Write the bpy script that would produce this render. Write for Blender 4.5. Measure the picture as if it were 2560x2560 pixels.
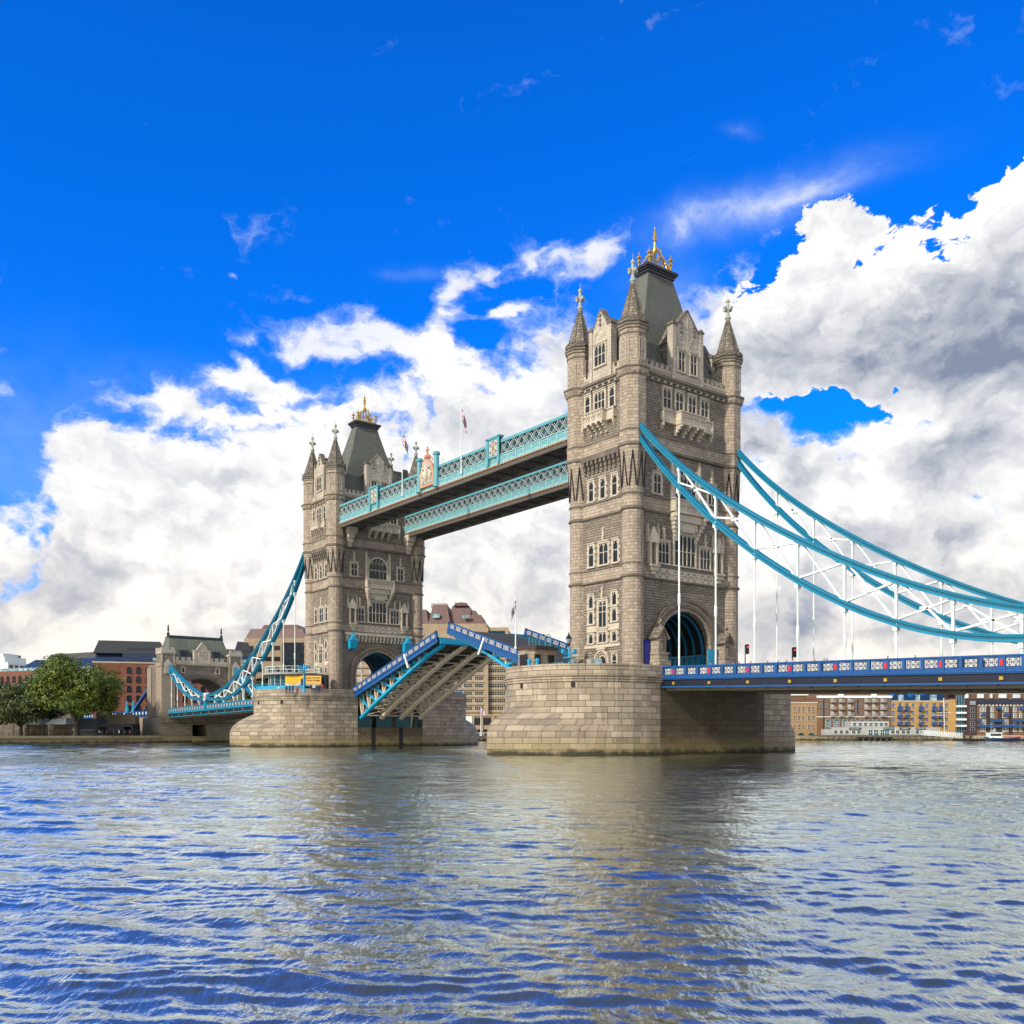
import bpy, math, random
import numpy as np
from mathutils import Vector, Matrix
R_ = math.radians
random.seed(7); rng = np.random.default_rng(7)
for o in list(bpy.data.objects): bpy.data.objects.remove(o)
scene = bpy.context.scene
COL = scene.collection
# ------------------------------------------------------------------ camera
CAM = np.array([134.56, -95.99, 2.712]); YAW = -0.919; FPX = 2408.4
cd = bpy.data.cameras.new("camera"); cam = bpy.data.objects.new("camera", cd); COL.objects.link(cam)
cam.location = CAM; cam.rotation_euler = (math.pi/2, 0, -YAW)
cd.sensor_width = 36; cd.lens = FPX/2560*36; cd.shift_y = 552.2/2560; cd.clip_end = 20000; cd.clip_start = .2
scene.camera = cam
FW = np.array([math.sin(YAW), math.cos(YAW), 0]); RT = np.array([math.cos(YAW), -math.sin(YAW), 0])
def P(px, depth, z=0.0):
    """ground point at a bearing (photo column) and a distance in metres"""
    p = CAM + FW*depth + RT*((px-1280)/FPX*depth); return np.array([p[0], p[1], z])
def ZP(py, depth): return CAM[2] + (1832.2-py)/FPX*depth
# ------------------------------------------------------------------ light
SUN_DIR = Vector((0.13, -0.99, 0)).normalized(); SUN_EL = R_(33)
sl = bpy.data.lights.new("sun", 'SUN'); so = bpy.data.objects.new("sun", sl); COL.objects.link(so)
sl.energy = 4.2; sl.angle = R_(2.0); sl.color = (1.0, .90, .76)
dv = Vector((SUN_DIR.x*math.cos(SUN_EL), SUN_DIR.y*math.cos(SUN_EL), math.sin(SUN_EL)))
so.rotation_euler = dv.to_track_quat('Z', 'Y').to_euler()
vs = scene.view_settings; scene.display_settings.display_device = 'sRGB'
vs.view_transform = 'Standard'; vs.look = 'None'; vs.exposure = 0.0; vs.gamma = 1
# ------------------------------------------------------------------ node helper
class NT:
    def __init__(s, tree): s.t = tree; s.n = tree.nodes; s.l = tree.links
    def node(s, typ, **kw):
        n = s.n.new(typ)
        ins = kw.pop('ins', {})
        for k, v in kw.items(): setattr(n, k, v)
        for k, v in ins.items(): s.put(n.inputs[k], v)
        return n
    def put(s, sock, v):
        if isinstance(v, bpy.types.NodeSocket): s.l.new(v, sock)
        elif isinstance(v, bpy.types.Node): s.l.new(v.outputs[0], sock)
        else:
            if isinstance(v, (tuple, list)) and len(v) == 3 and sock.type == 'RGBA': v = (*v, 1)
            sock.default_value = v
    def m(s, op, a, b=0.0, c=None, clamp=False):
        n = s.n.new('ShaderNodeMath'); n.operation = op; n.use_clamp = clamp
        s.put(n.inputs[0], a); s.put(n.inputs[1], b)
        if c is not None: s.put(n.inputs[2], c)
        return n.outputs[0]
    def mix(s, f, a, b, bt='MIX'):
        n = s.n.new('ShaderNodeMix'); n.data_type = 'RGBA'; n.blend_type = bt; n.clamp_factor = True
        s.put(n.inputs['Factor'], f); s.put(n.inputs[6], a); s.put(n.inputs[7], b); return n.outputs[2]
    def ss(s, x, lo, hi, a=0.0, b=1.0):
        n = s.n.new('ShaderNodeMapRange'); n.interpolation_type = 'SMOOTHSTEP'
        s.put(n.inputs[0], x)
        for i, q in enumerate((lo, hi, a, b)): s.put(n.inputs[i+1], q)
        return n.outputs[0]
    def noise(s, vec, scale, detail=4, rough=.55, dist=0.0, out=0):
        n = s.n.new('ShaderNodeTexNoise')
        if vec is not None: s.put(n.inputs['Vector'], vec)
        n.inputs['Scale'].default_value = scale; n.inputs['Detail'].default_value = detail
        n.inputs['Roughness'].default_value = rough; n.inputs['Distortion'].default_value = dist
        return n.outputs[out]
    def vm(s, op, a, b=None, out=0):
        n = s.n.new('ShaderNodeVectorMath'); n.operation = op
        s.put(n.inputs[0], a)
        if b is not None: s.put(n.inputs[3 if op == 'SCALE' else 1], b)
        return n.outputs[out]
    def comb(s, x, y, z=0.0):
        n = s.n.new('ShaderNodeCombineXYZ'); s.put(n.inputs[0], x); s.put(n.inputs[1], y); s.put(n.inputs[2], z); return n.outputs[0]
    def ramp(s, f, stops):
        n = s.n.new('ShaderNodeValToRGB'); s.put(n.inputs[0], f)
        e = n.color_ramp.elements
        while len(e) > 1: e.remove(e[-1])
        e[0].position = stops[0][0]; e[0].color = (*stops[0][1], 1)
        for p, c in stops[1:]:
            q = e.new(p); q.color = (*c, 1)
        return n.outputs[0]
# ------------------------------------------------------------------ sky
w = bpy.data.worlds.new("World"); scene.world = w; w.use_nodes = True
N = NT(w.node_tree)
for n in list(N.n): N.n.remove(n)
tc = N.node('ShaderNodeTexCoord'); D = tc.outputs['Generated']
sep = N.node('ShaderNodeSeparateXYZ', ins={0: D})
sky = N.node('ShaderNodeTexSky', sky_type='NISHITA', sun_disc=False, sun_elevation=SUN_EL,
             sun_rotation=math.atan2(SUN_DIR.x, SUN_DIR.y), air_density=1.0, dust_density=.3, ozone_density=3.0)
skyc = N.vm('MULTIPLY', sky.outputs[0], (0.002, 0.098, 0.272))
skyc = N.mix(N.ss(sep.outputs[2], .55, .9), skyc, N.vm('MULTIPLY', skyc, (6.0, .80, .48)))
# bearing from the line of sight of the river (u) and slope above the horizon (v)
ca, sa = math.cos(YAW), math.sin(YAW)
right = N.m('ADD', N.m('MULTIPLY', sep.outputs[0], float(RT[0])), N.m('MULTIPLY', sep.outputs[1], float(RT[1])))
fwd = N.m('ADD', N.m('MULTIPLY', sep.outputs[0], float(FW[0])), N.m('MULTIPLY', sep.outputs[1], float(FW[1])))
u = N.m('ARCTAN2', right, fwd)
hor = N.m('SQRT', N.m('ADD', N.m('MULTIPLY', sep.outputs[0], sep.outputs[0]), N.m('MULTIPLY', sep.outputs[1], sep.outputs[1])))
v = N.m('DIVIDE', sep.outputs[2], N.m('MAXIMUM', hor, .05))
dom = N.comb(u, N.m('MULTIPLY', v, 1.2), 0.0)
warp = N.noise(dom, 5.0, 6, .62, out=1)
domw = N.vm('ADD', dom, N.vm('SCALE', N.vm('SUBTRACT', warp, (.5, .5, .5)), .105))
sw_ = N.node('ShaderNodeSeparateXYZ', ins={0: domw}); uw = sw_.outputs[0]; vw = N.m('DIVIDE', sw_.outputs[1], 1.2)
def blob(px, py, sx, sy, amp, rot=0.0):
    a = math.atan((px*1.325-1280)/FPX); b = (1832.2-py*1.325)/FPX*math.cos(a)
    sx = sx*1.325/FPX; sy = sy*1.325/FPX
    du = N.m('SUBTRACT', uw, a); dv_ = N.m('SUBTRACT', vw, b)
    c, s_ = math.cos(rot), math.sin(rot)
    x = N.m('ADD', N.m('MULTIPLY', du, c/sx), N.m('MULTIPLY', dv_, s_/sx))
    y = N.m('ADD', N.m('MULTIPLY', du, -s_/sy), N.m('MULTIPLY', dv_, c/sy))
    r = N.m('ADD', N.m('MULTIPLY', x, x), N.m('MULTIPLY', y, y))
    return N.m('MULTIPLY', N.m('EXPONENT', N.m('MULTIPLY', r, -1.0)), amp)
def msum(l):
    a = l[0]
    for b in l[1:]: a = N.m('ADD', a, b)
    return a
# edge of the cloud bank as a curve of bearing
def U_(px): return math.atan((px*1.325-1280)/FPX)
def V_(px, py): return (1832.2-py*1.325)/FPX*math.cos(U_(px))
edge = [(-900, 700), (-300, 850), (-20, 1015), (70, 985), (110, 920), (150, 860), (220, 825), (330, 800), (430, 765), (520, 770), (600, 795), (690, 765), (760, 745), (830, 705), (930, 685), (1060, 670), (1250, 690), (1380, 735), (1440, 790), (1560, 800), (1660, 745), (1800, 700), (1960, 690), (2300, 600), (2800, 600)]
fc = N.n.new('ShaderNodeFloatCurve'); N.put(fc.inputs['Factor'], 1.0); N.put(fc.inputs['Value'], N.m('ADD', N.m('MULTIPLY', uw, .5), .5))
cm = fc.mapping.curves[0]; pts = [(U_(x)*.5+.5, V_(x, y)) for x, y in edge]; pts = [(0.0, .35)]+pts+[(1.0, .35)]
cm.points[0].location = pts[0]; cm.points[1].location = pts[-1]
for q in pts[1:-1]: cm.points.new(*q)
fc.mapping.update()
vb = fc.outputs[0]
base = N.m('MAXIMUM', N.m('MINIMUM', N.m('MULTIPLY', N.m('SUBTRACT', vb, vw), 8.0), .70), -.80)
cum = N.m('MINIMUM', msum([blob(1600, 575, 160, 120, 1.0), blob(1790, 520, 190, 150, 1.0), blob(1975, 385, 150, 165, 1.0), blob(1455, 620, 85, 95, .8), blob(1590, 425, 80, 50, .75), blob(1545, 470, 45, 70, .4), blob(1880, 640, 260, 90, .8), blob(1760, 690, 120, 45, .6)]), 1.15)
wisp = msum([blob(985, 480, 130, 30, .72, .14), blob(1155, 440, 62, 42, .72, .4), blob(1110, 500, 80, 40, .5), blob(880, 520, 55, 28, .5, .6), blob(843, 575, 32, 50, .62), blob(935, 605, 40, 10, .35, .3),
 blob(645, 618, 80, 50, .60, .2), blob(600, 655, 60, 36, .4), blob(720, 640, 40, 40, .5), blob(805, 662, 55, 42, .75), blob(700, 590, 40, 30, .3), blob(15, 722, 52, 24, .62), blob(458, 515, 14, 9, .62), blob(458, 665, 34, 9, .45, -.25), blob(470, 634, 34, 10, .4, .2), blob(318, 738, 50, 24, .68), blob(500, 712, 52, 28, .62), blob(1290, 600, 80, 60, .42), blob(130, 650, 24, 12, .3), blob(0, 560, 20, 40, .3), blob(1010, 160, 60, 20, .2), blob(1235, 30, 70, 18, .2), blob(960, 585, 60, 14, .5, .4), blob(430, 700, 60, 16, .4, -.2), blob(560, 560, 40, 12, .3), blob(380, 770, 70, 24, .4), blob(20, 640, 40, 24, .45), blob(1600, 330, 90, 22, .35, .2)])
veil = msum([blob(1420, 380, 170, 30, .62, .16), blob(1290, 415, 60, 26, .5, .5), blob(1560, 350, 80, 22, .42), blob(420, 760, 200, 60, .25), blob(60, 880, 120, 160, .30), blob(780, 500, 40, 14, .3), blob(1400, 235, 30, 10, .18), blob(1250, 570, 70, 70, .35)])
hole = msum([blob(1560, 772, 75, 34, .95, .12), blob(1440, 748, 50, 20, .6), blob(1500, 715, 40, 12, .2), blob(40, 880, 60, 110, .35), blob(290, 955, 90, 9, .30), blob(640, 755, 50, 16, .3), blob(745, 690, 26, 30, .3), blob(560, 690, 100, 22, .55, -.2), blob(690, 700, 50, 18, .35), blob(900, 640, 70, 16, .35), blob(200, 790, 60, 20, .3)])
def field(vec):
    a = N.noise(vec, 6.0, 8, .62)
    p = N.m('ABSOLUTE', N.m('SUBTRACT', N.noise(vec, 14.0, 5, .55), .5))   # billows
    return N.m('SUBTRACT', N.m('ADD', N.m('MULTIPLY', a, 1.0), .12), N.m('MULTIPLY', p, 1.15))
f0 = field(domw); f1 = field(N.vm('ADD', domw, (-.011, .016, 0)))
C_ = N.m('SUBTRACT', N.m('MINIMUM', N.m('ADD', N.m('ADD', base, cum), N.m('MULTIPLY', wisp, 1.22)), .8), hole)
dens = N.m('ADD', N.m('MULTIPLY', N.m('SUBTRACT', f0, .53), 2.8), C_)
solid = N.m('MAXIMUM', N.ss(cum, .15, .5), N.m('MULTIPLY', N.ss(base, -.25, .5), .45))
soft = N.m('SUBTRACT', .40, N.m('MULTIPLY', solid, .355))
q_ = N.n.new('ShaderNodeMapRange'); q_.interpolation_type = 'SMOOTHSTEP'; N.put(q_.inputs[0], dens); N.put(q_.inputs[1], N.m('MULTIPLY', soft, -1)); N.put(q_.inputs[2], soft)
alpha = N.m('MULTIPLY', q_.outputs[0], N.m('ADD', .86, N.m('MULTIPLY', N.ss(base, -.6, .0), .14)), clamp=True)
alpha = N.m('MAXIMUM', alpha, N.m('MULTIPLY', q_.outputs[0], N.ss(cum, .1, .4)))
alpha = N.m('MAXIMUM', alpha, N.m('MULTIPLY', N.m('MULTIPLY', veil, N.ss(f0, .25, .7, .2, 1.0)), .95), clamp=True)
bigr = N.m('SUBTRACT', N.noise(domw, 9.0, 4, .5), N.noise(N.vm('ADD', domw, (-.028, .040, 0)), 9.0, 4, .5))
relief = N.m('ADD', N.m('MULTIPLY', N.m('SUBTRACT', f0, f1), 1.5), N.m('MULTIPLY', bigr, 1.1))
low = N.noise(domw, 3.2, 4, .5)
greys = msum([blob(1770, 640, 230, 75, .95, .05), blob(1600, 610, 130, 60, .55, .1), blob(1860, 590, 150, 90, .75), blob(1700, 530, 110, 60, .42), blob(1900, 700, 120, 55, .8), blob(1740, 1005, 120, 32, 1.0), blob(1850, 850, 120, 55, .75), blob(1500, 905, 40, 50, .7), blob(1420, 830, 70, 50, .5), blob(1560, 860, 60, 40, .5),
 blob(430, 915, 60, 20, .3), blob(270, 1080, 120, 16, .3), blob(130, 1130, 110, 28, .6), blob(190, 1090, 50, 30, .35), blob(40, 1195, 80, 30, .4), blob(900, 810, 90, 40, .35), blob(1000, 1080, 150, 70, .3), blob(1230, 620, 150, 120, .55), blob(1720, 1130, 260, 60, .45), blob(1480, 1180, 80, 70, .5), blob(1000, 1150, 70, 30, .4), blob(700, 930, 60, 40, .2), blob(330, 890, 120, 40, .22), blob(1120, 520, 60, 40, .4), blob(1660, 1210, 200, 30, .4)])
sh = N.m('ADD', N.m('MULTIPLY', greys, N.ss(f0, .30, .62, .42, .95)), N.ss(low, .50, .80, .0, .20))
sh = N.m('MULTIPLY', sh, N.ss(dens, .0, .30, .25, 1.0))
sh = N.m('MULTIPLY', sh, N.ss(N.noise(domw, 7.0, 5, .6), .3, .7, .45, 1.1))
sh = N.m('SUBTRACT', N.m('MULTIPLY', N.m('SUBTRACT', 1.0, N.m('EXPONENT', N.m('MULTIPLY', sh, -1.75))), 1.05), relief, clamp=True)
warm = N.mix(N.ss(v, .03, .26), (1.10, 1.03, .93), (1.06, 1.05, 1.04))
cloud = N.mix(sh, warm, (.25, .30, .42))
thin = N.mix(N.ss(alpha, .25, .95), (.50, .66, 1.0), cloud)
col = N.mix(alpha, skyc, thin)
below = N.ss(sep.outputs[2], -.02, 0.0)
col = N.mix(below, (.10, .12, .14), col)
bg = N.node('ShaderNodeBackground', ins={'Color': col, 'Strength': 1.0})
wo = N.node('ShaderNodeOutputWorld'); N.l.new(bg.outputs[0], wo.inputs[0])
w.cycles.sampling_method = 'MANUAL'; w.cycles.sample_map_resolution = 512
# ------------------------------------------------------------------ materials
MATS = {}
def newmat(name):
    m = bpy.data.materials.new(name); m.use_nodes = True
    n = NT(m.node_tree); b = m.node_tree.nodes['Principled BSDF']; MATS[name] = m
    return m, n, b
def uvec(n): return n.node('ShaderNodeTexCoord').outputs['UV']
def opos(n): return n.node('ShaderNodeTexCoord').outputs['Object']
def bump(n, b, h, dist=.02, strength=1.0):
    bn = n.node('ShaderNodeBump'); n.put(bn.inputs['Height'], h); bn.inputs['Distance'].default_value = dist; bn.inputs['Strength'].default_value = strength
    n.l.new(bn.outputs[0], b.inputs['Normal'])
def brick(name, c1, c2, mortar, bw, bh, ms=.02, rough=.85, streak=.4, bumpd=.03, tide=False, blot=(.35, .30, .25), rock=0.0, stain_sc=.35, vary=.55, streaks=(.05, .045, .04)):
    m, n, b = newmat(name); uv = uvec(n)
    uvn = n.vm('ADD', uv, n.vm('SCALE', n.noise(uv, 1.3, 3, .6, out=1), .05 if not rock else .10))
    br = n.node('ShaderNodeTexBrick', offset=.5, squash=.78, squash_frequency=3, ins={'Vector': uvn, 'Color1': c1, 'Color2': c2, 'Mortar': mortar, 'Scale': 1.0, 'Mortar Size': ms, 'Mortar Smooth': .25, 'Bias': -.1, 'Brick Width': bw, 'Row Height': bh})
    big = n.noise(uv, stain_sc, 5, .65)
    c = n.mix(n.ss(big, .42, .70, 0, vary), br.outputs[0], blot, 'MIX')
    fine = n.noise(uv, 5.0, 6, .7)
    c = n.mix(n.ss(fine, .3, .75, 0, .42), c, (.52, .5, .48), 'MULTIPLY')
    st = n.noise(n.vm('MULTIPLY', uv, (2.2, .16, 1)), 1.0, 5, .7)
    c = n.mix(n.ss(st, .52, .74, 0, streak), c, streaks)
    if tide:
        z = n.node('ShaderNodeSeparateXYZ', ins={0: uv}).outputs[1]
        zz = n.m('ADD', z, n.m('MULTIPLY', n.noise(uv, .8, 4, .6), 1.6))
        c = n.mix(n.ss(zz, 3.6, 1.5, 0, .55), c, (.30, .235, .09))
        c = n.mix(n.ss(zz, 1.7, 1.0, 0, .93), c, (.020, .020, .010))
    n.put(b.inputs['Base Color'], c); b.inputs['Roughness'].default_value = rough
    h = n.m('ADD', n.m('MULTIPLY', br.outputs['Fac'], -1.0), n.m('MULTIPLY', n.noise(uv, 7 if rock else 12, 5, .7), .5+rock))
    bump(n, b, h, bumpd)
    return m
brick('ashlar', (.47, .39, .305), (.285, .24, .19), (.085, .07, .055), .95, .42, .018, streak=.35, blot=(.33, .26, .19))
brick('rubble', (.39, .33, .265), (.24, .205, .165), (.07, .06, .05), .85, .34, .03, streak=.3, rock=1.6, bumpd=.09, blot=(.17, .14, .115))
brick('trim', (.60, .54, .44), (.48, .43, .35), (.30, .26, .2), 1.1, .5, .01, streak=.38, blot=(.56, .48, .36), bumpd=.01)
brick('trimgrey', (.56, .50, .41), (.44, .39, .325), (.17, .15, .125), 1.0, .5, .012, streak=.6, blot=(.34, .30, .25), bumpd=.01)
brick('mould', (.20, .17, .14), (.14, .12, .10), (.07, .06, .05), 1.3, 2, .01, streak=.7, blot=(.10, .085, .07), bumpd=.01)  # moulding stone, colour darkened so the string courses draw shadow lines
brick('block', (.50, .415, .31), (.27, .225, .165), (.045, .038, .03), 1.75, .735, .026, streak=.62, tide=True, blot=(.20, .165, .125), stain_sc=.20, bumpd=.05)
brick('blockd', (.15, .11, .07), (.075, .058, .04), (.05, .04, .03), 1.75, .735, .02, streak=.85, tide=True, blot=(.10, .085, .06), stain_sc=.25, vary=.8, bumpd=.05)  # stained masonry under the deck, colour darkened further to stand in for shade
brick('spire', (.30, .26, .205), (.11, .098, .08), (.045, .04, .034), .8, .42, .025, streak=.7, blot=(.09, .085, .07), bumpd=.04)
brick('slate', (.20, .21, .18), (.135, .145, .125), (.07, .08, .07), .38, .22, .02, streak=.5, blot=(.105, .125, .105), stain_sc=.25, rough=.8, streaks=(.27, .29, .24))
brick('slate_green', (.19, .215, .17), (.12, .14, .11), (.06, .07, .06), .5, .3, .02, streak=.5, blot=(.09, .11, .09), stain_sc=.2, rough=.75, streaks=(.30, .34, .27))
brick('redbrick', (.25, .10, .062), (.19, .075, .048), (.15, .075, .055), .9, .3, .02, streak=.3, blot=(.26, .09, .055), bumpd=.005)
brick('brownbrick', (.24, .135, .075), (.17, .095, .055), (.12, .08, .055), .9, .3, .02, streak=.3, blot=(.15, .09, .06), bumpd=.005)
brick('tanbrick', (.42, .27, .135), (.34, .22, .11), (.25, .17, .1), .9, .3, .02, streak=.3, blot=(.30, .2, .11), bumpd=.005)
brick('yellowbrick', (.60, .36, .11), (.48, .28, .09), (.36, .24, .1), .9, .3, .02, streak=.3, blot=(.44, .25, .10), bumpd=.005)
brick('concrete_warm', (.42, .33, .22), (.38, .30, .2), (.27, .21, .15), 4.5, 3.1, .012, streak=.5, blot=(.30, .24, .17), bumpd=.005)
brick('quay', (.36, .31, .22), (.27, .23, .16), (.10, .09, .07), 1.6, .5, .02, streak=.5, tide=True, blot=(.20, .17, .12), bumpd=.03)
brick('redclad', (.15, .075, .068), (.11, .055, .05), (.24, .18, .165), .55, 30, .05, streak=.35, blot=(.13, .055, .055), bumpd=.01, rough=.5)
brick('paving', (.27, .25, .22), (.22, .2, .18), (.14, .13, .12), 1.0, 1.0, .02, streak=.2, bumpd=.005)
brick('beige_granite', (.40, .33, .24), (.33, .27, .2), (.15, .12, .1), 1.1, .45, .015, streak=.4, blot=(.3, .25, .18), bumpd=.02)
def plain(name, c, rough=.5, metal=0.0, var=.3, dirt=(.10, .09, .08), sc=.9, emit=None, amt=.35, spec=.5):
    m, n, b = newmat(name); p = opos(n)
    c2 = n.mix(n.ss(n.noise(p, sc, 5, .65), .42, .72, 0, amt), c, tuple(x*(1-var) for x in c))
    c2 = n.mix(n.ss(n.noise(n.vm('MULTIPLY', p, (3, 3, .5)), sc, 4, .7), .58, .78, 0, amt), c2, dirt)
    n.put(b.inputs['Base Color'], c2); b.inputs['Roughness'].default_value = rough; b.inputs['Metallic'].default_value = metal
    b.inputs['Specular IOR Level'].default_value = spec
    if emit: n.put(b.inputs['Emission Color'], emit); b.inputs['Emission Strength'].default_value = 1.5
    return m
plain('chain_blue', (.002, .215, .36), .42, dirt=(.005, .17, .27), amt=.4)
plain('bascule_cyan', (.006, .33, .56), .45, dirt=(.30, .22, .14), amt=.3)
plain('royal', (.0015, .075, .26), .5, dirt=(.012, .06, .2), amt=.35)
plain('royal_dark', (.004, .007, .022), .5)
plain('slateblue', (.085, .115, .16), .6)
plain('rib_blue', (.003, .13, .24), .5)
plain('teal', (.10, .34, .40), .5, dirt=(.10, .26, .28), amt=.45)
plain('teal_light', (.24, .46, .48), .5, dirt=(.28, .30, .26), amt=.35)
plain('teal_dark', (.01, .10, .13), .5)
plain('lattice_pale', (.52, .58, .57), .5, dirt=(.25, .3, .3))
plain('chain_dark', (.001, .10, .17), .5)  # darker copy of the chain paint, puts shade into the recessed web
plain('white', (.72, .80, .78), .45, dirt=(.5, .44, .36), amt=.3)
plain('cream', (.62, .56, .44), .6)
plain('steelgrey', (.58, .50, .39), .6, dirt=(.22, .17, .12), amt=.5)
plain('under', (.10, .088, .075), .8, dirt=(.05, .04, .03))
plain('girder_under', (.16, .13, .09), .8, dirt=(.06, .045, .03), amt=.6)
plain('lead', (.018, .022, .032), .45, amt=.1)
plain('black', (.012, .012, .014), .5, amt=.1)
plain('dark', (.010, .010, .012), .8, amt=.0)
plain('gold', (.50, .33, .06), .38, metal=.35, dirt=(.16, .10, .05), amt=.4)
plain('copper', (.62, .30, .16), .5, dirt=(.3, .2, .12))
plain('finial', (.40, .41, .35), .75, dirt=(.14, .14, .11), amt=.5)
plain('asphalt', (.05, .05, .052), .85)
plain('red', (.65, .015, .02), .45, amt=.1)
plain('deepblue', (.01, .03, .33), .4, amt=.1)
plain('banner_yellow', (.90, .50, .02), .5, amt=.05)
plain('banner_gold', (.82, .48, .10), .5, amt=.05)
plain('bronze', (.20, .13, .075), .5)
plain('aluminium', (.45, .46, .46), .35, metal=.5)
plain('darkroof', (.032, .036, .042), .6, amt=.3, dirt=(.08, .08, .075))
plain('navyroof', (.015, .035, .085), .4, amt=.2)
plain('blueroof', (.02, .14, .36), .4, amt=.3, dirt=(.25, .35, .42))
plain('balcony_blue', (.012, .07, .22), .45, amt=.2)
plain('greypanel', (.38, .38, .36), .6)
plain('darkbrown', (.055, .03, .028), .6, amt=.3)
plain('bark', (.12, .095, .065), .9, var=.5)
plain('skin', (.48, .28, .2), .6, amt=.0)
plain('hair', (.03, .02, .015), .6, amt=.0)
plain('cloth_dark', (.02, .02, .025), .8, amt=.0)
plain('cloth_navy', (.02, .035, .09), .8, amt=.0)
plain('cloth_red', (.4, .03, .03), .8, amt=.0)
plain('cloth_white', (.65, .63, .6), .8, amt=.0)
plain('cloth_tan', (.38, .27, .17), .8, amt=.0)
plain('signal_red', (.8, .02, .02), .4, amt=0, emit=(1, .05, .03))
plain('flag_navy', (.012, .02, .10), .7, amt=.0)
plain('flag_red', (.42, .02, .03), .7, amt=.0)
plain('flag_white', (.55, .52, .55), .7, amt=.0)
plain('flag_pink', (.55, .35, .5), .7, amt=.0)
def glassm(name, c, rough=.08):
    m, n, b = newmat(name)
    cc = n.mix(n.ss(n.noise(opos(n), .8, 2), .4, .65), c, tuple(x*2.2 for x in c))
    n.put(b.inputs['Base Color'], cc); b.inputs['Roughness'].default_value = rough; b.inputs['Specular IOR Level'].default_value = .3
glassm('glass', (.006, .012, .020), .16); glassm('glass_teal', (.01, .05, .07)); glassm('glass_light', (.16, .24, .27), .15); glassm('glass_curtain', (.30, .29, .26), .3)
def ornament(name, ground, ink, k=1.0, cell=1.0):
    """openwork cast-iron panel: interlaced rings and a cross, one motif per square of the panel"""
    m, n, b = newmat(name); uv = uvec(n)
    s = n.node('ShaderNodeSeparateXYZ', ins={0: uv}); f = lambda q: n.m('SUBTRACT', n.m('FRACT', q), .5)
    x = f(s.outputs[0]); y = f(s.outputs[1])
    r = n.m('SQRT', n.m('ADD', n.m('MULTIPLY', x, x), n.m('MULTIPLY', y, y)))
    ring = lambda c, w_: n.m('LESS_THAN', n.m('ABSOLUTE', n.m('SUBTRACT', r, c)), w_)
    ax = n.m('ABSOLUTE', x); ay = n.m('ABSOLUTE', y)
    dia = n.m('LESS_THAN', n.m('ABSOLUTE', n.m('SUBTRACT', n.m('ADD', ax, ay), .5)), .045)
    cr = n.m('MULTIPLY', n.m('LESS_THAN', n.m('MINIMUM', ax, ay), .035), n.m('LESS_THAN', r, .3))
    a = n.m('MAXIMUM', n.m('MAXIMUM', ring(.34, .035), dia), cr)
    n.put(b.inputs['Base Color'], n.mix(a, ground, ink)); b.inputs['Roughness'].default_value = .5
    bump(n, b, a, .02)
ornament('orn_white', (.50, .50, .47), (.03, .05, .14))
ornament('orn_stone', (.52, .45, .35), (.13, .11, .09))
# water
m, n, b = newmat('water')
geo = n.node('ShaderNodeNewGeometry'); pos = geo.outputs['Position']
lp = n.vm('LENGTH', n.vm('SUBTRACT', pos, tuple(float(x) for x in CAM)), out=1)
wob = n.vm('ADD', n.vm('MULTIPLY', pos, (1, 1, 0)), n.vm('SCALE', n.noise(pos, .25, 2, out=1), 1.5))
q = n.node('ShaderNodeVectorRotate', rotation_type='Z_AXIS', ins={'Vector': wob, 'Angle': .62})
n1 = n.noise(n.vm('MULTIPLY', q.outputs[0], (1.0, 2.4, 1)), 1.6, 4, .55)
n2 = n.noise(n.vm('MULTIPLY', q.outputs[0], (1.0, 1.9, 1)), .55, 4, .6)
n3 = n.noise(n.vm('MULTIPLY', q.outputs[0], (1.0, 1.8, 1)), 6.5, 4, .6)
gust = n.ss(n.noise(pos, .035, 3, .6), .35, .7, .55, 1.25)
h = n.m('ADD', n.m('MULTIPLY', n1, .052), n.m('ADD', n.m('MULTIPLY', n2, .07), n.m('MULTIPLY', n3, .0125)))
h = n.m('MULTIPLY', h, gust)
bump(n, b, h, 1.0, 1.0)
silt = n.mix(n.ss(n.noise(pos, .05, 3), .4, .7), (.062, .058, .036), (.042, .046, .032))
n.put(b.inputs['Base Color'], silt); b.inputs['Roughness'].default_value = .03; b.inputs['IOR'].default_value = 1.6
gl_ = n.node('ShaderNodeBsdfGlossy', ins={'Color': (.91, .98, .94), 'Roughness': .03}); n.l.new(b.inputs['Normal'].links[0].from_socket, gl_.inputs['Normal'])
fr_ = n.node('ShaderNodeFresnel', ins={'IOR': 1.75}); n.l.new(b.inputs['Normal'].links[0].from_socket, fr_.inputs['Normal'])
mx_ = n.node('ShaderNodeMixShader', ins={0: n.m('ADD', n.m('MULTIPLY', fr_.outputs[0], .95), .20, clamp=True)})
n.l.new(b.outputs[0], mx_.inputs[1]); n.l.new(gl_.outputs[0], mx_.inputs[2]); n.l.new(mx_.outputs[0], n.n['Material Output'].inputs['Surface'])
# leaves
def leafm(name, dark, light):
    m, n, b = newmat(name); p = opos(n)
    a = n.mix(n.ss(n.noise(p, .45, 3, .6), .38, .62), dark, light)
    a = n.mix(n.ss(n.noise(p, 3.5, 2, .6), .45, .7, 0, .6), a, tuple(min(1, x*1.7) for x in light))
    n.put(b.inputs['Base Color'], a); b.inputs['Roughness'].default_value = .55
    b.inputs['Subsurface Weight'].default_value = 0; b.inputs['Transmission Weight'].default_value = 0
leafm('leaf_bright', (.030, .065, .006), (.125, .165, .012)); leafm('leaf_dark', (.018, .045, .010), (.055, .085, .016)); leafm('leaf_olive', (.022, .05, .01), (.075, .10, .018))
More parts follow.
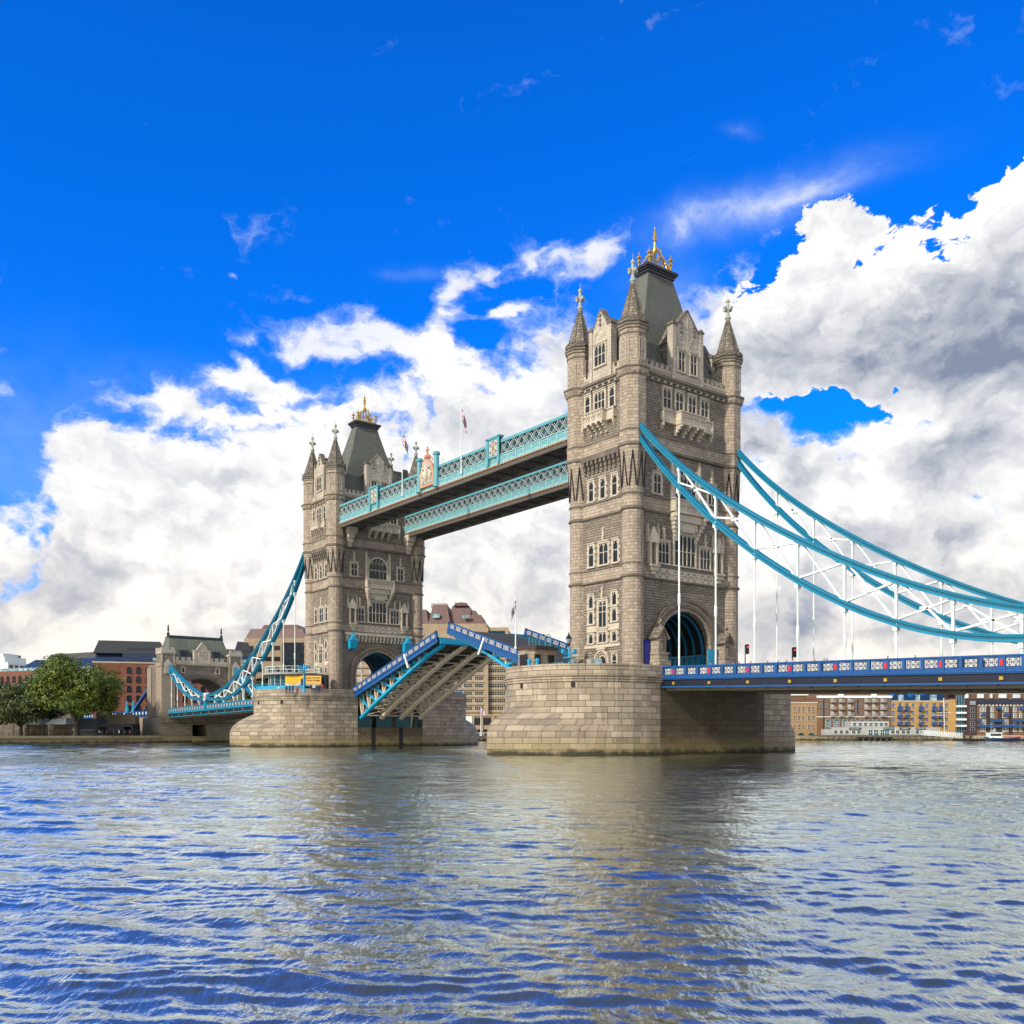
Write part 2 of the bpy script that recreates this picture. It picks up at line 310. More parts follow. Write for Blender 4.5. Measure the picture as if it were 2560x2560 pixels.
# ------------------------------------------------------------------ mesh helper
class MB:
    def __init__(s, T=None): s.v = []; s.f = []; s.uv = []; s.mi = []; s.sm = []; s.T = T; s.cur = 0
    def pt(s, p): return s.T(p) if s.T else p
    def face(s, pts, uv=None, smooth=False):
        i = len(s.v); P3 = [tuple(map(float, s.pt(p))) for p in pts]; s.v += P3
        s.f.append(tuple(range(i, i+len(pts))))
        if uv is None:
            a = np.array(P3); nr = np.cross(a[1]-a[0], a[2]-a[1])
            if len(pts) > 3 and np.linalg.norm(nr) < 1e-9: nr = np.cross(a[2]-a[1], a[3]-a[2])
            L = np.linalg.norm(nr); nr = nr/L if L > 0 else np.array([0, 0, 1])
            if abs(nr[2]) > .92: uv = [(p[0], p[1]) for p in a]
            else:
                t = np.array([-nr[1], nr[0], 0]); t /= np.linalg.norm(t)
                if abs(t[0]) > abs(t[1]): t = t*np.sign(t[0])
                else: t = t*np.sign(t[1])
                sc = 1/max(math.sqrt(1-nr[2]**2), .2)
                uv = [(float(p@t), float(p[2])*sc) for p in a]
        s.uv.append(uv); s.mi.append(s.cur); s.sm.append(smooth)
    def box(s, x0, x1, y0, y1, z0, z1, faces='all'):
        c = [(x0, y0, z0), (x1, y0, z0), (x1, y1, z0), (x0, y1, z0), (x0, y0, z1), (x1, y0, z1), (x1, y1, z1), (x0, y1, z1)]
        for q in ((0, 3, 2, 1), (4, 5, 6, 7), (0, 1, 5, 4), (1, 2, 6, 5), (2, 3, 7, 6), (3, 0, 4, 7)): s.face([c[i] for i in q])
    def hexa(s, c):
        for q in ((0, 3, 2, 1), (4, 5, 6, 7), (0, 1, 5, 4), (1, 2, 6, 5), (2, 3, 7, 6), (3, 0, 4, 7)): s.face([c[i] for i in q])
    def bar(s, p, q, w, h=None, up=(0, 0, 1)):
        h = h or w; p = np.array(p, float); q = np.array(q, float); d = q-p; L = np.linalg.norm(d)
        if L < 1e-6: return
        d /= L; up = np.array(up, float); a = np.cross(d, up)
        if np.linalg.norm(a) < 1e-3: a = np.cross(d, np.array([1., 0, 0]))
        a /= np.linalg.norm(a); b = np.cross(a, d); a = a*w/2; b = b*h/2
        s.hexa([p-a-b, p+a-b, p+a+b, p-a+b, q-a-b, q+a-b, q+a+b, q-a+b])
    def prism(s, poly, z0, z1, cap=True):
        n = len(poly)
        for i in range(n):
            a, b = poly[i], poly[(i+1) % n]; s.face([(a[0], a[1], z0), (b[0], b[1], z0), (b[0], b[1], z1), (a[0], a[1], z1)])
        if cap: s.face([(p[0], p[1], z1) for p in poly]); s.face([(p[0], p[1], z0) for p in poly][::-1])
    def slab(s, poly, w0, w1):
        """outline in (u, z) of a wall frame, thickened from w0 to w1 (frame axes u, w, z)"""
        n = len(poly)
        s.face([(a, w1, b) for a, b in poly]); s.face([(a, w0, b) for a, b in poly][::-1])
        for i in range(n):
            (a, b), (c, d) = poly[i], poly[(i+1) % n]; s.face([(a, w0, b), (c, w0, d), (c, w1, d), (a, w1, b)])
    def loft(s, rings, closed=True, smooth=False, caps=(True, True), uoff=0.0, zuv=True):
        """rings: lists of 3-d points, same count; u = arc length of the widest ring, v = height along"""
        n = len(rings[0]); big = max(rings, key=lambda r: sum(np.linalg.norm(np.subtract(r[i], r[i-1])) for i in range(len(r))))
        us = [uoff]
        for i in range(n): us.append(us[-1]+float(np.linalg.norm(np.subtract(big[(i+1) % n], big[i]))))
        vv = [rings[0][0][2]]
        for a, b in zip(rings, rings[1:]):
            vv.append(b[0][2] if zuv else vv[-1]+float(np.linalg.norm(np.subtract(b[0], a[0]))))
        for k in range(len(rings)-1):
            a, b = rings[k], rings[k+1]
            for i in range(n if closed else n-1):
                j = (i+1) % n
                s.face([a[i], a[j], b[j], b[i]], [(us[i], vv[k]), (us[i+1], vv[k]), (us[i+1], vv[k+1]), (us[i], vv[k+1])], smooth)
        if caps[0]: s.face(list(rings[0])[::-1])
        if caps[1]: s.face(list(rings[-1]))
    def lathe(s, prof, c=(0, 0), n=16, octa=False, smooth=True, zuv=True):
        rings = []
        for pr in prof:
            z, r = pr[0], pr[1]; k = pr[2] if len(pr) > 2 else (1 if octa else 0)
            ring = []
            for i in range(n):
                th = 2*math.pi*i/n; rr = r*(1-(k*(1-math.cos(math.pi/8)) if i % 2 == 0 and n == 16 else 0))
                ring.append((c[0]+rr*math.cos(th), c[1]+rr*math.sin(th), z))
            rings.append(ring)
        s.loft(rings, smooth=smooth, zuv=zuv)
    def tube(s, pts, r, n=8, smooth=True):
        pts = [np.array(p, float) for p in pts]; rings = []
        rr = r if hasattr(r, '__len__') else [r]*len(pts)
        for i, p in enumerate(pts):
            d = pts[min(i+1, len(pts)-1)]-pts[max(i-1, 0)]; d = d/(np.linalg.norm(d)+1e-9)
            a = np.cross(d, [0, 0, 1.]); a = a if np.linalg.norm(a) > .1 else np.cross(d, [0, 1., 0]); a /= np.linalg.norm(a); b = np.cross(a, d)
            rings.append([tuple(p+rr[i]*(math.cos(t)*a+math.sin(t)*b)) for t in [2*math.pi*k/n for k in range(n)]])
        s.loft(rings, smooth=smooth, zuv=False)
    def build(s, name, mat, parent=None):
        me = bpy.data.meshes.new(name)
        me.from_pydata(s.v, [], s.f)
        ul = me.uv_layers.new(name='UVMap')
        flat = np.array([c for f in s.uv for p in f for c in p], dtype=np.float32)
        ul.data.foreach_set('uv', flat)
        ms = mat if isinstance(mat, (list, tuple)) else [mat]
        for x in ms: me.materials.append(MATS[x])
        me.polygons.foreach_set('material_index', s.mi); me.polygons.foreach_set('use_smooth', s.sm)
        me.update()
        if any(s.sm):
            import bmesh
            b_ = bmesh.new(); b_.from_mesh(me); bmesh.ops.remove_doubles(b_, verts=b_.verts, dist=1e-4)
            for e in b_.edges:
                if len(e.link_faces) == 2 and e.calc_face_angle(0) > .6: e.smooth = False
            b_.to_mesh(me); b_.free()
        o = bpy.data.objects.new(name, me); COL.objects.link(o)
        if parent: o.parent = parent
        return o
def thing(name, label, cat, loc=(0, 0, 0), rz=0, group=None):
    o = bpy.data.objects.new(name, None); COL.objects.link(o); o.location = loc; o.rotation_euler = (0, 0, rz)
    o.empty_display_size = .5; o['label'] = label; o['category'] = cat
    if group: o['group'] = group
    return o
def tag(o, label, cat, group=None):
    o['label'] = label; o['category'] = cat
    if group: o['group'] = group
    return o
def struct(o): o['kind'] = 'structure'; return o
def copy_tree(o, parent=None):
    c = o.copy(); COL.objects.link(c); c.parent = parent
    for ch in list(o.children): copy_tree(ch, c)
    return c
def inst(o, parent, loc, rz=0, name=None):
    c = o.copy(); COL.objects.link(c); c.parent = parent; c.location = loc; c.rotation_euler = (0, 0, rz)
    for ch in list(o.children):
        g = ch.copy(); COL.objects.link(g); g.parent = c
    return c
def arch_pts(a, z0, rise, n=18, e=1.0):
    """half-ellipse from (-a, z0) over to (a, z0)"""
    return [(-a*math.cos(math.pi*i/n), z0+rise*math.sin(math.pi*i/n)**e) for i in range(n+1)]
def lancet(u0, u1, z0, z1, n=4):
    """pointed arch outline, counter-clockwise from bottom-left"""
    m_ = (u0+u1)/2; wd = u1-u0; sp = z1-min(wd*.85, (z1-z0)*.5)
    L = [(u0, z0), (u1, z0)]
    for i in range(n+1):
        t = i/n; L.append((u1-(u1-m_)*(1-math.cos(t*math.pi/2)), sp+(z1-sp)*math.sin(t*math.pi/2)))
    for i in range(n-1, -1, -1):
        t = i/n; L.append((u0+(m_-u0)*(1-math.cos(t*math.pi/2)), sp+(z1-sp)*math.sin(t*math.pi/2)))
    return L
# ------------------------------------------------------------------ the bridge towers
ZB = 9.9
FR = {  # wall frames: (u along the wall, w outward, z)
 'W': lambda p: (p[0], -(9.75+p[1]), p[2]), 'E': lambda p: (-p[0], 9.75+p[1], p[2]),
 'S': lambda p: (5.62+p[1], p[0], p[2]), 'N': lambda p: (-(5.62+p[1]), -p[0], p[2])}
def window(F, parent, u0, u1, z0, z1, lights=2, transom=(), jamb=.26, quoin=True, w=.0, spike=0, point=False, frame='trim', glass='glass'):
    m = MB(F)
    iu0, iu1, iz0, iz1 = u0, u1, z0, z1; j = jamb
    m.box(iu0-j, iu0, w, w+.16, iz0-.12, iz1); m.box(iu1, iu1+j, w, w+.16, iz0-.12, iz1)
    m.box(iu0-j-.05, iu1+j+.05, w, w+.26, iz0-.30, iz0-.10)
    if point:
        L = lancet(iu0, iu1, iz0, iz1)[2:]; top = iz1+j+.1
        O = lancet(iu0-j, iu1+j, iz0, iz1+j)[2:]
        for i in range(len(L)-1): m.hexa([(L[i][0], w, L[i][1]), (O[i][0], w, O[i][1]), (O[i][0], w+.2, O[i][1]), (L[i][0], w+.2, L[i][1]), (L[i+1][0], w, L[i+1][1]), (O[i+1][0], w, O[i+1][1]), (O[i+1][0], w+.2, O[i+1][1]), (L[i+1][0], w+.2, L[i+1][1])])
    else:
        m.box(iu0-j, iu1+j, w, w+.16, iz1, iz1+j*.9); m.box(iu0-j-.06, iu1+j+.06, w, w+.28, iz1+j*.9, iz1+j*.9+.12)
    if quoin:
        k = 0; z = iz0-.1
        while z < iz1-.2:
            if k % 2 == 0:
                m.box(iu0-j-.17, iu0-j, w, w+.11, z, min(z+.42, iz1)); m.box(iu1+j, iu1+j+.17, w, w+.11, z, min(z+.42, iz1))
            z += .42; k += 1
    lw = (iu1-iu0)/lights
    for i in range(1, lights): m.box(iu0+i*lw-.055, iu0+i*lw+.055, w+.03, w+.13, iz0, iz1-.05)
    for t in transom: m.box(iu0, iu1, w+.03, w+.11, t-.05, t+.05)
    if not point:
        for i in range(lights):
            a, b = iu0+i*lw, iu0+(i+1)*lw; hh = min(lw*.75, .5); mid = (a+b)/2
            for q in range(3):   # cusped head of each light
                t = (q+1)/3; yy = hh*(1-t*t)
                m.slab([(a, iz1-hh*(t)), (a, iz1), (a+(mid-a)*t*.9, iz1), ] if True else [], w+.04, w+.10)
                m.slab([(b-(b-mid)*t*.9, iz1), (b, iz1), (b, iz1-hh*t)], w+.04, w+.10)
    else:
        c = (iu0+iu1)/2; m.box(iu0, iu1, w+.04, w+.10, iz1-(iu1-iu0)*.62, iz1-(iu1-iu0)*.62+.09)
    if spike:
        c = (iu0+iu1)/2; zt = iz1+j+.1
        m.box(c-.16, c+.16, w, w+.3, zt, zt+.45); m.box(c-.26, c+.26, w, w+.34, zt+.45, zt+.6); m.box(c-.13, c+.13, w, w+.26, zt+.6, zt+spike-.5)
        m.box(c-.2, c+.2, w, w+.3, zt+spike-.5, zt+spike-.35); m.slab([(c-.1, zt+spike-.35), (c+.1, zt+spike-.35), (c, zt+spike)], w, w+.2)
    o = m.build('window', frame, parent)
    g = MB(F); pts = lancet(iu0, iu1, iz0, iz1) if point else [(iu0, iz0), (iu1, iz0), (iu1, iz1), (iu0, iz1)]
    g.slab(pts, w-.04, w+.025); g.build('pane', glass, o)
    return o
def corbelled_balcony(F, parent, u0, u1, z0, z1, dep=.55, c0=None, c1=None, cdep=1.2, corb=1.3, w=0.0, pan=2):
    """stone balcony: side wings, deeper centre on curved corbels, pierced panels"""
    m = MB(F); m.box(u0, u1, w, w+dep, z0, z0+.16); m.box(u0, u1, w, w+dep+.08, z1-.14, z1); m.box(u0+.05, u1-.05, w, w+dep-.08, z0+.16, z1-.14)
    for u in (u0, u1-.25): m.box(u, u+.25, w, w+dep+.05, z0-.5, z1+.12); m.slab([(u, z0-.5), (u+.25, z0-.5), (u+.125, z0-1.0)], w, w+dep*.7)
    if c0 is not None:
        m.box(c0, c1, w, w+cdep, z0-.1, z0+.12); m.box(c0-.05, c1+.05, w, w+cdep+.1, z1-.12, z1+.04); m.box(c0+.05, c1-.05, w, w+cdep-.05, z0+.12, z1-.12)
        n = 4; 
        for i in range(n):
            u = c0+.1+(c1-c0-.5)*i/(n-1)
            for k, (d, h) in enumerate([(1.0, .3), (.78, .3), (.5, .32), (.25, .38)]):
                zz = z0-.1-sum((.3, .3, .32, .38)[:k]); m.box(u, u+.3, w, w+cdep*d, zz-h, zz)
    o = m.build('balcony', 'trim', parent)
    p = MB(F); ww = w+(cdep-.04 if c0 is not None else dep-.06); a, b = (c0, c1) if c0 is not None else (u0, u1)
    n = max(1, round((b-a)/1.1)); st = (b-a)/n
    for i in range(n):
        x0, x1 = a+i*st+.14, a+(i+1)*st-.14
        p.face([(x0, ww, z0+.26), (x1, ww, z0+.26), (x1, ww, z1-.24), (x0, ww, z1-.24)], [(0, 0), (2, 0), (2, 1), (0, 1)])
    p.build('pierced_panel', 'orn_stone', o)
    return o
def merlons(m, u0, u1, w0, w1, z0, z1, mw=.62, gap=.5, cap=True):
    m.box(u0, u1, w0, w1, z0, z0+(z1-z0)*.5); u = u0+.1
    while u+mw < u1:
        m.box(u, u+mw, w0, w1, z0+(z1-z0)*.5, z1)
        if cap: m.box(u-.07, u+mw+.07, w0-.07, w1+.09, z1, z1+.12)
        u += mw+gap
def tower(name, label, loc, rz, inner_first):
    root = thing(name, label, 'tower', loc, rz, 'the two great bridge towers')
    # ---- walls
    m = MB(); 
    for k, F in FR.items():
        m.T = F; hw = 5.2 if k in 'WE' else 9.3
        m.cur = 0
        if k in 'WE': m.box(-hw, hw, -1.0, 0, ZB, 22.7)
        else:
            a = 5.0; A = arch_pts(a, 14.2, 4.7)
            m.box(-hw, -a, -1.0, 0, ZB, 22.7); m.box(a, hw, -1.0, 0, ZB, 22.7)
            for i in range(len(A)-1):
                (u0, z0), (u1, z1) = A[i], A[i+1]
                m.hexa([(u0, -1, z0), (u1, -1, z1), (u1, 0, z1), (u0, 0, z0), (u0, -1, 22.7), (u1, -1, 22.7), (u1, 0, 22.7), (u0, 0, 22.7)])
        m.box(-hw, hw, -1.0, 0, 24.2, 31.3); m.box(-hw, hw, -1.0, 0, 33.05, 39.4)
        m.box(-hw, hw, -1.0, .22, 41.1, 48.2)
        m.cur = 1
        m.box(-hw, hw, -1.0, .06, 22.7, 24.2); m.box(-hw, hw, -1.0, .06, 31.3, 33.05); m.box(-hw, hw, -1.0, .26, 39.4, 41.1)
        # smooth dressed margin under the cornice, base plinth
        if k in 'WE': m.box(-hw, hw, -.5, .12, ZB, 11.3)
        m.cur = 2
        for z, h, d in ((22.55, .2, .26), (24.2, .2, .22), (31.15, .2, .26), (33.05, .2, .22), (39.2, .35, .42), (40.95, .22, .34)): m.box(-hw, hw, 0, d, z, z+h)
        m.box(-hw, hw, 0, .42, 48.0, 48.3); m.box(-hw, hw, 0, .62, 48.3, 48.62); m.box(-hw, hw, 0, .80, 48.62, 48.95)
        m.cur = 3; u = -hw+1.2
        while u < hw-1: m.box(u, u+.3, .42, .66, 48.05, 48.3); u += 1.15
        m.cur = 1; m.box(-hw, hw, -.45, .3, 48.95, 49.55)
        # parapet battlements each side of the gable
        g = 1.9 if k in 'WE' else 2.9; m.cur = 3
        merlons(m, -hw+1.5, -g, -.35, .2, 49.55, 50.45, .5, .45); merlons(m, g, hw-1.5, -.35, .2, 49.55, 50.45, .5, .45)
    m.T = None; m.cur = 1; m.box(-5.2, 5.2, -9.3, 9.3, 48.6, 49.0)
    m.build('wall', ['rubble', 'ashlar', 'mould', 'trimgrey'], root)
    # ---- road arch: tunnel, ribs, dado, mouldings
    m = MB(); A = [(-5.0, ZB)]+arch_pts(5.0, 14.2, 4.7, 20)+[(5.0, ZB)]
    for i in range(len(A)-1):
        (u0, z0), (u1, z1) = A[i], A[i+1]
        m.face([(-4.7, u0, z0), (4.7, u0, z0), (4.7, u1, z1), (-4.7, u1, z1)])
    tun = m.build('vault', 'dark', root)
    for x in (-4.4, -2.9, -1.45, 0, 1.45, 2.9, 4.4):
        m = MB(); B = arch_pts(4.94, 13.4, 5.4, 16); C_ = arch_pts(4.62, 13.4, 5.1, 16)
        for i in range(16): m.hexa([(x-.10, *B[i]), (x+.10, *B[i]), (x+.10, *C_[i]), (x-.10, *C_[i]), (x-.10, *B[i+1]), (x+.10, *B[i+1]), (x+.10, *C_[i+1]), (x-.10, *C_[i+1])])
        m.build('rib', 'rib_blue', tun)
    for s in (-1, 1):
        m = MB(); y0, y1 = sorted((s*4.99, s*4.55)); m.box(-4.6, 4.6, y0, y1, ZB, 13.1); y0, y1 = sorted((s*4.99, s*4.35)); m.box(-4.6, 4.6, y0, y1, 13.1, 13.4)
        for i in range(9): m.box(-4.4+i*1.05, -4.15+i*1.05, *sorted((s*4.55, s*4.40)), ZB, 13.1)
        m.build('dado', 'chain_blue', tun)
    for k in 'SN':
        F = FR[k]; m = MB(F)
        for i, (ri, ro, d, mt) in enumerate([(4.93, 5.35, .10, 0), (5.35, 5.75, .30, 1), (5.75, 6.15, .18, 0), (6.15, 6.55, .42, 1)]):
            m.cur = mt; O = arch_pts(ro, 14.2, 4.7+(ro-5.0)); I = arch_pts(ri, 14.2, 4.7+(ri-5.0))
            for q in range(len(O)-1): m.hexa([(I[q][0], -.2, I[q][1]), (O[q][0], -.2, O[q][1]), (O[q][0], d, O[q][1]), (I[q][0], d, I[q][1]), (I[q+1][0], -.2, I[q+1][1]), (O[q+1][0], -.2, O[q+1][1]), (O[q+1][0], d, O[q+1][1]), (I[q+1][0], d, I[q+1][1])])
            for s in (-1, 1): m.box(*sorted((s*ri, s*ro)), -.2, d, ZB, 14.2)
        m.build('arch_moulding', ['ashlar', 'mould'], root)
    # ---- corner turrets
    prof = [(ZB, 1.62), (10.9, 1.62), (11.05, 1.48), (11.5, 1.48), (11.65, 1.38), (22.5, 1.38), (22.55, 1.55), (22.75, 1.58), (22.85, 1.38), (24.1, 1.38), (24.2, 1.5), (24.4, 1.5), (24.5, 1.38),
            (31.1, 1.38), (31.15, 1.55), (31.38, 1.55), (31.45, 1.38), (32.95, 1.38), (33.0, 1.5), (33.25, 1.5), (33.35, 1.38), (34.2, 1.40, .2), (36.0, 1.5, .6), (38.0, 1.68, 1), (39.05, 1.83, 1), (39.1, 2.0, 1), (39.45, 2.0, 1), (39.55, 1.85, 1),
            (40.9, 1.85, 1), (40.95, 1.97, 1), (41.15, 1.97, 1), (41.25, 1.80, 1), (47.9, 1.80, 1), (47.95, 1.92, 1), (48.25, 2.0, 1), (48.6, 2.2, 1), (48.95, 2.3, 1), (49.0, 1.82, 1), (49.4, 1.78, 1), (53.1, 1.78, 1), (53.15, 1.9, 1), (53.3, 1.9, 1), (53.35, 1.76, 1), (53.75, 1.78, 1), (53.85, 1.98, 1), (54.1, 2.02, 1), (54.4, 2.12, 1), (54.45, 1.9, 1), (54.6, 1.85, 1)]
    def turret():
        m = MB(); m.lathe(prof, smooth=False)
        m.cur = 1  # dark rings over the turret mouldings, their shadow lines put in as colour
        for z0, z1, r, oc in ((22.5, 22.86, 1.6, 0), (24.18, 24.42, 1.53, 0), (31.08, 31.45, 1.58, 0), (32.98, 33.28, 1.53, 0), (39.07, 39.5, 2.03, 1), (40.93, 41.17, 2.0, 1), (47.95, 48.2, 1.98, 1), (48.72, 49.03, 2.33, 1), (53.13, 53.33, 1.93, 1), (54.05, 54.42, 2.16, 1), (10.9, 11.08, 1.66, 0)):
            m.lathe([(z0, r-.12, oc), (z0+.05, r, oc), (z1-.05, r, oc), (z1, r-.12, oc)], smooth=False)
        t = m.build('turret', ['ashlar', 'mould'], root)
        m = MB(); m2_ = MB()   # dark lancet joints where the round shaft flares to an octagon, and traceried drum panels
        for i in range(8):
            th = math.pi/4*i; c, s_ = math.cos(th), math.sin(th); T = lambda r, tt, z: (r*c-tt*s_, r*s_+tt*c, z)
            m.bar(T(1.60, 0, 38.4), T(1.44, -.46, 34.0), .10, .12); m.bar(T(1.60, 0, 38.4), T(1.44, .46, 34.0), .10, .12)
            q = m2_; r = 1.66
            for a in (-.5, .5): q.bar(T(r, a, 49.8), T(r, a, 52.7), .09, .1)
            q.bar(T(r, -.5, 52.2), T(r, 0, 52.85), .08, .08); q.bar(T(r, .5, 52.2), T(r, 0, 52.85), .08, .08); q.bar(T(r, -.5, 49.9), T(r, .5, 49.9), .1, .1); q.bar(T(r, 0, 50.9), T(r, 0, 52.8), .08, .08); q.bar(T(r, -.45, 51), T(r, .45, 51.4), .07, .07)
            q.bar(T(1.76, 0, 48.15), T(1.98, 0, 48.4), .34, .3)
        m.build('lancet_joint', 'dark', t); m2_.build('tracery', 'trimgrey', t)
        m = MB(); m.lathe([(54.55, 2.08, 1), (54.85, 2.10, 1), (54.9, 1.78, 1), (55.3, 1.66, 1), (60.05, .24, 1), (60.1, .2, 1)], smooth=False)
        for i in range(16):
            th = math.pi/8*(i+.5); m.T = (lambda p, th=th: (p[0]*math.cos(th)-p[1]*math.sin(th), p[0]*math.sin(th)+p[1]*math.cos(th), p[2])); m.box(1.75, 2.02, -.2, .2, 54.85, 55.12)
        m.T = None
        for i in range(8):
            th = math.pi/8*(2*i+1); m.bar((1.78*math.cos(th), 1.78*math.sin(th), 54.9), (.25*math.cos(th), .25*math.sin(th), 60.05), .09, .09)
        m.build('spire', 'spire', t)
        m = MB(); m.lathe([(60.0, .25), (60.2, .30), (60.3, .42), (60.5, .42), (60.6, .26), (61.2, .2), (61.4, .3), (61.9, .3), (62.0, .2), (62.6, .19), (62.65, .3), (62.8, .3), (62.95, .2), (63.15, .04)], n=10)
        for a in (0, math.pi/2, math.pi, -math.pi/2):
            c, s_ = math.cos(a), math.sin(a); m.bar((.2*c, .2*s_, 61.62), (.52*c, .52*s_, 61.68), .22, .26); m.bar((.46*c, .46*s_, 61.5), (.68*c, .68*s_, 61.85), .34, .3)
        m.bar((0, 0, 63.1), (0, 0, 63.9), .04)
        m.build('finial', 'finial', t)
        return t
    t0 = turret(); t0.location = (5.07, -9.2, 0)
    for x, y in ((-5.07, -9.2), (5.07, 9.2), (-5.07, 9.2)): inst(t0, root, (x, y, 0))
    # ---- roof
    m = MB(); prof2 = [(49.0, 4.7, 8.3), (50.3, 4.4, 7.8), (51.8, 4.0, 7.1), (55, 3.2, 5.7), (60.4, 2.0, 3.75), (65.0, 1.1, 2.4)]
    m.loft([[(x, -y, z) if q == 0 else (x, y, z) if q == 1 else (-x, y, z) if q == 2 else (-x, -y, z) for q in range(4)] for z, x, y in prof2])
    roof = m.build('roof', 'slate', root)
    m = MB()
    for i in range(9):
        for s in (-1, 1): m.box(*sorted((s*1.08, s*1.2)), -2.1+i*.5, -1.9+i*.5, 64.2, 64.75)
    for z, x, y in ((64.9, 1.1, 2.45), (65.15, 1.25, 2.6), (65.5, 1.4, 2.8), (65.75, 1.6, 3.0)): m.box(-x, x, -y, y, z, z+.35)
    m.build('ridge_platform', 'lead', roof)
    m = MB()
    for s in (-1, 1):
        x = s*1.0
        m.bar((x, -2.1, 66.25), (x, 2.1, 66.25), .12, .5); m.bar((x, -2.0, 66.5), (x*.35, 0, 69.3), .16); m.bar((x, 2.0, 66.5), (x*.35, 0, 69.3), .16)
        m.bar((x, 0, 66.4), (x*.35, 0, 69.2), .14)
        for y in (-1.3, -.65, .65, 1.3): m.bar((x, y, 66.4), (x*(1-.65*(1-abs(y)/2)), y*.9, 69.2-abs(y)*1.4), .10); m.bar((x, y*.2, 67.2+(.6 if abs(y) < 1 else 0)), (x*.8, y, 66.9+(.3 if abs(y) < 1 else 0)), .1)
        for y in (-2.05, 2.05):
            m.bar((x, y, 66.0), (x, y, 68.1), .2); m.box(x-.2, x+.2, y-.2, y+.2, 67.2, 67.35); m.box(x-.26, x+.26, y-.26, y+.26, 67.75, 67.95); m.bar((x, y, 68.1), (x, y, 68.6), .09)
        for y in (-1.5, -1, -.5, .5, 1, 1.5): m.bar((x*.7, y, 69.3-abs(y)*1.35), (x*.7, y, 69.6-abs(y)*1.35), .13)
    m.bar((-1, -2.05, 66.25), (1, -2.05, 66.25), .12, .5); m.bar((-1, 2.05, 66.25), (1, 2.05, 66.25), .12, .5)
    for y in (-2.05, 2.05): m.bar((-1, y, 66.4), (0, y*.5, 68.4), .12); m.bar((1, y, 66.4), (0, y*.5, 68.4), .12)
    m.build('crown', 'gold', roof)
    m = MB(); m.lathe([(68.8, .28), (69.4, .3), (69.5, .18), (70.2, .16), (70.3, .32), (70.45, .16), (70.9, .34), (71.2, .14), (71.5, .26), (71.7, .1), (72.3, .03)], n=8)
    m.build('mast_finial', 'gold', roof)
    # ---- gabled dormers
    def gable(F, hw, zsh, zap, wins, deep):
        m = MB(F); m.cur = 0
        m.slab([(-hw, 49.0), (hw, 49.0), (hw, zsh), (0, zap), (-hw, zsh)], -.55, .36)
        m.cur = 1
        for s in (-1, 1):
            m.bar((s*(hw+.05), -.1, zsh-.1), (0, -.1, zap+.1), 1.0, .24, up=(0, 0, 1))
            m.cur = 0; m.box(*sorted((s*(hw-.32), s*(hw+.30))), -.5, .5, 49.0, zsh+.6)
            m.cur = 2; m.box(*sorted((s*(hw-.42), s*(hw+.42))), -.6, .6, zsh+.6, zsh+.85); m.slab([(s*(hw-.42), zsh+.85), (s*(hw+.42), zsh+.85), (s*hw, zsh+1.25)][::s], -.5, .5); m.cur = 1
            # body behind the gable runs back into the roof
            m.box(*sorted((s*(hw-.25), s*hw)), -deep, -.55, 49.0, zsh-1.2)
        m.cur = 2
        for s in (-1, 1): m.face([(s*(hw+.2), -.5, zsh-1.4), (s*(hw+.2), -deep, zsh-1.4), (0, -deep-1.2, zap-.5), (0, -.5, zap-.5)])
        # carved tracery on the gable field
        m.cur = 3
        for (a, b, c, d) in ([(0, 49.3, 0, zap-.9)] if hw > 2 else []): m.bar((a, .34, b), (c, .34, d), .22, .14, up=(0, 1, 0))
        for cx in ([-hw*.46, hw*.46] if hw > 2 else [0]):
            ww = hw*.44 if hw > 2 else hw*.72; zt = 55.2 if hw > 2 else 55.9; zb = 53.3 if hw > 2 else 53.8
            for s in (-1, 1):
                m.bar((cx+s*ww, .36, zb), (cx+s*ww*.75, .36, zb+(zt-zb)*.55), .13, .14, up=(0, 1, 0)); m.bar((cx+s*ww*.75, .36, zb+(zt-zb)*.55), (cx, .36, zt), .13, .14, up=(0, 1, 0))
                m.bar((cx+s*ww*.5, .34, zb+.2), (cx, .34, zb+.9), .08, .1, up=(0, 1, 0)); m.bar((cx+s*ww*.5, .34, zb+1.0), (cx, .34, zb+.5), .08, .1, up=(0, 1, 0))
            m.cur = 4
            for q in range(3): m.box(cx-.16, cx+.16, .36, .54, zt+.2+q*.6, zt+.5+q*.6) if zt+.5+q*.6 < zap-abs(cx)*(zap-zsh)/hw-.3 else None
            m.cur = 3
        g = m.build('gable', ['trimgrey', 'spire', 'spire', 'trim', 'mould'], root)
        return g
    for k in 'SN':
        gable(FR[k], 2.65, 55.6, 58.6, 2, 3.2)
        for c in (-1.3, 1.0): window(FR[k], root, c-.55+.05, c+.65, 50.4, 53.0, 2, (51.9,), jamb=.2, quoin=False, w=.36)
    for k in 'WE':
        gable(FR[k], 1.85, 55.2, 58.2, 1, 4.2)
        window(FR[k], root, -1.0, 1.0, 51.0, 53.6, 3, (52.3,), jamb=.2, quoin=False, w=.36)
    # ---- windows by storey
    for k in 'WE':
        F = FR[k]
        for c, hw_, n in ((-2.55, .42, 1), (-.2, .95, 3), (2.15, .42, 1)): window(F, root, c-hw_, c+hw_, 45.05, 47.5, n, (46.3,), w=.22, quoin=False)
        corbelled_balcony(F, root, -3.3, 2.85, 43.3, 44.75, .5, -1.9, 1.5, 1.25, w=.22)
        m = MB(F); m.cur = 0   # projecting machicolation row
        for i in range(9):
            uu = -3.45+i*.82; m.box(uu, uu+.42, 0, .55, 38.2, 39.1); m.box(uu, uu+.42, 0, .36, 37.6, 38.2); m.box(uu+.05, uu+.37, 0, .2, 37.1, 37.6)
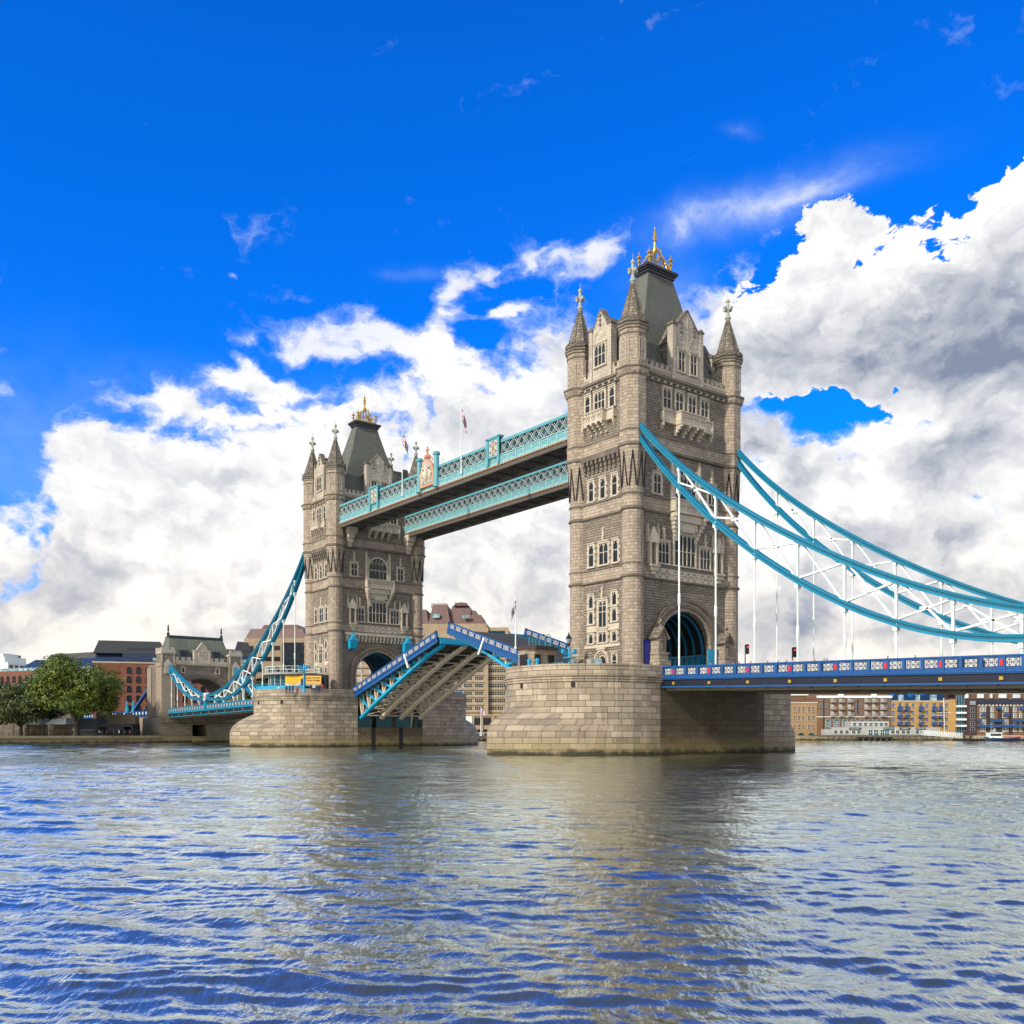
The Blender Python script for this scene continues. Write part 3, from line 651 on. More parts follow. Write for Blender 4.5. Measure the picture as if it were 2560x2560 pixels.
        m.box(-3.6, 3.6, 0, .6, 38.75, 39.2)
        m.build('machicolation', 'mould', root)
        for c in (-2.1, 0.15, 2.4): window(F, root, c-.42, c+.42, 33.6, 36.1, 1, (35.0,))
        for c, hw_, n, sp in ((-2.1, .45, 1, 0), (.3, .82, 2, 1.9), (2.55, .42, 1, 0)): window(F, root, c-hw_, c+hw_, 24.9, 27.6, n, (26.4,), spike=sp)
        for c, z0, z1 in ((-2.15, 19.4, 20.9), (2.35, 19.4, 20.9), (-2.15, 17.3, 18.8), (2.35, 17.3, 18.8), (-2.15, 14.7, 15.8), (2.35, 14.7, 15.8)): window(F, root, c-.38, c+.38, z0, z1, 1, jamb=.28)
        window(F, root, -.6, .8, 16.7, 20.0, 2, (18.6, 19.4), jamb=.32, spike=1.7); window(F, root, -.6, .8, 14.7, 15.9, 2, jamb=.32)
        m = MB(F); m.box(-3.4, 3.4, 0, .13, 13.9, 14.35); m.box(-3.0, -1.2, 0, .10, 16.05, 16.9); m.box(1.3, 3.2, 0, .10, 16.05, 16.9); m.box(-1.1, 1.3, 0, .12, 16.05, 16.4); m.box(-.7, .9, .1, .5, 13.6, 13.95)
        m.build('stone_band', 'trim', root)
        # pointed doorway with nested orders
        m = MB(F)
        for i, (a, zt, d, mt) in enumerate(((1.5, 13.7, .40, 0), (1.2, 13.4, .28, 1), (.95, 13.1, .14, 0))):
            O = lancet(-a+.1, a+.1, ZB, zt); I = lancet(-a+.32, a-.12, ZB, zt-.3); m.cur = mt
            for q in range(1, len(O)-1): m.hexa([(I[q][0], 0, I[q][1]), (O[q][0], 0, O[q][1]), (O[q][0], d, O[q][1]), (I[q][0], d, I[q][1]), (I[q+1][0], 0, I[q+1][1]), (O[q+1][0], 0, O[q+1][1]), (O[q+1][0], d, O[q+1][1]), (I[q+1][0], d, I[q+1][1])])
            m.hexa([(I[-1][0], 0, I[-1][1]), (O[-1][0], 0, O[-1][1]), (O[-1][0], d, O[-1][1]), (I[-1][0], d, I[-1][1]), (I[0][0], 0, I[0][1]), (O[0][0], 0, O[0][1]), (O[0][0], d, O[0][1]), (I[0][0], d, I[0][1])])
        m.cur = 2; m.slab(lancet(-.65, .85, ZB, 12.9), 0, .05)
        m.build('doorway', ['trim', 'ashlar', 'dark'], root)
        window(F, root, 2.0, 2.75, 11.0, 12.9, 1, (12,), quoin=False)
    for k in 'SN':
        F = FR[k]
        for c in (-3.85, -1.5, .95, 3.4): window(F, root, c-.68, c+.68, 45.1, 47.5, 2, (46.3,), w=.22, quoin=False, jamb=.22)
        corbelled_balcony(F, root, -5.0, 4.7, 43.0, 44.6, .5, -2.6, 2.3, 1.45, w=.22)
        for c in (-5.45, 5.1): window(F, root, c-.62, c+.62, 33.8, 36.2, 2, (35.1,), spike=1.9, jamb=.3)
        window(F, root, -2.1, 1.9, 33.6, 37.7, 5, (35.2,), point=True, jamb=.3)
        m = MB(F); z = 33.4
        for i in range(4): uu = -1.3+i*.8; m.box(uu-.05, uu+.05, .03, .13, z, 37.0-abs(i-1.5)*.3)
        for i in range(5): uu = -2.1+i*.8; m.bar((uu, .08, 36.1), (uu+.4, .08, 36.9), .06, .07, up=(0, 1, 0)); m.bar((uu+.8, .08, 36.1), (uu+.4, .08, 36.9), .06, .07, up=(0, 1, 0))
        for s in (-2.75, 2.55): m.box(s-.2, s+.2, 0, .3, 33.2, 38.3); m.slab([(s-.2, 38.3), (s+.2, 38.3), (s, 39)], 0, .25)
        m.build('mullions', 'trim', root)
        corbelled_balcony(F, root, -3.1, 3.2, 31.5, 33.3, 1.1, w=0)
        m = MB(F)   # curved brackets and carved soffit below the balcony
        for s in (-1, 1):
            for q in range(7):
                t = q/6; d = 1.1*(1-t)**1.5+.22; zc = 31.4-t*2.9; m.box(*sorted((s*(3.0-.9*t**1.5), s*(2.5-.9*t**1.5))), 0, d, zc-.48, zc)
        m.box(-2.3, 2.3, 0, .75, 30.5, 31.45); m.box(-1.9, 1.9, 0, .45, 29.5, 30.5); m.box(-1.2, 1.2, .3, .6, 29.2, 30.2)
        m.build('bracket', 'trim', root)
        window(F, root, -2.15, 1.75, 24.9, 28.9, 5, (26.7,), jamb=.3, quoin=False)
        for c in (-4.25, 3.75): window(F, root, c-.95, c+.95, 24.9, 27.5, 3, (26.2,), jamb=.26, quoin=False, spike=1.8)
        # statue niches with canopies
        for s, c in ((-1, -6.35), (1, 6.3)):
            if k == 'N' : c = c*.93
            m = MB(F); m.cur = 0
            m.box(c-.75, c-.45, 0, .5, 24.3, 27.2); m.box(c+.45, c+.75, 0, .5, 24.3, 27.2); m.slab([(c-.9, 27.2), (c+.9, 27.2), (c+.75, 28.0), (c, 29.3), (c-.75, 28.0)], 0, .55)
            for e in (-.95, .95): m.box(c+e-.13, c+e+.13, 0, .4, 27.2, 29.0); m.slab([(c+e-.13, 29.0), (c+e+.13, 29.0), (c+e, 29.8)], 0, .3)
            m.box(c-.85, c+.85, 0, .8, 24.1, 24.35); m.box(c-.65, c+.65, 0, .6, 23.6, 24.1); m.box(c-.4, c+.4, 0, .4, 23.1, 23.6)
            m.cur = 1; m.box(c-.45, c+.45, 0, .06, 24.35, 27.6)
            m.build('niche', ['trim', 'mould'], root)
        m = MB(F)
        for a, b in ((-5.6, -3.0), (-2.6, 2.2), (2.6, 5.1)):
            m.face([(a, .13, 22.85), (b, .13, 22.85), (b, .13, 23.95), (a, .13, 23.95)], [(0, 0), (round((b-a)/1.1)*1.0, 0), (round((b-a)/1.1)*1.0, 1), (0, 1)])
        m.build('carved_frieze', 'orn_stone', root)
        m = MB(F); m.box(-5.9, 5.4, 0, .11, 22.78, 24.15)
        m.build('frieze_backing', 'trim', root)
    F = FR['S']
    for s in (-1, 1):   # gabled buttress shrines beside the road arch
        c = s*6.35; m = MB(F); m.cur = 0
        m.box(c-1.0, c+1.0, 0, 2.4, ZB, 11.9); m.box(c-.85, c+.85, 0, 2.1, 11.9, 13.0); m.box(c-.7, c+.7, 0, 1.9, 13.0, 15.0)
        m.box(c-.95, c+.95, 0, 2.2, 12.75, 13.0)
        m.cur = 1; m.slab([(c-1.15, 14.75), (c, 16.3), (c+1.15, 14.75), (c+1.0, 14.6), (c, 15.9), (c-1.0, 14.6)], -.1, 2.2); m.slab([(c-.9, 14.8), (c+.9, 14.8), (c, 15.95)], 1.6, 2.0)
        m.cur = 0; m.box(c-.1, c+.1, 1.5, 1.7, 16.1, 17.3); m.box(c-.36, c+.36, 1.5, 1.7, 16.65, 16.9)
        m.cur = 2; m.box(c-.28, c+.28, 1.9, 2.1, 13.3, 14.2); m.box(c-.38, c+.38, 1.9, 2.0, 14.2, 14.5)
        m.build('buttress', ['ashlar', 'spire', 'mould'], root)
    m = MB(F); m.box(-8.1, -7.2, .0, .5, ZB, 14.6); m.build('gate_door', 'deepblue', root)
    m = MB(F); m.box(3.7, 5.35, .55, .7, ZB, 14.0); m.build('hoarding', 'bascule_cyan', root)
    for a_, b_ in ((4.95, 5.4), (-5.4, -4.95)): m = MB(F); m.box(a_, b_, -.5, .9, ZB, 14.1); m.build('gate_leaf', 'chain_blue', root)
    # ---- inner face: machicolated cornice over the arch and two painted lantern boxes
    F = FR['N']; m = MB(F); m.cur = 0
    for i in range(18):
        uu = -7.3+i*.82; m.box(uu, uu+.45, 0, .62, 21.3, 22.1); m.box(uu, uu+.45, 0, .40, 20.75, 21.3)
    m.box(-7.6, 7.6, 0, .72, 21.95, 22.5)
    m.build('machicolation', 'trim', root)
    for c in (-6.2, 6.2):
        m = MB(F); m.hexa([(c-.7, .2, 19.0), (c+.7, .2, 19.0), (c+.7, 1.2, 19.3), (c-.7, 1.2, 19.3), (c-.85, .2, 20.8), (c+.85, .2, 20.8), (c+.85, 1.6, 20.8), (c-.85, 1.6, 20.8)])
        m.slab([(c-.9, 20.8), (c+.9, 20.8), (c, 22.0)], .2, 1.7); m.box(c-.1, c+.1, .8, 1.0, 22.0, 22.5)
        m.build('lantern_box', 'bascule_cyan', root)
    # ---- stone brackets that carry the walkways
    for c in (-8.6+1.9, 8.6-1.9):
        m = MB(F); m.box(c-.9, c+.9, .2, 2.1, 41.7, 43.0); m.box(c-.7, c+.7, .2, 1.5, 40.9, 41.7); m.box(c-.55, c+.55, 0, 1.1, 40.1, 40.9); m.box(c-.4, c+.4, 0, .8, 39.2, 40.1)
        m.build('walkway_bracket', 'trim', root)
    return root
south_tower = tower('bridge_tower', 'near stone bridge tower, the one with blue chains running right from its shoulders', (41.15, 0, 0), 0, False)
north_tower = tower('bridge_tower', 'smaller-looking far stone bridge tower behind the open bascules, left end of the high walkways', (-41.15, 0, 0), math.pi, True)
# ------------------------------------------------------------------ piers
def pier(name, label, x0, rz):
    root = thing(name, label, 'bridge pier', (x0, 0, 0), rz, 'the two masonry river piers')
    H = 10.65; YC = 12.3; r0 = (H*H+16.2**2)/(2*H)
    def outline(g, off=0.0, n=16, z=None):
        pts = []
        for sgn in (1, -1):
            for i in range(n+1):
                th = math.pi*i/n; cx = math.cos(th)*sgn; xs = H*cx
                ys = H*math.sin(th); yo = math.sqrt(max(r0*r0-(abs(xs)-H+r0)**2, 0))
                rx, ry = math.cos(th)*sgn, math.sin(th)
                yo = ys+(yo-ys)*min(max((yo-ys)/5.55, 0), 1)**.9; gg = g
                if z is not None:   # the sloping apron climbs highest at the nose
                    top = .15+3.75*min(max(yo-ys, 0)/5.5, 1)**.8; gg = 1.0 if z <= 2.6 else max(0, 1-((z-2.6)/top)**2.1)
                y = ys+(yo-ys)*gg
                pts.append(((H+off)*cx, sgn*(YC+y+off*math.sin(th))))
            # straight side divisions follow
            for q in ((10, 7.3, 0, -7.3, -10) if sgn == 1 else (-10, -7.3, 0, 7.3, 10)): pts.append((-sgn*(H+off), q))
        return pts   # starts at (+H, YC), runs over the +Y nose to (-H, YC), down the -X side, over the -Y nose, up the +X side
    Z = [-1.5, 0, 1.2, 2.6]+[2.6+4.0*t for t in (.15, .3, .42, .54, .64, .73, .81, .88, .94, 1.0)]+[7.6, 8.9]
    g = lambda z: 1.0 if z <= 2.6 else (max(0, 1-((z-2.6)/4.0)**1.7) if z < 6.6 else 0)
    O = [outline(g(z), z=z) for z in Z]; n = len(O[0])
    us = [0]; B = outline(0)
    for i in range(n): us.append(us[-1]+math.dist(B[i], B[(i+1) % n]))
    m = MB()
    def seg(i):   # which side: +X side is the chamber side facing the opening span
        a, b = B[i], B[(i+1) % n]; return (a[0]+b[0])/2, (a[1]+b[1])/2
    for k in range(len(Z)-1):
        for i in range(n):
            j = (i+1) % n; cx, cy = seg(i)
            if cx > H-.1 and abs(cy) < 7.3 and Z[k] >= 2.6+4*.3-.01: continue
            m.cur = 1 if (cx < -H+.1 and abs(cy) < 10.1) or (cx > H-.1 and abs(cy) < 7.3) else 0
            nose = g((Z[k]+Z[k+1])/2) < 1 and g((Z[k]+Z[k+1])/2) > 0
            m.face([(*O[k][i], Z[k]), (*O[k][j], Z[k]), (*O[k+1][j], Z[k+1]), (*O[k+1][i], Z[k+1])], [(us[i], Z[k]), (us[i+1], Z[k]), (us[i+1], Z[k+1]), (us[i], Z[k+1])])
    m.cur = 0
    zt = 2.6+4*.3
    m.face([(H, -7.3, zt), (H, 7.3, zt), (5.9, 7.3, zt), (5.9, -7.3, zt)])
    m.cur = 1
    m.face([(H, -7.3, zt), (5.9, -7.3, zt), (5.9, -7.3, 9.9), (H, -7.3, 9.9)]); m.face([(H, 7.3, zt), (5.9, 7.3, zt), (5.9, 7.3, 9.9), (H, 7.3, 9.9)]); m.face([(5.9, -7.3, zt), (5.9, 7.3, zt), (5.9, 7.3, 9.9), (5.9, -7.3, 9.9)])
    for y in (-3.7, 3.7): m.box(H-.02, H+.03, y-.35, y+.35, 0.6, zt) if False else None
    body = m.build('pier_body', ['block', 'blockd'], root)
    # string mouldings and parapet, left open where the bascule leaf lies
    m = MB()
    def band(z0, z1, off, thick, mt):
        a = outline(0, off); b = outline(0, off-thick); m.cur = mt
        for i in range(n):
            j = (i+1) % n; cx, cy = seg(i)
            if (cx > H-.1 and abs(cy) < 7.3) or (z1 > 9.9 and cx < -H+.1 and abs(cy) < 9.9): continue
            uvs = [(us[i], z0), (us[i+1], z0), (us[i+1], z1), (us[i], z1)]
            m.face([(*a[i], z0), (*a[j], z0), (*a[j], z1), (*a[i], z1)], uvs); m.face([(*b[i], z0), (*b[j], z0), (*b[j], z1), (*b[i], z1)], uvs)
            m.face([(*a[i], z1), (*a[j], z1), (*b[j], z1), (*b[i], z1)]); m.face([(*a[i], z0), (*a[j], z0), (*b[j], z0), (*b[i], z0)])
            m.face([(*a[i], z0), (*b[i], z0), (*b[i], z1), (*a[i], z1)]); m.face([(*a[j], z0), (*b[j], z0), (*b[j], z1), (*a[j], z1)])
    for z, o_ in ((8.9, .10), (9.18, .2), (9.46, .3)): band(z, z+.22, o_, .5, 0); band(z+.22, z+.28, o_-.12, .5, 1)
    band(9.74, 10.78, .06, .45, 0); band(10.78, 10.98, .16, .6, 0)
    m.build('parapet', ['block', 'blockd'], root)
    m = MB(); P_ = outline(0, -.05)
    m.face([(min(x, H), y, 9.85) for x, y in P_ if not (x > H-.2 and abs(y) < 8)] if False else [(x, y, 9.85) for x, y in P_ if y > 7.2 or y < -7.2 or x < 0][:0] or [(x, y, 9.85) for x, y in P_ if y >= 7.25], None)
    m.face([(x, y, 9.85) for x, y in P_ if y <= -7.25]); m.face([(-H, -7.3, 9.85), (5.9, -7.3, 9.85), (5.9, 7.3, 9.85), (-H, 7.3, 9.85)])
    m.build('pier_deck', 'paving', root)
    # drainage slots, chamber fittings and fender recesses
    m = MB()
    for sy in (-1, 1):
        for th in (2.2, 1.6, .9):
            for sx in (-1,):
                c, s_ = math.cos(th)*sx, math.sin(th); x, y = (H+.03)*c, sy*(YC+(H+.03)*s_); t = np.array([-s_*sy*1.0, c, 0]); t = np.array([-(sy*s_), c, 0])
                m.bar((x-t[0]*.22, y-t[1]*.22, 8.5), (x+t[0]*.22, y+t[1]*.22, 8.5), .12, .62)
    for y in (-3.9, 2.3): m.box(H-.3, H+.02, y-.45, y+.45, 0.2, zt+.02)
    m.build('slot', 'dark', root)
    m = MB()
    for y0, y1 in ((-6.9, -3.6), (-2.6, .9), (1.7, 5.2), (6.1, 7.2)): m.box(H-1.4, H-1.1, y0, y1, zt, 6.3); m.box(H-.9, H-.84, y0, y1, 4.5, 4.56); m.bar((H-.87, y0, zt), (H-.87, y0, 4.56), .06)
    m.build('chamber_panel', 'teal_dark', root)
    return root
pier_n = pier('river_pier', 'left masonry river pier in mid stream, carrying the far tower', -41.15, 0)
pier_s = pier('river_pier', 'right masonry river pier, nearest and largest, rounded cutwater in front', 41.15, math.pi)
# ------------------------------------------------------------------ high level walkways
def walkway(label, y0, y1, crests):
    root = thing('high_walkway', label, 'walkway', (0, (y0+y1)/2, 0), 0, 'the two high level walkways'); hw = (y1-y0)/2; X0, X1 = -36.5, 34.8
    m = MB(); m.box(X0, X1, -hw, hw, 46.75, 46.92); m.box(X0, X1, -hw-.12, -hw+.2, 46.55, 46.95); m.box(X0, X1, hw-.2, hw+.12, 46.55, 46.95)
    x = X0+1
    m.box(X0, X1, -hw*.45, hw*.45, 46.92, 47.05)
    m.build('roof', 'teal', root)
    m = MB(); m.box(X0, X1, -hw+.45, hw-.45, 44.3, 46.7); m.build('glazing', 'glass_teal', root)
    for s in (-1, 1):
        m = MB(); y = s*(hw-.05); pitch = 1.72; k = int((X1-X0)/pitch); pitch = (X1-X0)/k
        for i in range(k):
            a, b = X0+i*pitch, X0+(i+1)*pitch
            m.bar((a, y, 44.75), (b, y, 46.6), .07, .17, up=(0, 1, 0)); m.bar((a, y-s*.1, 46.6), (b, y-s*.1, 44.75), .07, .17, up=(0, 1, 0))
            m.bar((a+.42, y, 44.75), (min(b+.42, X1), y, 46.6), .05, .08, up=(0, 1, 0)); m.bar((a+.42, y-s*.1, 46.6), (min(b+.42, X1), y-s*.1, 44.75), .05, .08, up=(0, 1, 0))
        m.build('lattice', 'lattice_pale', root)
        m = MB(); m.box(X0, X1, *sorted((y, y+s*.12)), 43.5, 44.75); m.box(X0, X1, *sorted((y, y+s*.26)), 44.65, 44.8); m.box(X0, X1, *sorted((y, y+s*.30)), 43.35, 43.55)
        k = 38; pitch = (X1-X0)/k
        for i in range(k+1): xx = X0+i*pitch; m.box(xx-.12, xx+.12, *sorted((y, y+s*.22)), 43.5, 44.7)
        f = m.build('fascia', 'teal_light', root)
        m = MB()
        for i in range(k):
            xx = X0+i*pitch; m.slab([(xx+.35, 43.85), (xx+pitch-.35, 43.85), (xx+pitch-.35, 44.1), (xx+pitch-.6, 44.35), (xx+.6, 44.35), (xx+.35, 44.1)], 0, 0) if False else None
            for a_, b_, z_, h_ in ((.35, pitch-.35, 44.28, .1), (.35, .5, 43.8, .5), (pitch-.5, pitch-.35, 43.8, .5), (pitch/2-.2, pitch/2+.2, 43.95, .2)): m.box(xx+a_, xx+b_, *sorted((y+s*.12, y+s*.17)), z_, z_+h_)
        m.build('fascia_tracery', 'teal', f)
        m = MB(); m.box(X0, X1, *sorted((y, y+s*.22)), 43.22, 43.35)
        for i in range(k*2): xx = X0+i*pitch/2; m.box(xx, xx+.22, *sorted((y+s*.2, y+s*.34)), 43.22, 43.36)
        m.build('gilt_edge', 'copper', root)
    m = MB(); m.box(X0, X1, -hw, hw, 43.05, 43.2)
    for y in (-hw+.15, hw-.15): m.box(X0, X1, y-.2, y+.2, 42.55, 43.1)
    k = 18; p = (X1-X0)/k
    for i in range(k):
        a = X0+i*p; m.box(a-.08, a+.08, -hw, hw, 42.7, 43.05); m.bar((a, -hw+.3, 42.85), (a+p, hw-.3, 42.85), .1, .12); m.bar((a, hw-.3, 42.8), (a+p, -hw+.3, 42.8), .1, .12)
    m.build('floor_frame', 'under', root)
    if crests:
        y = -hw-.1
        for a, b in ((-22.3, -18.9), (14.6, 17.9)):
            m = MB(); m.box(a, b, y-.25, y+.35, 44.6, 47.45); m.box(a-.12, b+.12, y-.4, y+.5, 47.45, 47.75); m.box(a, a+.5, y-.4, y, 43.5, 47.6); m.box(b-.5, b, y-.4, y, 43.5, 47.6)
            q = m.build('plaque', 'teal', root); m = MB(); m.face([(a+.7, y-.27, 44.9), (b-.7, y-.27, 44.9), (b-.7, y-.27, 47.1), (a+.7, y-.27, 47.1)], [(0, 0), (1, 0), (1, 2), (0, 2)]); m.build('plaque_relief', 'orn_stone', q)
        m = MB()
        for cx in (-4.9, .35): m.lathe([(43.4, .62), (44.5, .62), (44.6, .45), (48.6, .45), (48.7, .62), (48.95, .66), (49.2, .5)], c=(cx, y-.2), n=10)
        cr = m.build('crest_column', 'teal', root)
        m = MB(); prof_ = [(-4.4, 44.0), (-.15, 44.0), (-.15, 46.2), (-.6, 47.4), (-1.5, 48.2), (-2.27, 48.9), (-3.05, 48.2), (-3.95, 47.4), (-4.4, 46.2)]
        m.slab([(a, b) for a, b in prof_], y-.45, y-.1); cp = m.build('crest_panel', 'copper', root)
        m = MB(); ins_ = [(-2.27+(a+2.27)*.8, 46.2+(b-46.2)*.82) for a, b in prof_]; m.slab(ins_, y-.55, y-.45); m.build('crest_field', 'greypanel', cp)
        m = MB(); random.seed(3)
        m.lathe([(44.7, .1), (45.2, .5), (46.0, .7), (46.3, .68)], c=(-2.27, y-.6), n=10)
        for s in (-1, 1):
            m.tube([(-2.27+s*.9, y-.6, 44.6), (-2.27+s*1.2, y-.65, 45.4), (-2.27+s*1.0, y-.65, 46.2), (-2.27+s*.8, y-.65, 46.9), (-2.27+s*1.1, y-.6, 47.3)], [.18, .25, .3, .2, .12], 6)
            m.tube([(-2.27+s*1.3, y-.6, 45.0), (-2.27+s*1.5, y-.65, 45.9), (-2.27+s*1.3, y-.6, 46.6)], [.12, .2, .08], 6)
        m.lathe([(46.4, .35), (46.8, .4), (47.1, .2), (47.5, .3), (47.7, .1)], c=(-2.27, y-.6), n=8)
        m.build('crest_carving', 'cream', cp)
        m = MB(); m.bar((-2.27, y-.3, 48.8), (-2.27, y-.3, 50.6), .22); m.bar((-2.75, y-.3, 50.05), (-1.8, y-.3, 50.05), .22); m.lathe([(48.7, .5), (49.0, .62), (49.3, .35)], c=(-2.27, y-.3), n=8)
        for s in (-1, 1):
            for q in range(4): m.bar((-2.27+s*(.6+q*.35), y-.3, 48.7-q*.25), (-2.27+s*(.6+q*.35), y-.3, 49.25-q*.25), .09)
        m.build('crest_finial', 'copper', cp)
    return root
walk_w = walkway('nearer high walkway with heraldic crest and plaques on its lattice side', -9.0, -4.2, True)
walk_e = walkway('farther, plainer high walkway between the towers, seen below the crested one', 6.0, 10.6, False)
# ------------------------------------------------------------------ panel parapet pieces
def panel_mesh(parent, name='parapet_panel', wd=1.25, ht=.62):
    m = MB(); m.box(-wd/2-.06, wd/2+.06, -.03, .03, -.06, ht+.06)
    m.v = [tuple(p) for p in m.v]; o = m.build(name, 'royal_dark', parent)
    p = MB()
    for s in (-1, 1): p.face([(-wd/2, s*.035, 0), (wd/2, s*.035, 0), (wd/2, s*.035, ht), (-wd/2, s*.035, ht)], [(0, 0), (2, 0), (2, 1), (0, 1)])
    p.build('openwork', 'orn_white', o)
    return o
# ------------------------------------------------------------------ bascule leaves
def bascule(label, ox, oz, ang, rz):
    root = thing('bascule_leaf', label, 'bascule', (ox, 0, oz), 0, 'the two raised roadway leaves')
    root.rotation_euler = (0, -ang, rz) if rz == 0 else (0, ang, 0); s = 1 if rz == 0 else -1
    L = 30.8; T = lambda p: (s*p[0], p[1], p[2])
    m = MB(T); m.box(-2.5, L, -8.0, 8.0, -.35, -.1); 
    for i in range(16): xx = .5+i*1.95; m.box(xx-.1, xx+.1, -7.9, 7.9, -.8, -.35)
    for y in np.linspace(-6, 6, 7): m.box(0, L-.3, y-.08, y+.08, -.62, -.35)
    m.build('deck_frame', 'under', root)
    m = MB(T); m.box(-2.5, L, -5.0, 5.0, -.1, 0.0); m.build('roadway', 'asphalt', root)
    m = MB(T); m.box(-2.5, L, -8, -5.0, -.1, .12); m.box(-2.5, L, 5.0, 8, -.1, .12); m.build('footway', 'teal_dark', root)
    ch = [(-.6, -4.45), (0, -4.3), (3, -3.8), (6, -3.3), (9, -2.9), (12, -2.5), (15.5, -2.1), (19, -1.65), (22.5, -1.25), (26, -.95), (30.2, -.9)]
    tops = [(x, -.45) for x, _ in ch]
    for k, y in enumerate((-6.6, -2.2, 2.2, 6.6)):
        m = MB(T); w_ = .42
        for (a, b) in zip(ch, ch[1:]): m.bar((a[0], y, a[1]-.15), (b[0], y, b[1]-.15), .75, .45, up=(0, 0, 1))
        m.bar((-.6, y, -.5), (30.5, y, -.5), .4, .3)
        for i in range(1, len(ch)-2):
            x, z = ch[i]; x2, z2 = ch[i+1]; m.bar((x, y, -.5), (x2, y, z2), .42, .3, up=(0, 1, 0))
            m.slab([(x-.5, -.65), (x+.5, -.65), (x, -1.1)], y-.05, y+.05) if abs(z) > 1.6 else None
        m.hexa([(25.5, y-.2, -1.0), (30.7, y-.2, -1.15), (30.7, y+.2, -1.15), (25.5, y+.2, -1.0), (25.5, y-.2, -.35), (30.7, y-.2, -.35), (30.7, y+.2, -.35), (25.5, y+.2, -.35)])
        tr = m.build('truss', 'bascule_cyan' if k == 0 else 'steelgrey', root)
        for i in range(1, len(ch)-2):
            m = MB(T); x, z = ch[i]; m.bar((x, y, z), (x, y, -.5), .34, .42, up=(0, 1, 0))
            if z < -1.8: x2, z2 = ch[i+1]; m.bar((x+1.2, y+.12, -.5), (x+.1, y+.12, z+.2), .2, .2, up=(0, 1, 0))
            m.build('truss_post', 'steelgrey', tr)
        if k == 0: tr['label'] = 'bright cyan outer truss'
    m = MB(T)
    for i in range(len(ch)-1):
        x, z = ch[i]; x2, z2 = ch[i+1]
        if i % 1 == 0 and i > 0:
            m.bar((x, -6.6, z+.05), (x, 6.6, z+.05), .18, .18); m.bar((x, -6.6, -1.0), (x, 6.6, -1.0), .14, .3) if z < -1.6 else None
            for ya, yb in ((-6.6, -2.2), (-2.2, 2.2), (2.2, 6.6)):
                if z < -1.5: m.bar((x, ya, z), (x, (ya+yb)/2, -.8), .14, .14); m.bar((x, (ya+yb)/2, -.8), (x, yb, z), .14, .14)
                if z2 < -1.2: m.bar((x, ya, z), (x2, yb, z2), .12, .1)
    m.build('cross_bracing', 'steelgrey', root)
    m = MB(T); m.box(30.6, 30.95, -7.6, 7.6, -1.0, -.05); m.build('leaf_nose', 'bascule_cyan', root)
    pn = None
    for y in (-8.0, 8.0):
        m = MB(T); sg = -1 if y < 0 else 1
        m.box(-.4, L+.1, y-.1, y+.1, -.75, .22); m.box(-.4, L+.1, y-.22, y+.22, -.12, .02); m.box(-.4, L+.1, y-.16, y+.16, 1.02, 1.2); m.box(-.4, L+.1, y-.14, y+.14, .16, .28); m.box(L-.4, L+.1, y-.16, y+.16, -.7, 1.25)
        k = 16; p = L/k
        for i in range(k+1): xx = i*p; m.box(xx-.16, xx+.16, y-.13, y+.13, .1, 1.1)
        par = m.build('parapet', 'royal', root); par['label'] = 'royal blue panelled parapet'
        for i in range(k):
            if pn is None: pn = panel_mesh(par, wd=1.45, ht=.66); pn.location = (s*(i+.5)*p, y, .33)
            else: inst(pn, par, (s*(i+.5)*p, y, .33))
    # resting post hung on the outer side
    m = MB(T); m.bar((20.2, -8.2, .9), (20.9, -8.25, -1.9), .22, .3); m.build('fender_post', 'white', root)
    return root
leaf_n = bascule('long raised bascule leaf on the left, its underside trusses facing the viewer', -31.0, 10.16, R_(15.95), 0)
leaf_s = bascule('shorter-looking raised bascule leaf on the right, sloping down behind the control cabin', 31.4, 10.75, R_(17.05), 1)
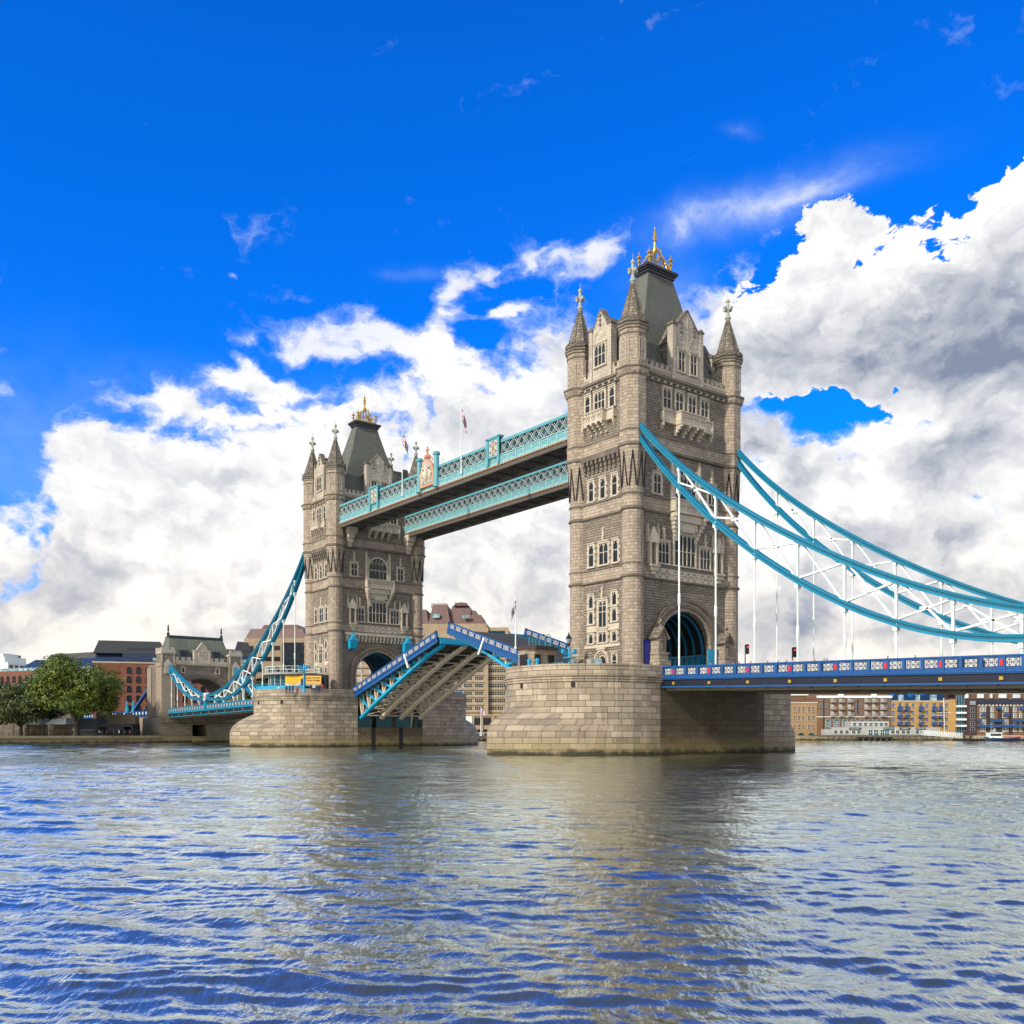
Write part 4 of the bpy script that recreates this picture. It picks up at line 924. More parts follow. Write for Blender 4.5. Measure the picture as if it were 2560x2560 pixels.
# ------------------------------------------------------------------ suspended side spans
def side_span(label, x0, x1, zt0, zt1, panels):
    """x0 at the pier, x1 at the bank; zt = top of parapet"""
    root = thing('side_span', label, 'bridge deck', (x0, 0, 0), 0, 'the two suspended side spans')
    L = abs(x1-x0); s = 1 if x1 > x0 else -1; sl_ = (zt1-zt0)/L
    T = lambda p: (s*p[0], p[1], p[2]+zt0+sl_*p[0])
    m = MB(T); m.box(0, L, -9.3, 9.3, -1.75, -1.45)
    m.build('deck_slab', 'asphalt', root)
    m = MB(T)
    for x in np.arange(1.2, L, 2.8): m.box(x-.15, x+.15, -9.2, 9.2, -2.75, -1.75)
    for y in (-7, -4.5, -1.5, 1.5, 4.5, 7): m.box(0, L, y-.15, y+.15, -2.55, -1.75)
    for y in (-8.6, 8.6): m.box(0, L, y-.3, y+.3, -2.95, -1.75)
    m.build('floor_beams', 'girder_under', root)
    m = MB(T)
    for y in (-6.2, 6.2): m.box(0, L, y-3.1, y+3.1, -1.45, -1.32)
    m.build('footway', 'paving', root)
    pn = sh_ = lamp = None; npan = int(round(L/1.87)); p = L/npan
    for y in (-9.5, 9.5):
        sg = -1 if y < 0 else 1; m = MB(T); o_ = lambda a, b: sorted((y+sg*a, y+sg*b))
        m.box(0, L, *o_(-.12, .12), -.22, 0.0); m.box(0, L, *o_(-.05, .2), -.1, .04); m.box(0, L, *o_(-.12, .1), -1.5, -1.05); m.box(0, L, *o_(-.1, .34), -1.5, -1.32)
        m.box(0, L, *o_(-.1, .05), -2.6, -1.5); m.box(0, L, *o_(-.1, .26), -1.62, -1.5); m.box(0, L, *o_(-.1, .34), -2.6, -2.42)
        for i in range(npan+1):
            x = i*p; wd = .34 if i % 3 == 1 else .16; m.box(max(0, x-wd), min(L, x+wd), *o_(-.12, .16), -1.2, -.02)
            if i % 3 == 1: m.box(x-wd-.05, x+wd+.05, *o_(-.12, .24), -1.3, -1.15)
        par = m.build('parapet', 'royal' if panels == 'near' else 'chain_blue', root)
        m = MB(T); m.box(0, L, *o_(.05, .08), -2.42, -1.62); m.build('girder_web', 'royal_dark', par)
        for i in range(npan):
            ml = (s*(i+.5)*p, y, zt0+sl_*(i+.5)*p-.98)
            if pn is None: pn = panel_mesh(par, wd=1.12, ht=.68); pn.location = ml
            else: inst(pn, par, ml)
        for i in range(1, npan, 3):
            ml = (s*i*p, y+sg*.18, zt0+sl_*i*p)
            if sh_ is None:
                q = MB(); q.slab(lancet(-.14, .14, -.95, -.35), -.04, .04); sh_ = q.build('shield_plate', 'red', par); sh_.location = ml
                q = MB(); q.box(-.17, .17, -.05, .12, -2.22, -1.9); lamp = q.build('gilt_boss', 'gold', par); lamp.location = ml
            else: inst(sh_, par, ml); inst(lamp, par, ml)
    return root
span_s = side_span('royal blue side span running right over the river, panelled parapet with red shields', 51.8, 136.0, 10.85, 8.35, 'near')
span_n = side_span('paler blue side span at far left, from the left pier to the shore gatehouse', -51.8, -136.5, 10.75, 9.52, 'far')
# pin pedestal on the far span is part of the chain below
# ------------------------------------------------------------------ suspension chains
UP = [(47.2, 42.2), (50.6, 38.5), (54.3, 35.1), (60.0, 30.75), (65.6, 26.8), (71.3, 23.35), (77.0, 20.35), (82.7, 17.7), (88.4, 15.4), (94.6, 13.55), (100.5, 12.55), (106.9, 12.1)]
LO = [(47.2, 40.9), (50.6, 36.5), (54.3, 32.5), (60.0, 27.35), (65.6, 22.9), (71.3, 18.95), (77.0, 15.85), (82.7, 13.5), (88.4, 11.85), (94.6, 10.95), (100.5, 11.05), (106.9, 11.6)]
UP2 = [(106.9, 12.1), (112, 13.0), (117.5, 14.5), (123, 16.4), (129, 18.6), (136.3, 21.6)]
LO2 = [(106.9, 11.6), (112, 11.45), (117.5, 12.1), (123, 13.5), (129, 16.2), (136.3, 20.4)]
def chain(label, s, y, deck, mats='chain_blue'):
    root = thing('suspension_chain', label, 'chain', (s*49, y, 0), 0, 'trussed suspension chains of the side spans')
    T = lambda p: (s*p[0]-s*49, p[1], p[2]); sg = 1 if y > 0 else -1
    for nm, pl, pl2 in (('upper_chord', UP, UP2), ('lower_chord', LO, LO2)):
        for seg in (pl, pl2):
            m = MB(T)
            # finely sampled chord: two plates with a recessed web and cover flange
            xs = np.array([p[0] for p in seg]); zs = np.array([p[1] for p in seg]); X = np.linspace(xs[0], xs[-1], 40 if len(seg) > 8 else 20)
            c = np.polyfit(xs, zs, 5 if len(xs) > 8 else 3); Zs = np.polyval(c, X); Zs[0] = zs[0]; Zs[-1] = zs[-1]
            for i in range(len(X)-1):
                a, b = (X[i], 0, Zs[i]), (X[i+1], 0, Zs[i+1])
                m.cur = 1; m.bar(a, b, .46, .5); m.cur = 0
                for oy in (-.28, .28):
                    for dz in (-.21, .21): m.bar((a[0], oy, a[2]+dz), (b[0], oy, b[2]+dz), .10, .17)
                m.bar((a[0], 0, a[2]+.31), (b[0], 0, b[2]+.31), .82, .09); m.bar((a[0], 0, a[2]-.31), (b[0], 0, b[2]-.31), .82, .09)
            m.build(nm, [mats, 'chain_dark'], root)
    m = MB(T); ux = lambda x: float(np.interp(x, [p[0] for p in UP+UP2[1:]], [p[1] for p in UP+UP2[1:]])); lx = lambda x: float(np.interp(x, [p[0] for p in LO+LO2[1:]], [p[1] for p in LO+LO2[1:]]))
    def curved(p, q, bow):
        pts = []; p = np.array(p, float); q = np.array(q, float); d = q-p; nrm = np.array([-d[2], 0, d[0]])/np.linalg.norm(d)
        for i in range(7): t = i/6; pts.append(p+d*t+nrm*bow*math.sin(math.pi*t)*abs(2*t-1)**.0*0+nrm*0)
        for a_, b_, wd in zip(pts, pts[1:], (.34, .26, .2, .2, .26, .34)): m.bar(a_, b_, .2, wd, up=(0, 1, 0))
    hx = [54.3, 60.0, 65.6, 71.3, 77.0, 82.7, 88.4, 94.6, 100.5]
    for i, x in enumerate(hx):
        u_, l_ = ux(x), lx(x)
        if u_-l_ > .8: m.bar((x, 0, l_), (x, 0, u_), .24, .24); m.bar((x, 0, u_-.8), (x, 0, u_-.3), .4, .4)
        if i < len(hx)-1:
            x2 = hx[i+1]; curved((x+.3, 0, u_-.3), (x2-.1, 0, lx(x2)+.3), .3); curved((x+.3, 0, l_+.3), (x2-.2, 0, ux(x2)-.3), -.3)
            mx = (x+x2)/2; mz = (u_+l_+ux(x2)+lx(x2))/4; m.bar((mx-.35, 0, mz), (mx+.35, 0, mz), .22, .4, up=(0, 1, 0))
    for x, x2 in zip((112, 117.5, 123, 129), (117.5, 123, 129, 133)):
        curved((x, 0, ux(x)-.3), (x2, 0, lx(x2)+.3), .2); curved((x, 0, lx(x)+.3), (x2, 0, ux(x2)-.3), .2); m.bar((x, 0, lx(x)), (x, 0, ux(x)), .2)
    m.build('web_bracing', 'white', root)
    for x in hx+[112, 117.5, 123, 129, 134.0]:
        l_ = lx(x)-.3; zd = deck(x)
        m = MB(T)
        m.box(x-.22, x+.22, -.3, .3, l_-.55, l_+.1); m.lathe([(l_-.9, .1), (l_-.75, .2), (l_-.55, .2), (l_-.5, .1)], c=(x, 0), n=8)
        m.lathe([(zd, .105), (l_-.6, .105)], c=(x, 0), n=8)
        if l_-zd > 4: mid = zd+(l_-zd)*.38; m.lathe([(mid-.7, .11), (mid-.6, .17), (mid+.6, .17), (mid+.7, .11)], c=(x, 0), n=8)
        m.build('hanger', 'white', root)
    m = MB(T); m.box(106.3, 107.5, -.5, .5, deck(106.9)-1.2, 11.2); m.build('pin_pedestal', 'chain_blue', root)
    m = MB(T); m.T = None; m.T = T
    ring = [(106.9+.75*math.cos(t), 11.85+1.05*math.sin(t)) for t in np.linspace(0, 2*math.pi, 14)[:-1]]; m.slab(ring, -.55, .55); pin = m.build('pin_housing', 'white', root)
    m = MB(T); ring = [(106.9+.35*math.cos(t), 11.85+.6*math.sin(t)) for t in np.linspace(0, 2*math.pi, 12)[:-1]]; m.slab(ring, -.62, .62); m.build('shield', 'red', pin)
    return root
ds = lambda x: 10.85-(x-51.8)*.0297-.05; dn = lambda x: 10.75-(x-51.8)*.0145-.05
chain('near right-hand chain, from the front shoulder of the near tower out of frame right', 1, -9.35, ds)
chain('chain behind it on the right, from the rear shoulder of the near tower', 1, 9.45, ds)
chain('teal chain at left dipping in front of the shore gatehouse, nearer side', -1, -9.35, dn)
chain('chain at left behind the gatehouse dip, on the farther side of the span', -1, 9.45, dn)
# ------------------------------------------------------------------ river and land
def at_y(px, Y, z=0.0):
    k = (px-1280)/FPX; d = (Y-CAM[1])/(FW[1]+RT[1]*k); return np.array([CAM[0]+(FW[0]+RT[0]*k)*d, Y, z])
def at_x(px, X, z=0.0):
    k = (px-1280)/FPX; d = (X-CAM[0])/(FW[0]+RT[0]*k); return np.array([X, CAM[1]+(FW[1]+RT[1]*k)*d, z])
def river():
    # one sheet: rings round the viewer's bank, fine near it and coarser far off, lifted by a wave spectrum
    ncf = 560; fr = np.linspace(-.62, .62, ncf); side = np.linspace(.62, 2*math.pi-.62, 90)[1:-1]
    th = np.concatenate([fr, side]); nc = len(th)
    rr = 5.5*np.exp(np.linspace(0, math.log(900/5.5), 1450)); nr = len(rr)
    az = YAW+th
    Rg, Az = np.meshgrid(rr, az, indexing='ij')
    X = (CAM[0]+Rg*np.sin(Az)).astype(np.float32); Y = (CAM[1]+Rg*np.cos(Az)).astype(np.float32)
    Zw = np.zeros_like(X); dX = np.zeros_like(X); dY = np.zeros_like(X)
    cell = np.maximum(Rg*math.log(900/5.5)/1450, 1e-3)
    amod = .75+.35*np.sin(X*.021+1.3+.6*np.sin(Y*.034))*np.sin(Y*.027+.4)+.2*np.sin(X*.09+Y*.06)
    amod = amod*(1+.7*np.clip((Rg-50)/60, 0, 1)).astype(np.float32)
    amod = amod*(1.0-.22*np.tanh((RT[0]*(X-CAM[0])+RT[1]*(Y-CAM[1])+2)/8))   # rougher upstream of the bridge
    r_ = np.random.default_rng(5)
    for i in range(80):
        lam = .26*(5.2/.26)**(r_.random()**1.15); k = 2*math.pi/lam
        a = .0039*lam**.80*(.7+.6*r_.random())*(1.3 if lam < 1.4 else .80)
        d = R_(128)+r_.normal()*.42   # waves run towards the viewer's bank, oblique to the line of sight
        ph = r_.random()*6.28; kx, ky = k*math.cos(d), k*math.sin(d)
        at = np.clip((lam/cell-2.2)/2.5, 0, 1)
        arg = kx*X+ky*Y+ph+.8*np.sin(X*.05*r_.random()+Y*.07+i); c_ = np.cos(arg)*a*at*amod
        Zw += c_; s_ = np.sin(arg)*a*at*amod*.8; dX -= s_*math.cos(d); dY -= s_*math.sin(d)
    # wake of the ebb round the pier noses
    V = np.stack([X+dX, Y+dY, Zw], -1).reshape(-1, 3)
    I = np.arange(nr*nc).reshape(nr, nc); a = I[:-1, :]; b = np.roll(a, -1, 1); c = I[1:, :]; d = np.roll(c, -1, 1)
    F = np.stack([a, b, d, c], -1).reshape(-1, 4)
    V = np.vstack([V, [CAM[0], CAM[1], 0]]); tri = [(nr*nc, int(I[0, (j+1) % nc]), int(I[0, j])) for j in range(nc)]
    me = bpy.data.meshes.new('river_water'); nq = len(F); nt = len(tri)
    me.vertices.add(len(V)); me.vertices.foreach_set('co', V.astype(np.float32).ravel())
    loops = np.concatenate([F.ravel(), np.array(tri).ravel()]); me.loops.add(len(loops)); me.loops.foreach_set('vertex_index', loops.astype(np.int32))
    me.polygons.add(nq+nt); st = np.concatenate([np.arange(nq)*4, nq*4+np.arange(nt)*3]); me.polygons.foreach_set('loop_start', st.astype(np.int32))
    me.polygons.foreach_set('use_smooth', np.ones(nq+nt, bool)); me.update(calc_edges=True); me.validate()
    me.materials.append(MATS['water']); o = bpy.data.objects.new('river_water', me); COL.objects.link(o); struct(o)
river()
# river bed and land: one sheet to the horizon, banks raised on it
m = MB(); m.face([(-9000, -9000, -3.2), (9000, -9000, -3.2), (9000, 9000, -3.2), (-9000, 9000, -3.2)]); struct(m.build('ground', 'quay'))
m = MB(); A_ = P(2000, 352); B_ = P(2640, 352); C0 = P(1500, 360); G_ = P(1130, 318)
edge = [(-134.5, -1500), (-134.5, -12), (-134.5, 70), (G_[0], G_[1]), (C0[0]-10, C0[1]), (A_[0], A_[1]), (B_[0], B_[1]), (260, 800), (2500, 2600), (9000, 9000), (-9000, 9000), (-9000, -9000), (-134.5, -9000)]
m.cur = 0; m.prism([(x, y) for x, y in edge], -3.0, 1.75)
bank = m.build('north_bank', 'quay'); struct(bank)
m = MB(); m.box(-135.2, -134.1, -1500, -12.2, 1.3, 2.0); m.box(-136.4, -135.2, -1500, -12.2, 1.6, 1.85); m.box(-134.5, -133.9, -1500, -12.2, -2, .7); tag(m.build('river_wall', 'quay'), 'low weathered stone river wall along the left shore below the trees', 'river wall')
m = MB(); m.box(-134.6, -134.54, -400, -12.5, 2.95, 3.02); m.box(-134.6, -134.54, -400, -12.5, 2.5, 2.54)
for y in np.arange(-240, -12.5, 1.6): m.box(-134.63, -134.51, y-.04, y+.04, 2.0, 3.05)
for y in np.arange(-180, -12.5, .4): m.box(-134.58, -134.56, y-.015, y+.015, 2.0, 2.95)
tag(m.build('quay_railing', 'black'), 'black iron railing on top of the left shore river wall', 'railing')
# ------------------------------------------------------------------ shore gatehouse
def gatehouse():
    root = thing('shore_gatehouse', 'stone gatehouse with green slate roof and wide arch on the left shore', 'gatehouse', (-136.5, 0, 0))
    T = lambda p: (-p[1]*1.0 if False else p[1], p[0], p[2])   # frame: u = world y, w = towards the river (+x)
    F = lambda p: (p[1], p[0], p[2]); m = MB(F); A = arch_pts(7.6, 11.6, 6.5, 20); D_ = 12.5
    m.cur = 0
    m.box(-11.2, -7.6, -D_, 0, 7.2, 22.0); m.box(7.6, 11.2, -D_, 0, 7.2, 22.0)
    for i in range(20):
        (u0, z0), (u1, z1) = A[i], A[i+1]; m.hexa([(u0, -D_, z0), (u1, -D_, z1), (u1, 0, z1), (u0, 0, z0), (u0, -D_, 22), (u1, -D_, 22), (u1, 0, 22), (u0, 0, 22)])
    m.cur = 1
    for s in (-1, 1):
        m.box(*sorted((s*7.75, s*11.5)), -4.2, .7, 7.0, 21.2); m.box(*sorted((s*7.75, s*11.5)), -D_, -8.8, 7.0, 21.2)
        m.box(*sorted((s*7.6, s*11.7)), -4.3, .9, 21.2, 22.2)
        m.cur = 0; m.box(*sorted((s*7.9, s*11.4)), -4.1, .6, 22.2, 24.8); m.cur = 2
        for u in (7.85, 11.2): m.box(*sorted((s*u, s*(u+.3))), .4, .68, 22.2, 24.8)
        u0, u1 = sorted((s*7.7, s*11.6)); m.box(u0, u1, -4.3, .8, 24.8, 25.3); merlons(m, u0, u1, .35, .85, 25.2, 26.4, .8, .55); merlons(m, u0, u1, -4.3, -3.9, 25.2, 26.4, .8, .55)
        for k in range(5): ww = -4.0+k*.98; m.box(*sorted((s*11.25, s*11.65)), ww, ww+.6, 25.3, 26.3)
        m.box(*sorted((s*8.6, s*10.8)), .6, 1.0, 19.2, 22.0); m.slab([(s*9.7-1.0, 22.0), (s*9.7+1.0, 22.0), (s*9.7, 23.2)], .4, 1.0)
        m.cur = 1
    m.cur = 2
    m.box(-7.8, 7.8, -.4, .2, 22.0, 22.35); merlons(m, -7.6, -2.0, -.35, .25, 22.35, 23.9, .95, .7); merlons(m, 2.0, 7.6, -.35, .25, 22.35, 23.9, .95, .7); m.cur = 1
    m.box(-7.8, 7.8, .0, .35, 21.7, 22.0)
    m.build('wall', ['rubble', 'beige_granite', 'trim'], root)
    m = MB(F)
    for ri, ro, d in ((7.6, 8.1, .12), (8.1, 8.55, .3), (8.55, 8.95, .18)):
        O = arch_pts(ro, 11.6, 6.5+ro-7.6, 20); I = arch_pts(ri, 11.6, 6.5+ri-7.6, 20)
        for q in range(20): m.hexa([(I[q][0], -.2, I[q][1]), (O[q][0], -.2, O[q][1]), (O[q][0], d, O[q][1]), (I[q][0], d, I[q][1]), (I[q+1][0], -.2, I[q+1][1]), (O[q+1][0], -.2, O[q+1][1]), (O[q+1][0], d, O[q+1][1]), (I[q+1][0], d, I[q+1][1])])
    m.build('arch_moulding', 'mould', root)
    m = MB(F); m.cur = 0   # battered base with archway
    for a, b in ((-12.4, -3.1), (1.1, 12.4)): m.hexa([(a-(.4 if a < -5 else 0), -14, -2), (b+(.4 if b > 5 else 0), -14, -2), (b+(.4 if b > 5 else 0), 1.6, -2), (a-(.4 if a < -5 else 0), 1.6, -2), (a, -13.3, 7.0), (b, -13.3, 7.0), (b, .9, 7.0), (a, .9, 7.0)])
    m.box(-3.1, 1.1, -13, 1.0, 5.0, 7.0); m.cur = 1; m.box(-3.1, 1.1, -8, -6, -1, 5.0); m.cur = 0; m.box(-3.4, 1.4, 1.0, 3.2, -2, .95)
    m.build('base', ['quay', 'dark'], root)
    m = MB(F); m.box(-12, 12, 1.8, 2.1, 5.2, 5.5)
    for u in range(-11, 12, 4): m.bar((u, 1.9, 5.4), (u, .9, 6.9), .12)
    m.build('fender_beam', 'under', root)
    m = MB(F); xr = -6.3
    b = [(-9.3, -.9, 22.6), (9.3, -.9, 22.6), (9.3, -11.7, 22.6), (-9.3, -11.7, 22.6)]; c = [(-7.7, -4.6, 29.9), (7.7, -4.6, 29.9), (7.7, -8.0, 29.9), (-7.7, -8.0, 29.9)]; md = [(-8.3, -2.4, 26.5), (8.3, -2.4, 26.5), (8.3, -10.2, 26.5), (-8.3, -10.2, 26.5)]
    m.loft([b, md, c]); rf = m.build('roof', 'slate_green', root)
    m = MB(F); m.box(-7.75, 7.75, -4.7, -4.3, 29.7, 30.4); m.box(-7.75, 7.75, -8.2, -4.4, 29.9, 30.1)
    for u in (-7.7, 7.7): m.lathe([(29.9, .5), (30.6, .35), (30.9, .5), (31.2, .2), (31.9, .18), (32.1, .42), (32.3, .16), (32.9, .3), (33.1, .12), (33.8, .04)], c=(u, -5.5), n=8)
    m.build('ridge_finial', 'lead', rf)
    for s in (-4.7, 4.7):
        m = MB(F); m.box(s-.95, s+.95, -3.6, -1.35, 24.2, 25.9); m.box(s-1.15, s+1.15, -3.8, -1.2, 25.9, 26.05); d = m.build('dormer', 'navyroof', rf); m = MB(F); m.box(s-.75, s+.75, -1.38, -1.30, 24.4, 25.7); m.build('pane', 'glass', d)
    m = MB(F); m.slab([(-1.9, 22.3), (1.9, 22.3), (1.9, 25.6), (0, 28.2), (-1.9, 25.6)], -.6, .3)
    for s in (-1, 1): m.box(*sorted((s*1.8, s*2.4)), -.6, .4, 22.3, 25.9); m.box(*sorted((s*1.7, s*2.5)), -.7, .5, 25.9, 26.1); m.bar((s*2.0, 0, 25.6), (0, 0, 28.3), .9, .2)
    ga = m.build('gable', 'trim', root)
    m = MB(F); m.slab([(.0+1.2*math.cos(t), 25.0+1.2*math.sin(t)) for t in np.linspace(0, 6.28, 14)[:-1]], .3, .42); ri = m.build('crest', 'cream', ga)
    m = MB(F); m.face([(-.9, .44, 24.1), (.9, .44, 24.1), (.9, .44, 25.9), (-.9, .44, 25.9)], [(0, 0), (2, 0), (2, 2), (0, 2)]); m.build('crest_relief', 'orn_stone', ri)
    for s in (-5.3, 4.5): window(F, root, s-.35, s+.35, 19.8, 21.1, 1)
    for s in (-1, 1):
        m = MB(F); m.bar((s*9.5, -12.5, 17.8), (s*9.5, -34, 8.6), .9, .8); t = m.build('land_tie', 'royal', root)
    return root
gatehouse()
# approach road on arches behind the gatehouse
rt = thing('approach_viaduct', 'stone approach viaduct with blue parapet at the left edge of the gatehouse', 'viaduct', (-190, 0, 0))
m = MB(); X0, X1 = 40, -60
def wall_arch(m, xs, y, z0, z1, thick):
    x = X0
    for cx in xs:
        m.box(cx+2.3, x, y, y+thick, z0, z1); A = arch_pts(2.3, 4.6, 2.0, 10)
        for i in range(10): (u0, a), (u1, b) = A[i], A[i+1]; m.hexa([(cx+u0, y, a), (cx+u1, y, b), (cx+u1, y+thick, b), (cx+u0, y+thick, a), (cx+u0, y, z1), (cx+u1, y, z1), (cx+u1, y+thick, z1), (cx+u0, y+thick, z1)])
        x = cx-2.3
    m.box(X1, x, y, y+thick, z0, z1)
wall_arch(m, [25.5, 8, -10], -9.6, 1.7, 7.9, 1.0); m.box(X1, X0, -9.6, 9.6, 7.5, 8.0); m.box(X1, X0, 8.6, 9.6, 1.7, 7.9)
m.build('arcade_wall', 'beige_granite', rt)
m = MB(); m.box(X1, X0, -9.9, -9.6, 7.6, 9.15)
for x in np.arange(X1, X0, 3.2): m.box(x, x+.5, -10.1, -9.5, 7.5, 9.5)
m.build('parapet', 'royal', rt)
m = MB(); m.box(.8, 2.9, -9.95, -9.88, 8.2, 8.9); vp = m.build('panel', 'white', rt); vp.location = (X0-3.2, 0, 0)
for x in np.arange(X0-6.4, X1, -3.2): inst(vp, rt, (x, 0, 0))
for k, px in enumerate((318, 334)):
    p = at_y(px, -9.8); t = thing('parapet_obelisk', ('left' if k == 0 else 'right')+' one of two turquoise tapering posts rising from the approach parapet', 'post', (p[0], p[1], 8.9), 0, 'turquoise posts on the approach road')
    m = MB(); m.lathe([(0, .75), (.6, .7), (.7, .55), (2.6, .3), (2.7, .42), (3.0, .4), (3.6, .05)], n=8); m.build('shaft', 'bascule_cyan', t)
# ------------------------------------------------------------------ far buildings
def bldg(name, label, cat, a, b, z0, group=None):
    """frame with x along the front from a (left) to b (right), y backwards"""
    d = b-a; L = float(np.hypot(d[0], d[1])); rz = math.atan2(d[1], d[0])
    return thing(name, label, cat, (a[0], a[1], z0), rz, group), L
def win_proto(parent, wd, ht, frame='white', glass='glass', arch=False, bars=1, fr=.09):
    m = MB(); x0, x1 = -wd/2, wd/2
    m.box(x0-fr, x0, -.12, .02, 0, ht); m.box(x1, x1+fr, -.12, .02, 0, ht); m.box(x0-fr*1.6, x1+fr*1.6, -.2, .02, -.14, 0)
    if not arch: m.box(x0-fr, x1+fr, -.12, .02, ht, ht+fr)
    else:
        for i in range(6):
            t0, t1 = math.pi*i/6, math.pi*(i+1)/6; m.bar((-math.cos(t0)*(wd/2+fr/2), -.05, ht+math.sin(t0)*wd*.35), (-math.cos(t1)*(wd/2+fr/2), -.05, ht+math.sin(t1)*wd*.35), .14, fr)
    for i in range(1, bars+1): xx = x0+i*wd/(bars+1); m.box(xx-.04, xx+.04, -.1, 0, 0, ht)
    m.box(x0, x1, -.09, 0, ht*.5-.04, ht*.5+.04)
    o = m.build('window', frame, parent); m = MB()
    pts = [(x0, 0), (x1, 0), (x1, ht)]+([(math.cos(math.pi*i/6)*wd/2, ht+math.sin(math.pi*i/6)*wd*.35) for i in range(1, 6)] if arch else [])+[(x0, ht)]
    m.slab([(p, q) for p, q in pts], -.04, .05); m.build('pane', glass, o)
    return o
def grid_windows(parent, proto, xs, zs, skip=()):
    first = True
    for i, x in enumerate(xs):
        for j, z in enumerate(zs):
            if (i, j) in skip: continue
            if first: proto.location = (x, -.02, z); first = False
            else: inst(proto, parent, (x, -.02, z))
def S(d): return d/FPX   # metres per photo pixel at a distance
# -- red brick blocks behind the left shore
r, L = bldg('warehouse_building', 'large red brick warehouse with dark barrel roof, behind the gatehouse', 'warehouse', P(302, 322), P(640, 334), 1.75)
zt = 24.6; m = MB(); m.box(0, L, 0, 16, 0, zt); m.box(-9, 0, 2.5, 16, 0, zt); m.build('wall', 'redbrick', r)
m = MB(); m.box(.4, L-.3, 1.2, 15, zt, zt+3.2); m.hexa([(-9, 3, zt), (L, .6, zt), (L, 16, zt), (-9, 16, zt), (-8, 5, zt+3.4), (L, 3, zt+3.4), (L, 14, zt+3.4), (-8, 14, zt+3.4)]); at_ = m.build('attic', 'navyroof', r)
m = MB()
for x in np.arange(10, L-1, 2.2): m.box(x, x+1.7, .75, 1.0, zt+.5, zt+1.7)
m.build('attic_glazing', 'glass_light', at_)
m = MB(); rr_ = [[(x, 8-6.5*math.cos(t), zt+3.2+2.6*math.sin(t)) for t in np.linspace(0, math.pi, 9)] for x in (2, L)]
m.loft(rr_, closed=False, caps=(True, True)); 
m.hexa([(-9, 3, zt+3.2), (13, 3, zt+3.2), (13, 14, zt+3.2), (-9, 14, zt+3.2), (-7.5, 5, zt+7.6), (12, 5, zt+7.6), (12, 12, zt+7.6), (-7.5, 12, zt+7.6)])
m.hexa([(36, 3, zt+3.2), (L-1, 3, zt+3.2), (L-1, 14, zt+3.2), (36, 14, zt+3.2), (37.5, 5, zt+8.4), (L-2.5, 5, zt+8.0), (L-2.5, 12, zt+8.0), (37.5, 12, zt+8.4)])
m.build('roof', 'darkroof', r)
m = MB(); m.box(-9, L, -.2, .05, zt-.3, zt+.15); m.build('coping', 'trim', r)
pr_ = win_proto(r, 1.35, 1.6, 'darkbrown', 'glass', arch=True); grid_windows(r, pr_, np.arange(2.6, L-1, 2.95), [z for z in (21.0, 17.9, 14.7, 11.5, 8.2, 5)])
r, L = bldg('warehouse_building', 'long low red brick warehouse wing behind the trees at far left', 'warehouse', P(-60, 372), P(300, 345), 1.75)
zt = ZP(1676, 360)-1.75; m = MB(); m.box(0, L, 0, 14, 0, zt); m.build('wall', 'redbrick', r)
m = MB(); m.hexa([(20, .8, zt), (L, .8, zt), (L, 13, zt), (20, 13, zt), (25, 5, zt+4.4), (L, 5, zt+4.4), (L, 11, zt+4.4), (25, 11, zt+4.4)]); at_ = m.build('attic', 'navyroof', r)
m = MB(); m.box(10, L, .3, .6, zt, zt+1.1); m.build('attic_glazing', 'glass_light', at_)
m = MB(); m.hexa([(30, 5, zt+3.2), (L, 5, zt+3.2), (L, 13, zt+3.2), (30, 13, zt+3.2), (32, 6, zt+6.4), (L, 6, zt+7.0), (L, 12, zt+7.0), (32, 12, zt+6.4)]); m.build('roof', 'darkroof', r)
pr_ = win_proto(r, 1.5, 1.9, 'darkbrown', 'glass', arch=True); grid_windows(r, pr_, np.arange(1.5, L-1, 3.1), [zt-4.3, zt-8.2])
# -- white and glass offices at far left
r, L = bldg('office_building', 'blue-green glazed office tower cut by the left edge', 'office building', P(-50, 440), P(19, 440), 1.75)
zt = ZP(1634, 440)-1.75; m = MB(); m.box(0, L, 0, 12, 0, zt); m.build('glazing', 'glass_teal', r)
m = MB()
for z in np.arange(3, zt+.1, 3.4): m.box(-.1, L+.1, -.15, 0, z-.14, z+.14)
for x in np.arange(0, L+.1, 2.4): m.box(x-.08, x+.08, -.12, 0, 0, zt)
m.build('mullion_grid', 'aluminium', r)
r, L = bldg('office_building', 'white stepped modern office beside the glazed tower at far left', 'office building', P(20, 432), P(86, 445), 1.75)
zt = ZP(1637, 440)-1.75; m = MB(); m.box(0, L, 0, 12, 0, zt-4); m.box(0, L*.8, 2, 12, zt-4, zt-1.5); m.box(0, L*.55, 3, 12, zt-1.5, zt); m.build('wall', 'white', r)
pr_ = win_proto(r, 1.6, 1.9, 'aluminium', 'glass'); grid_windows(r, pr_, [1.6, 4.4, 7.2, 10.0], [zt-7, zt-10.5, zt-14])
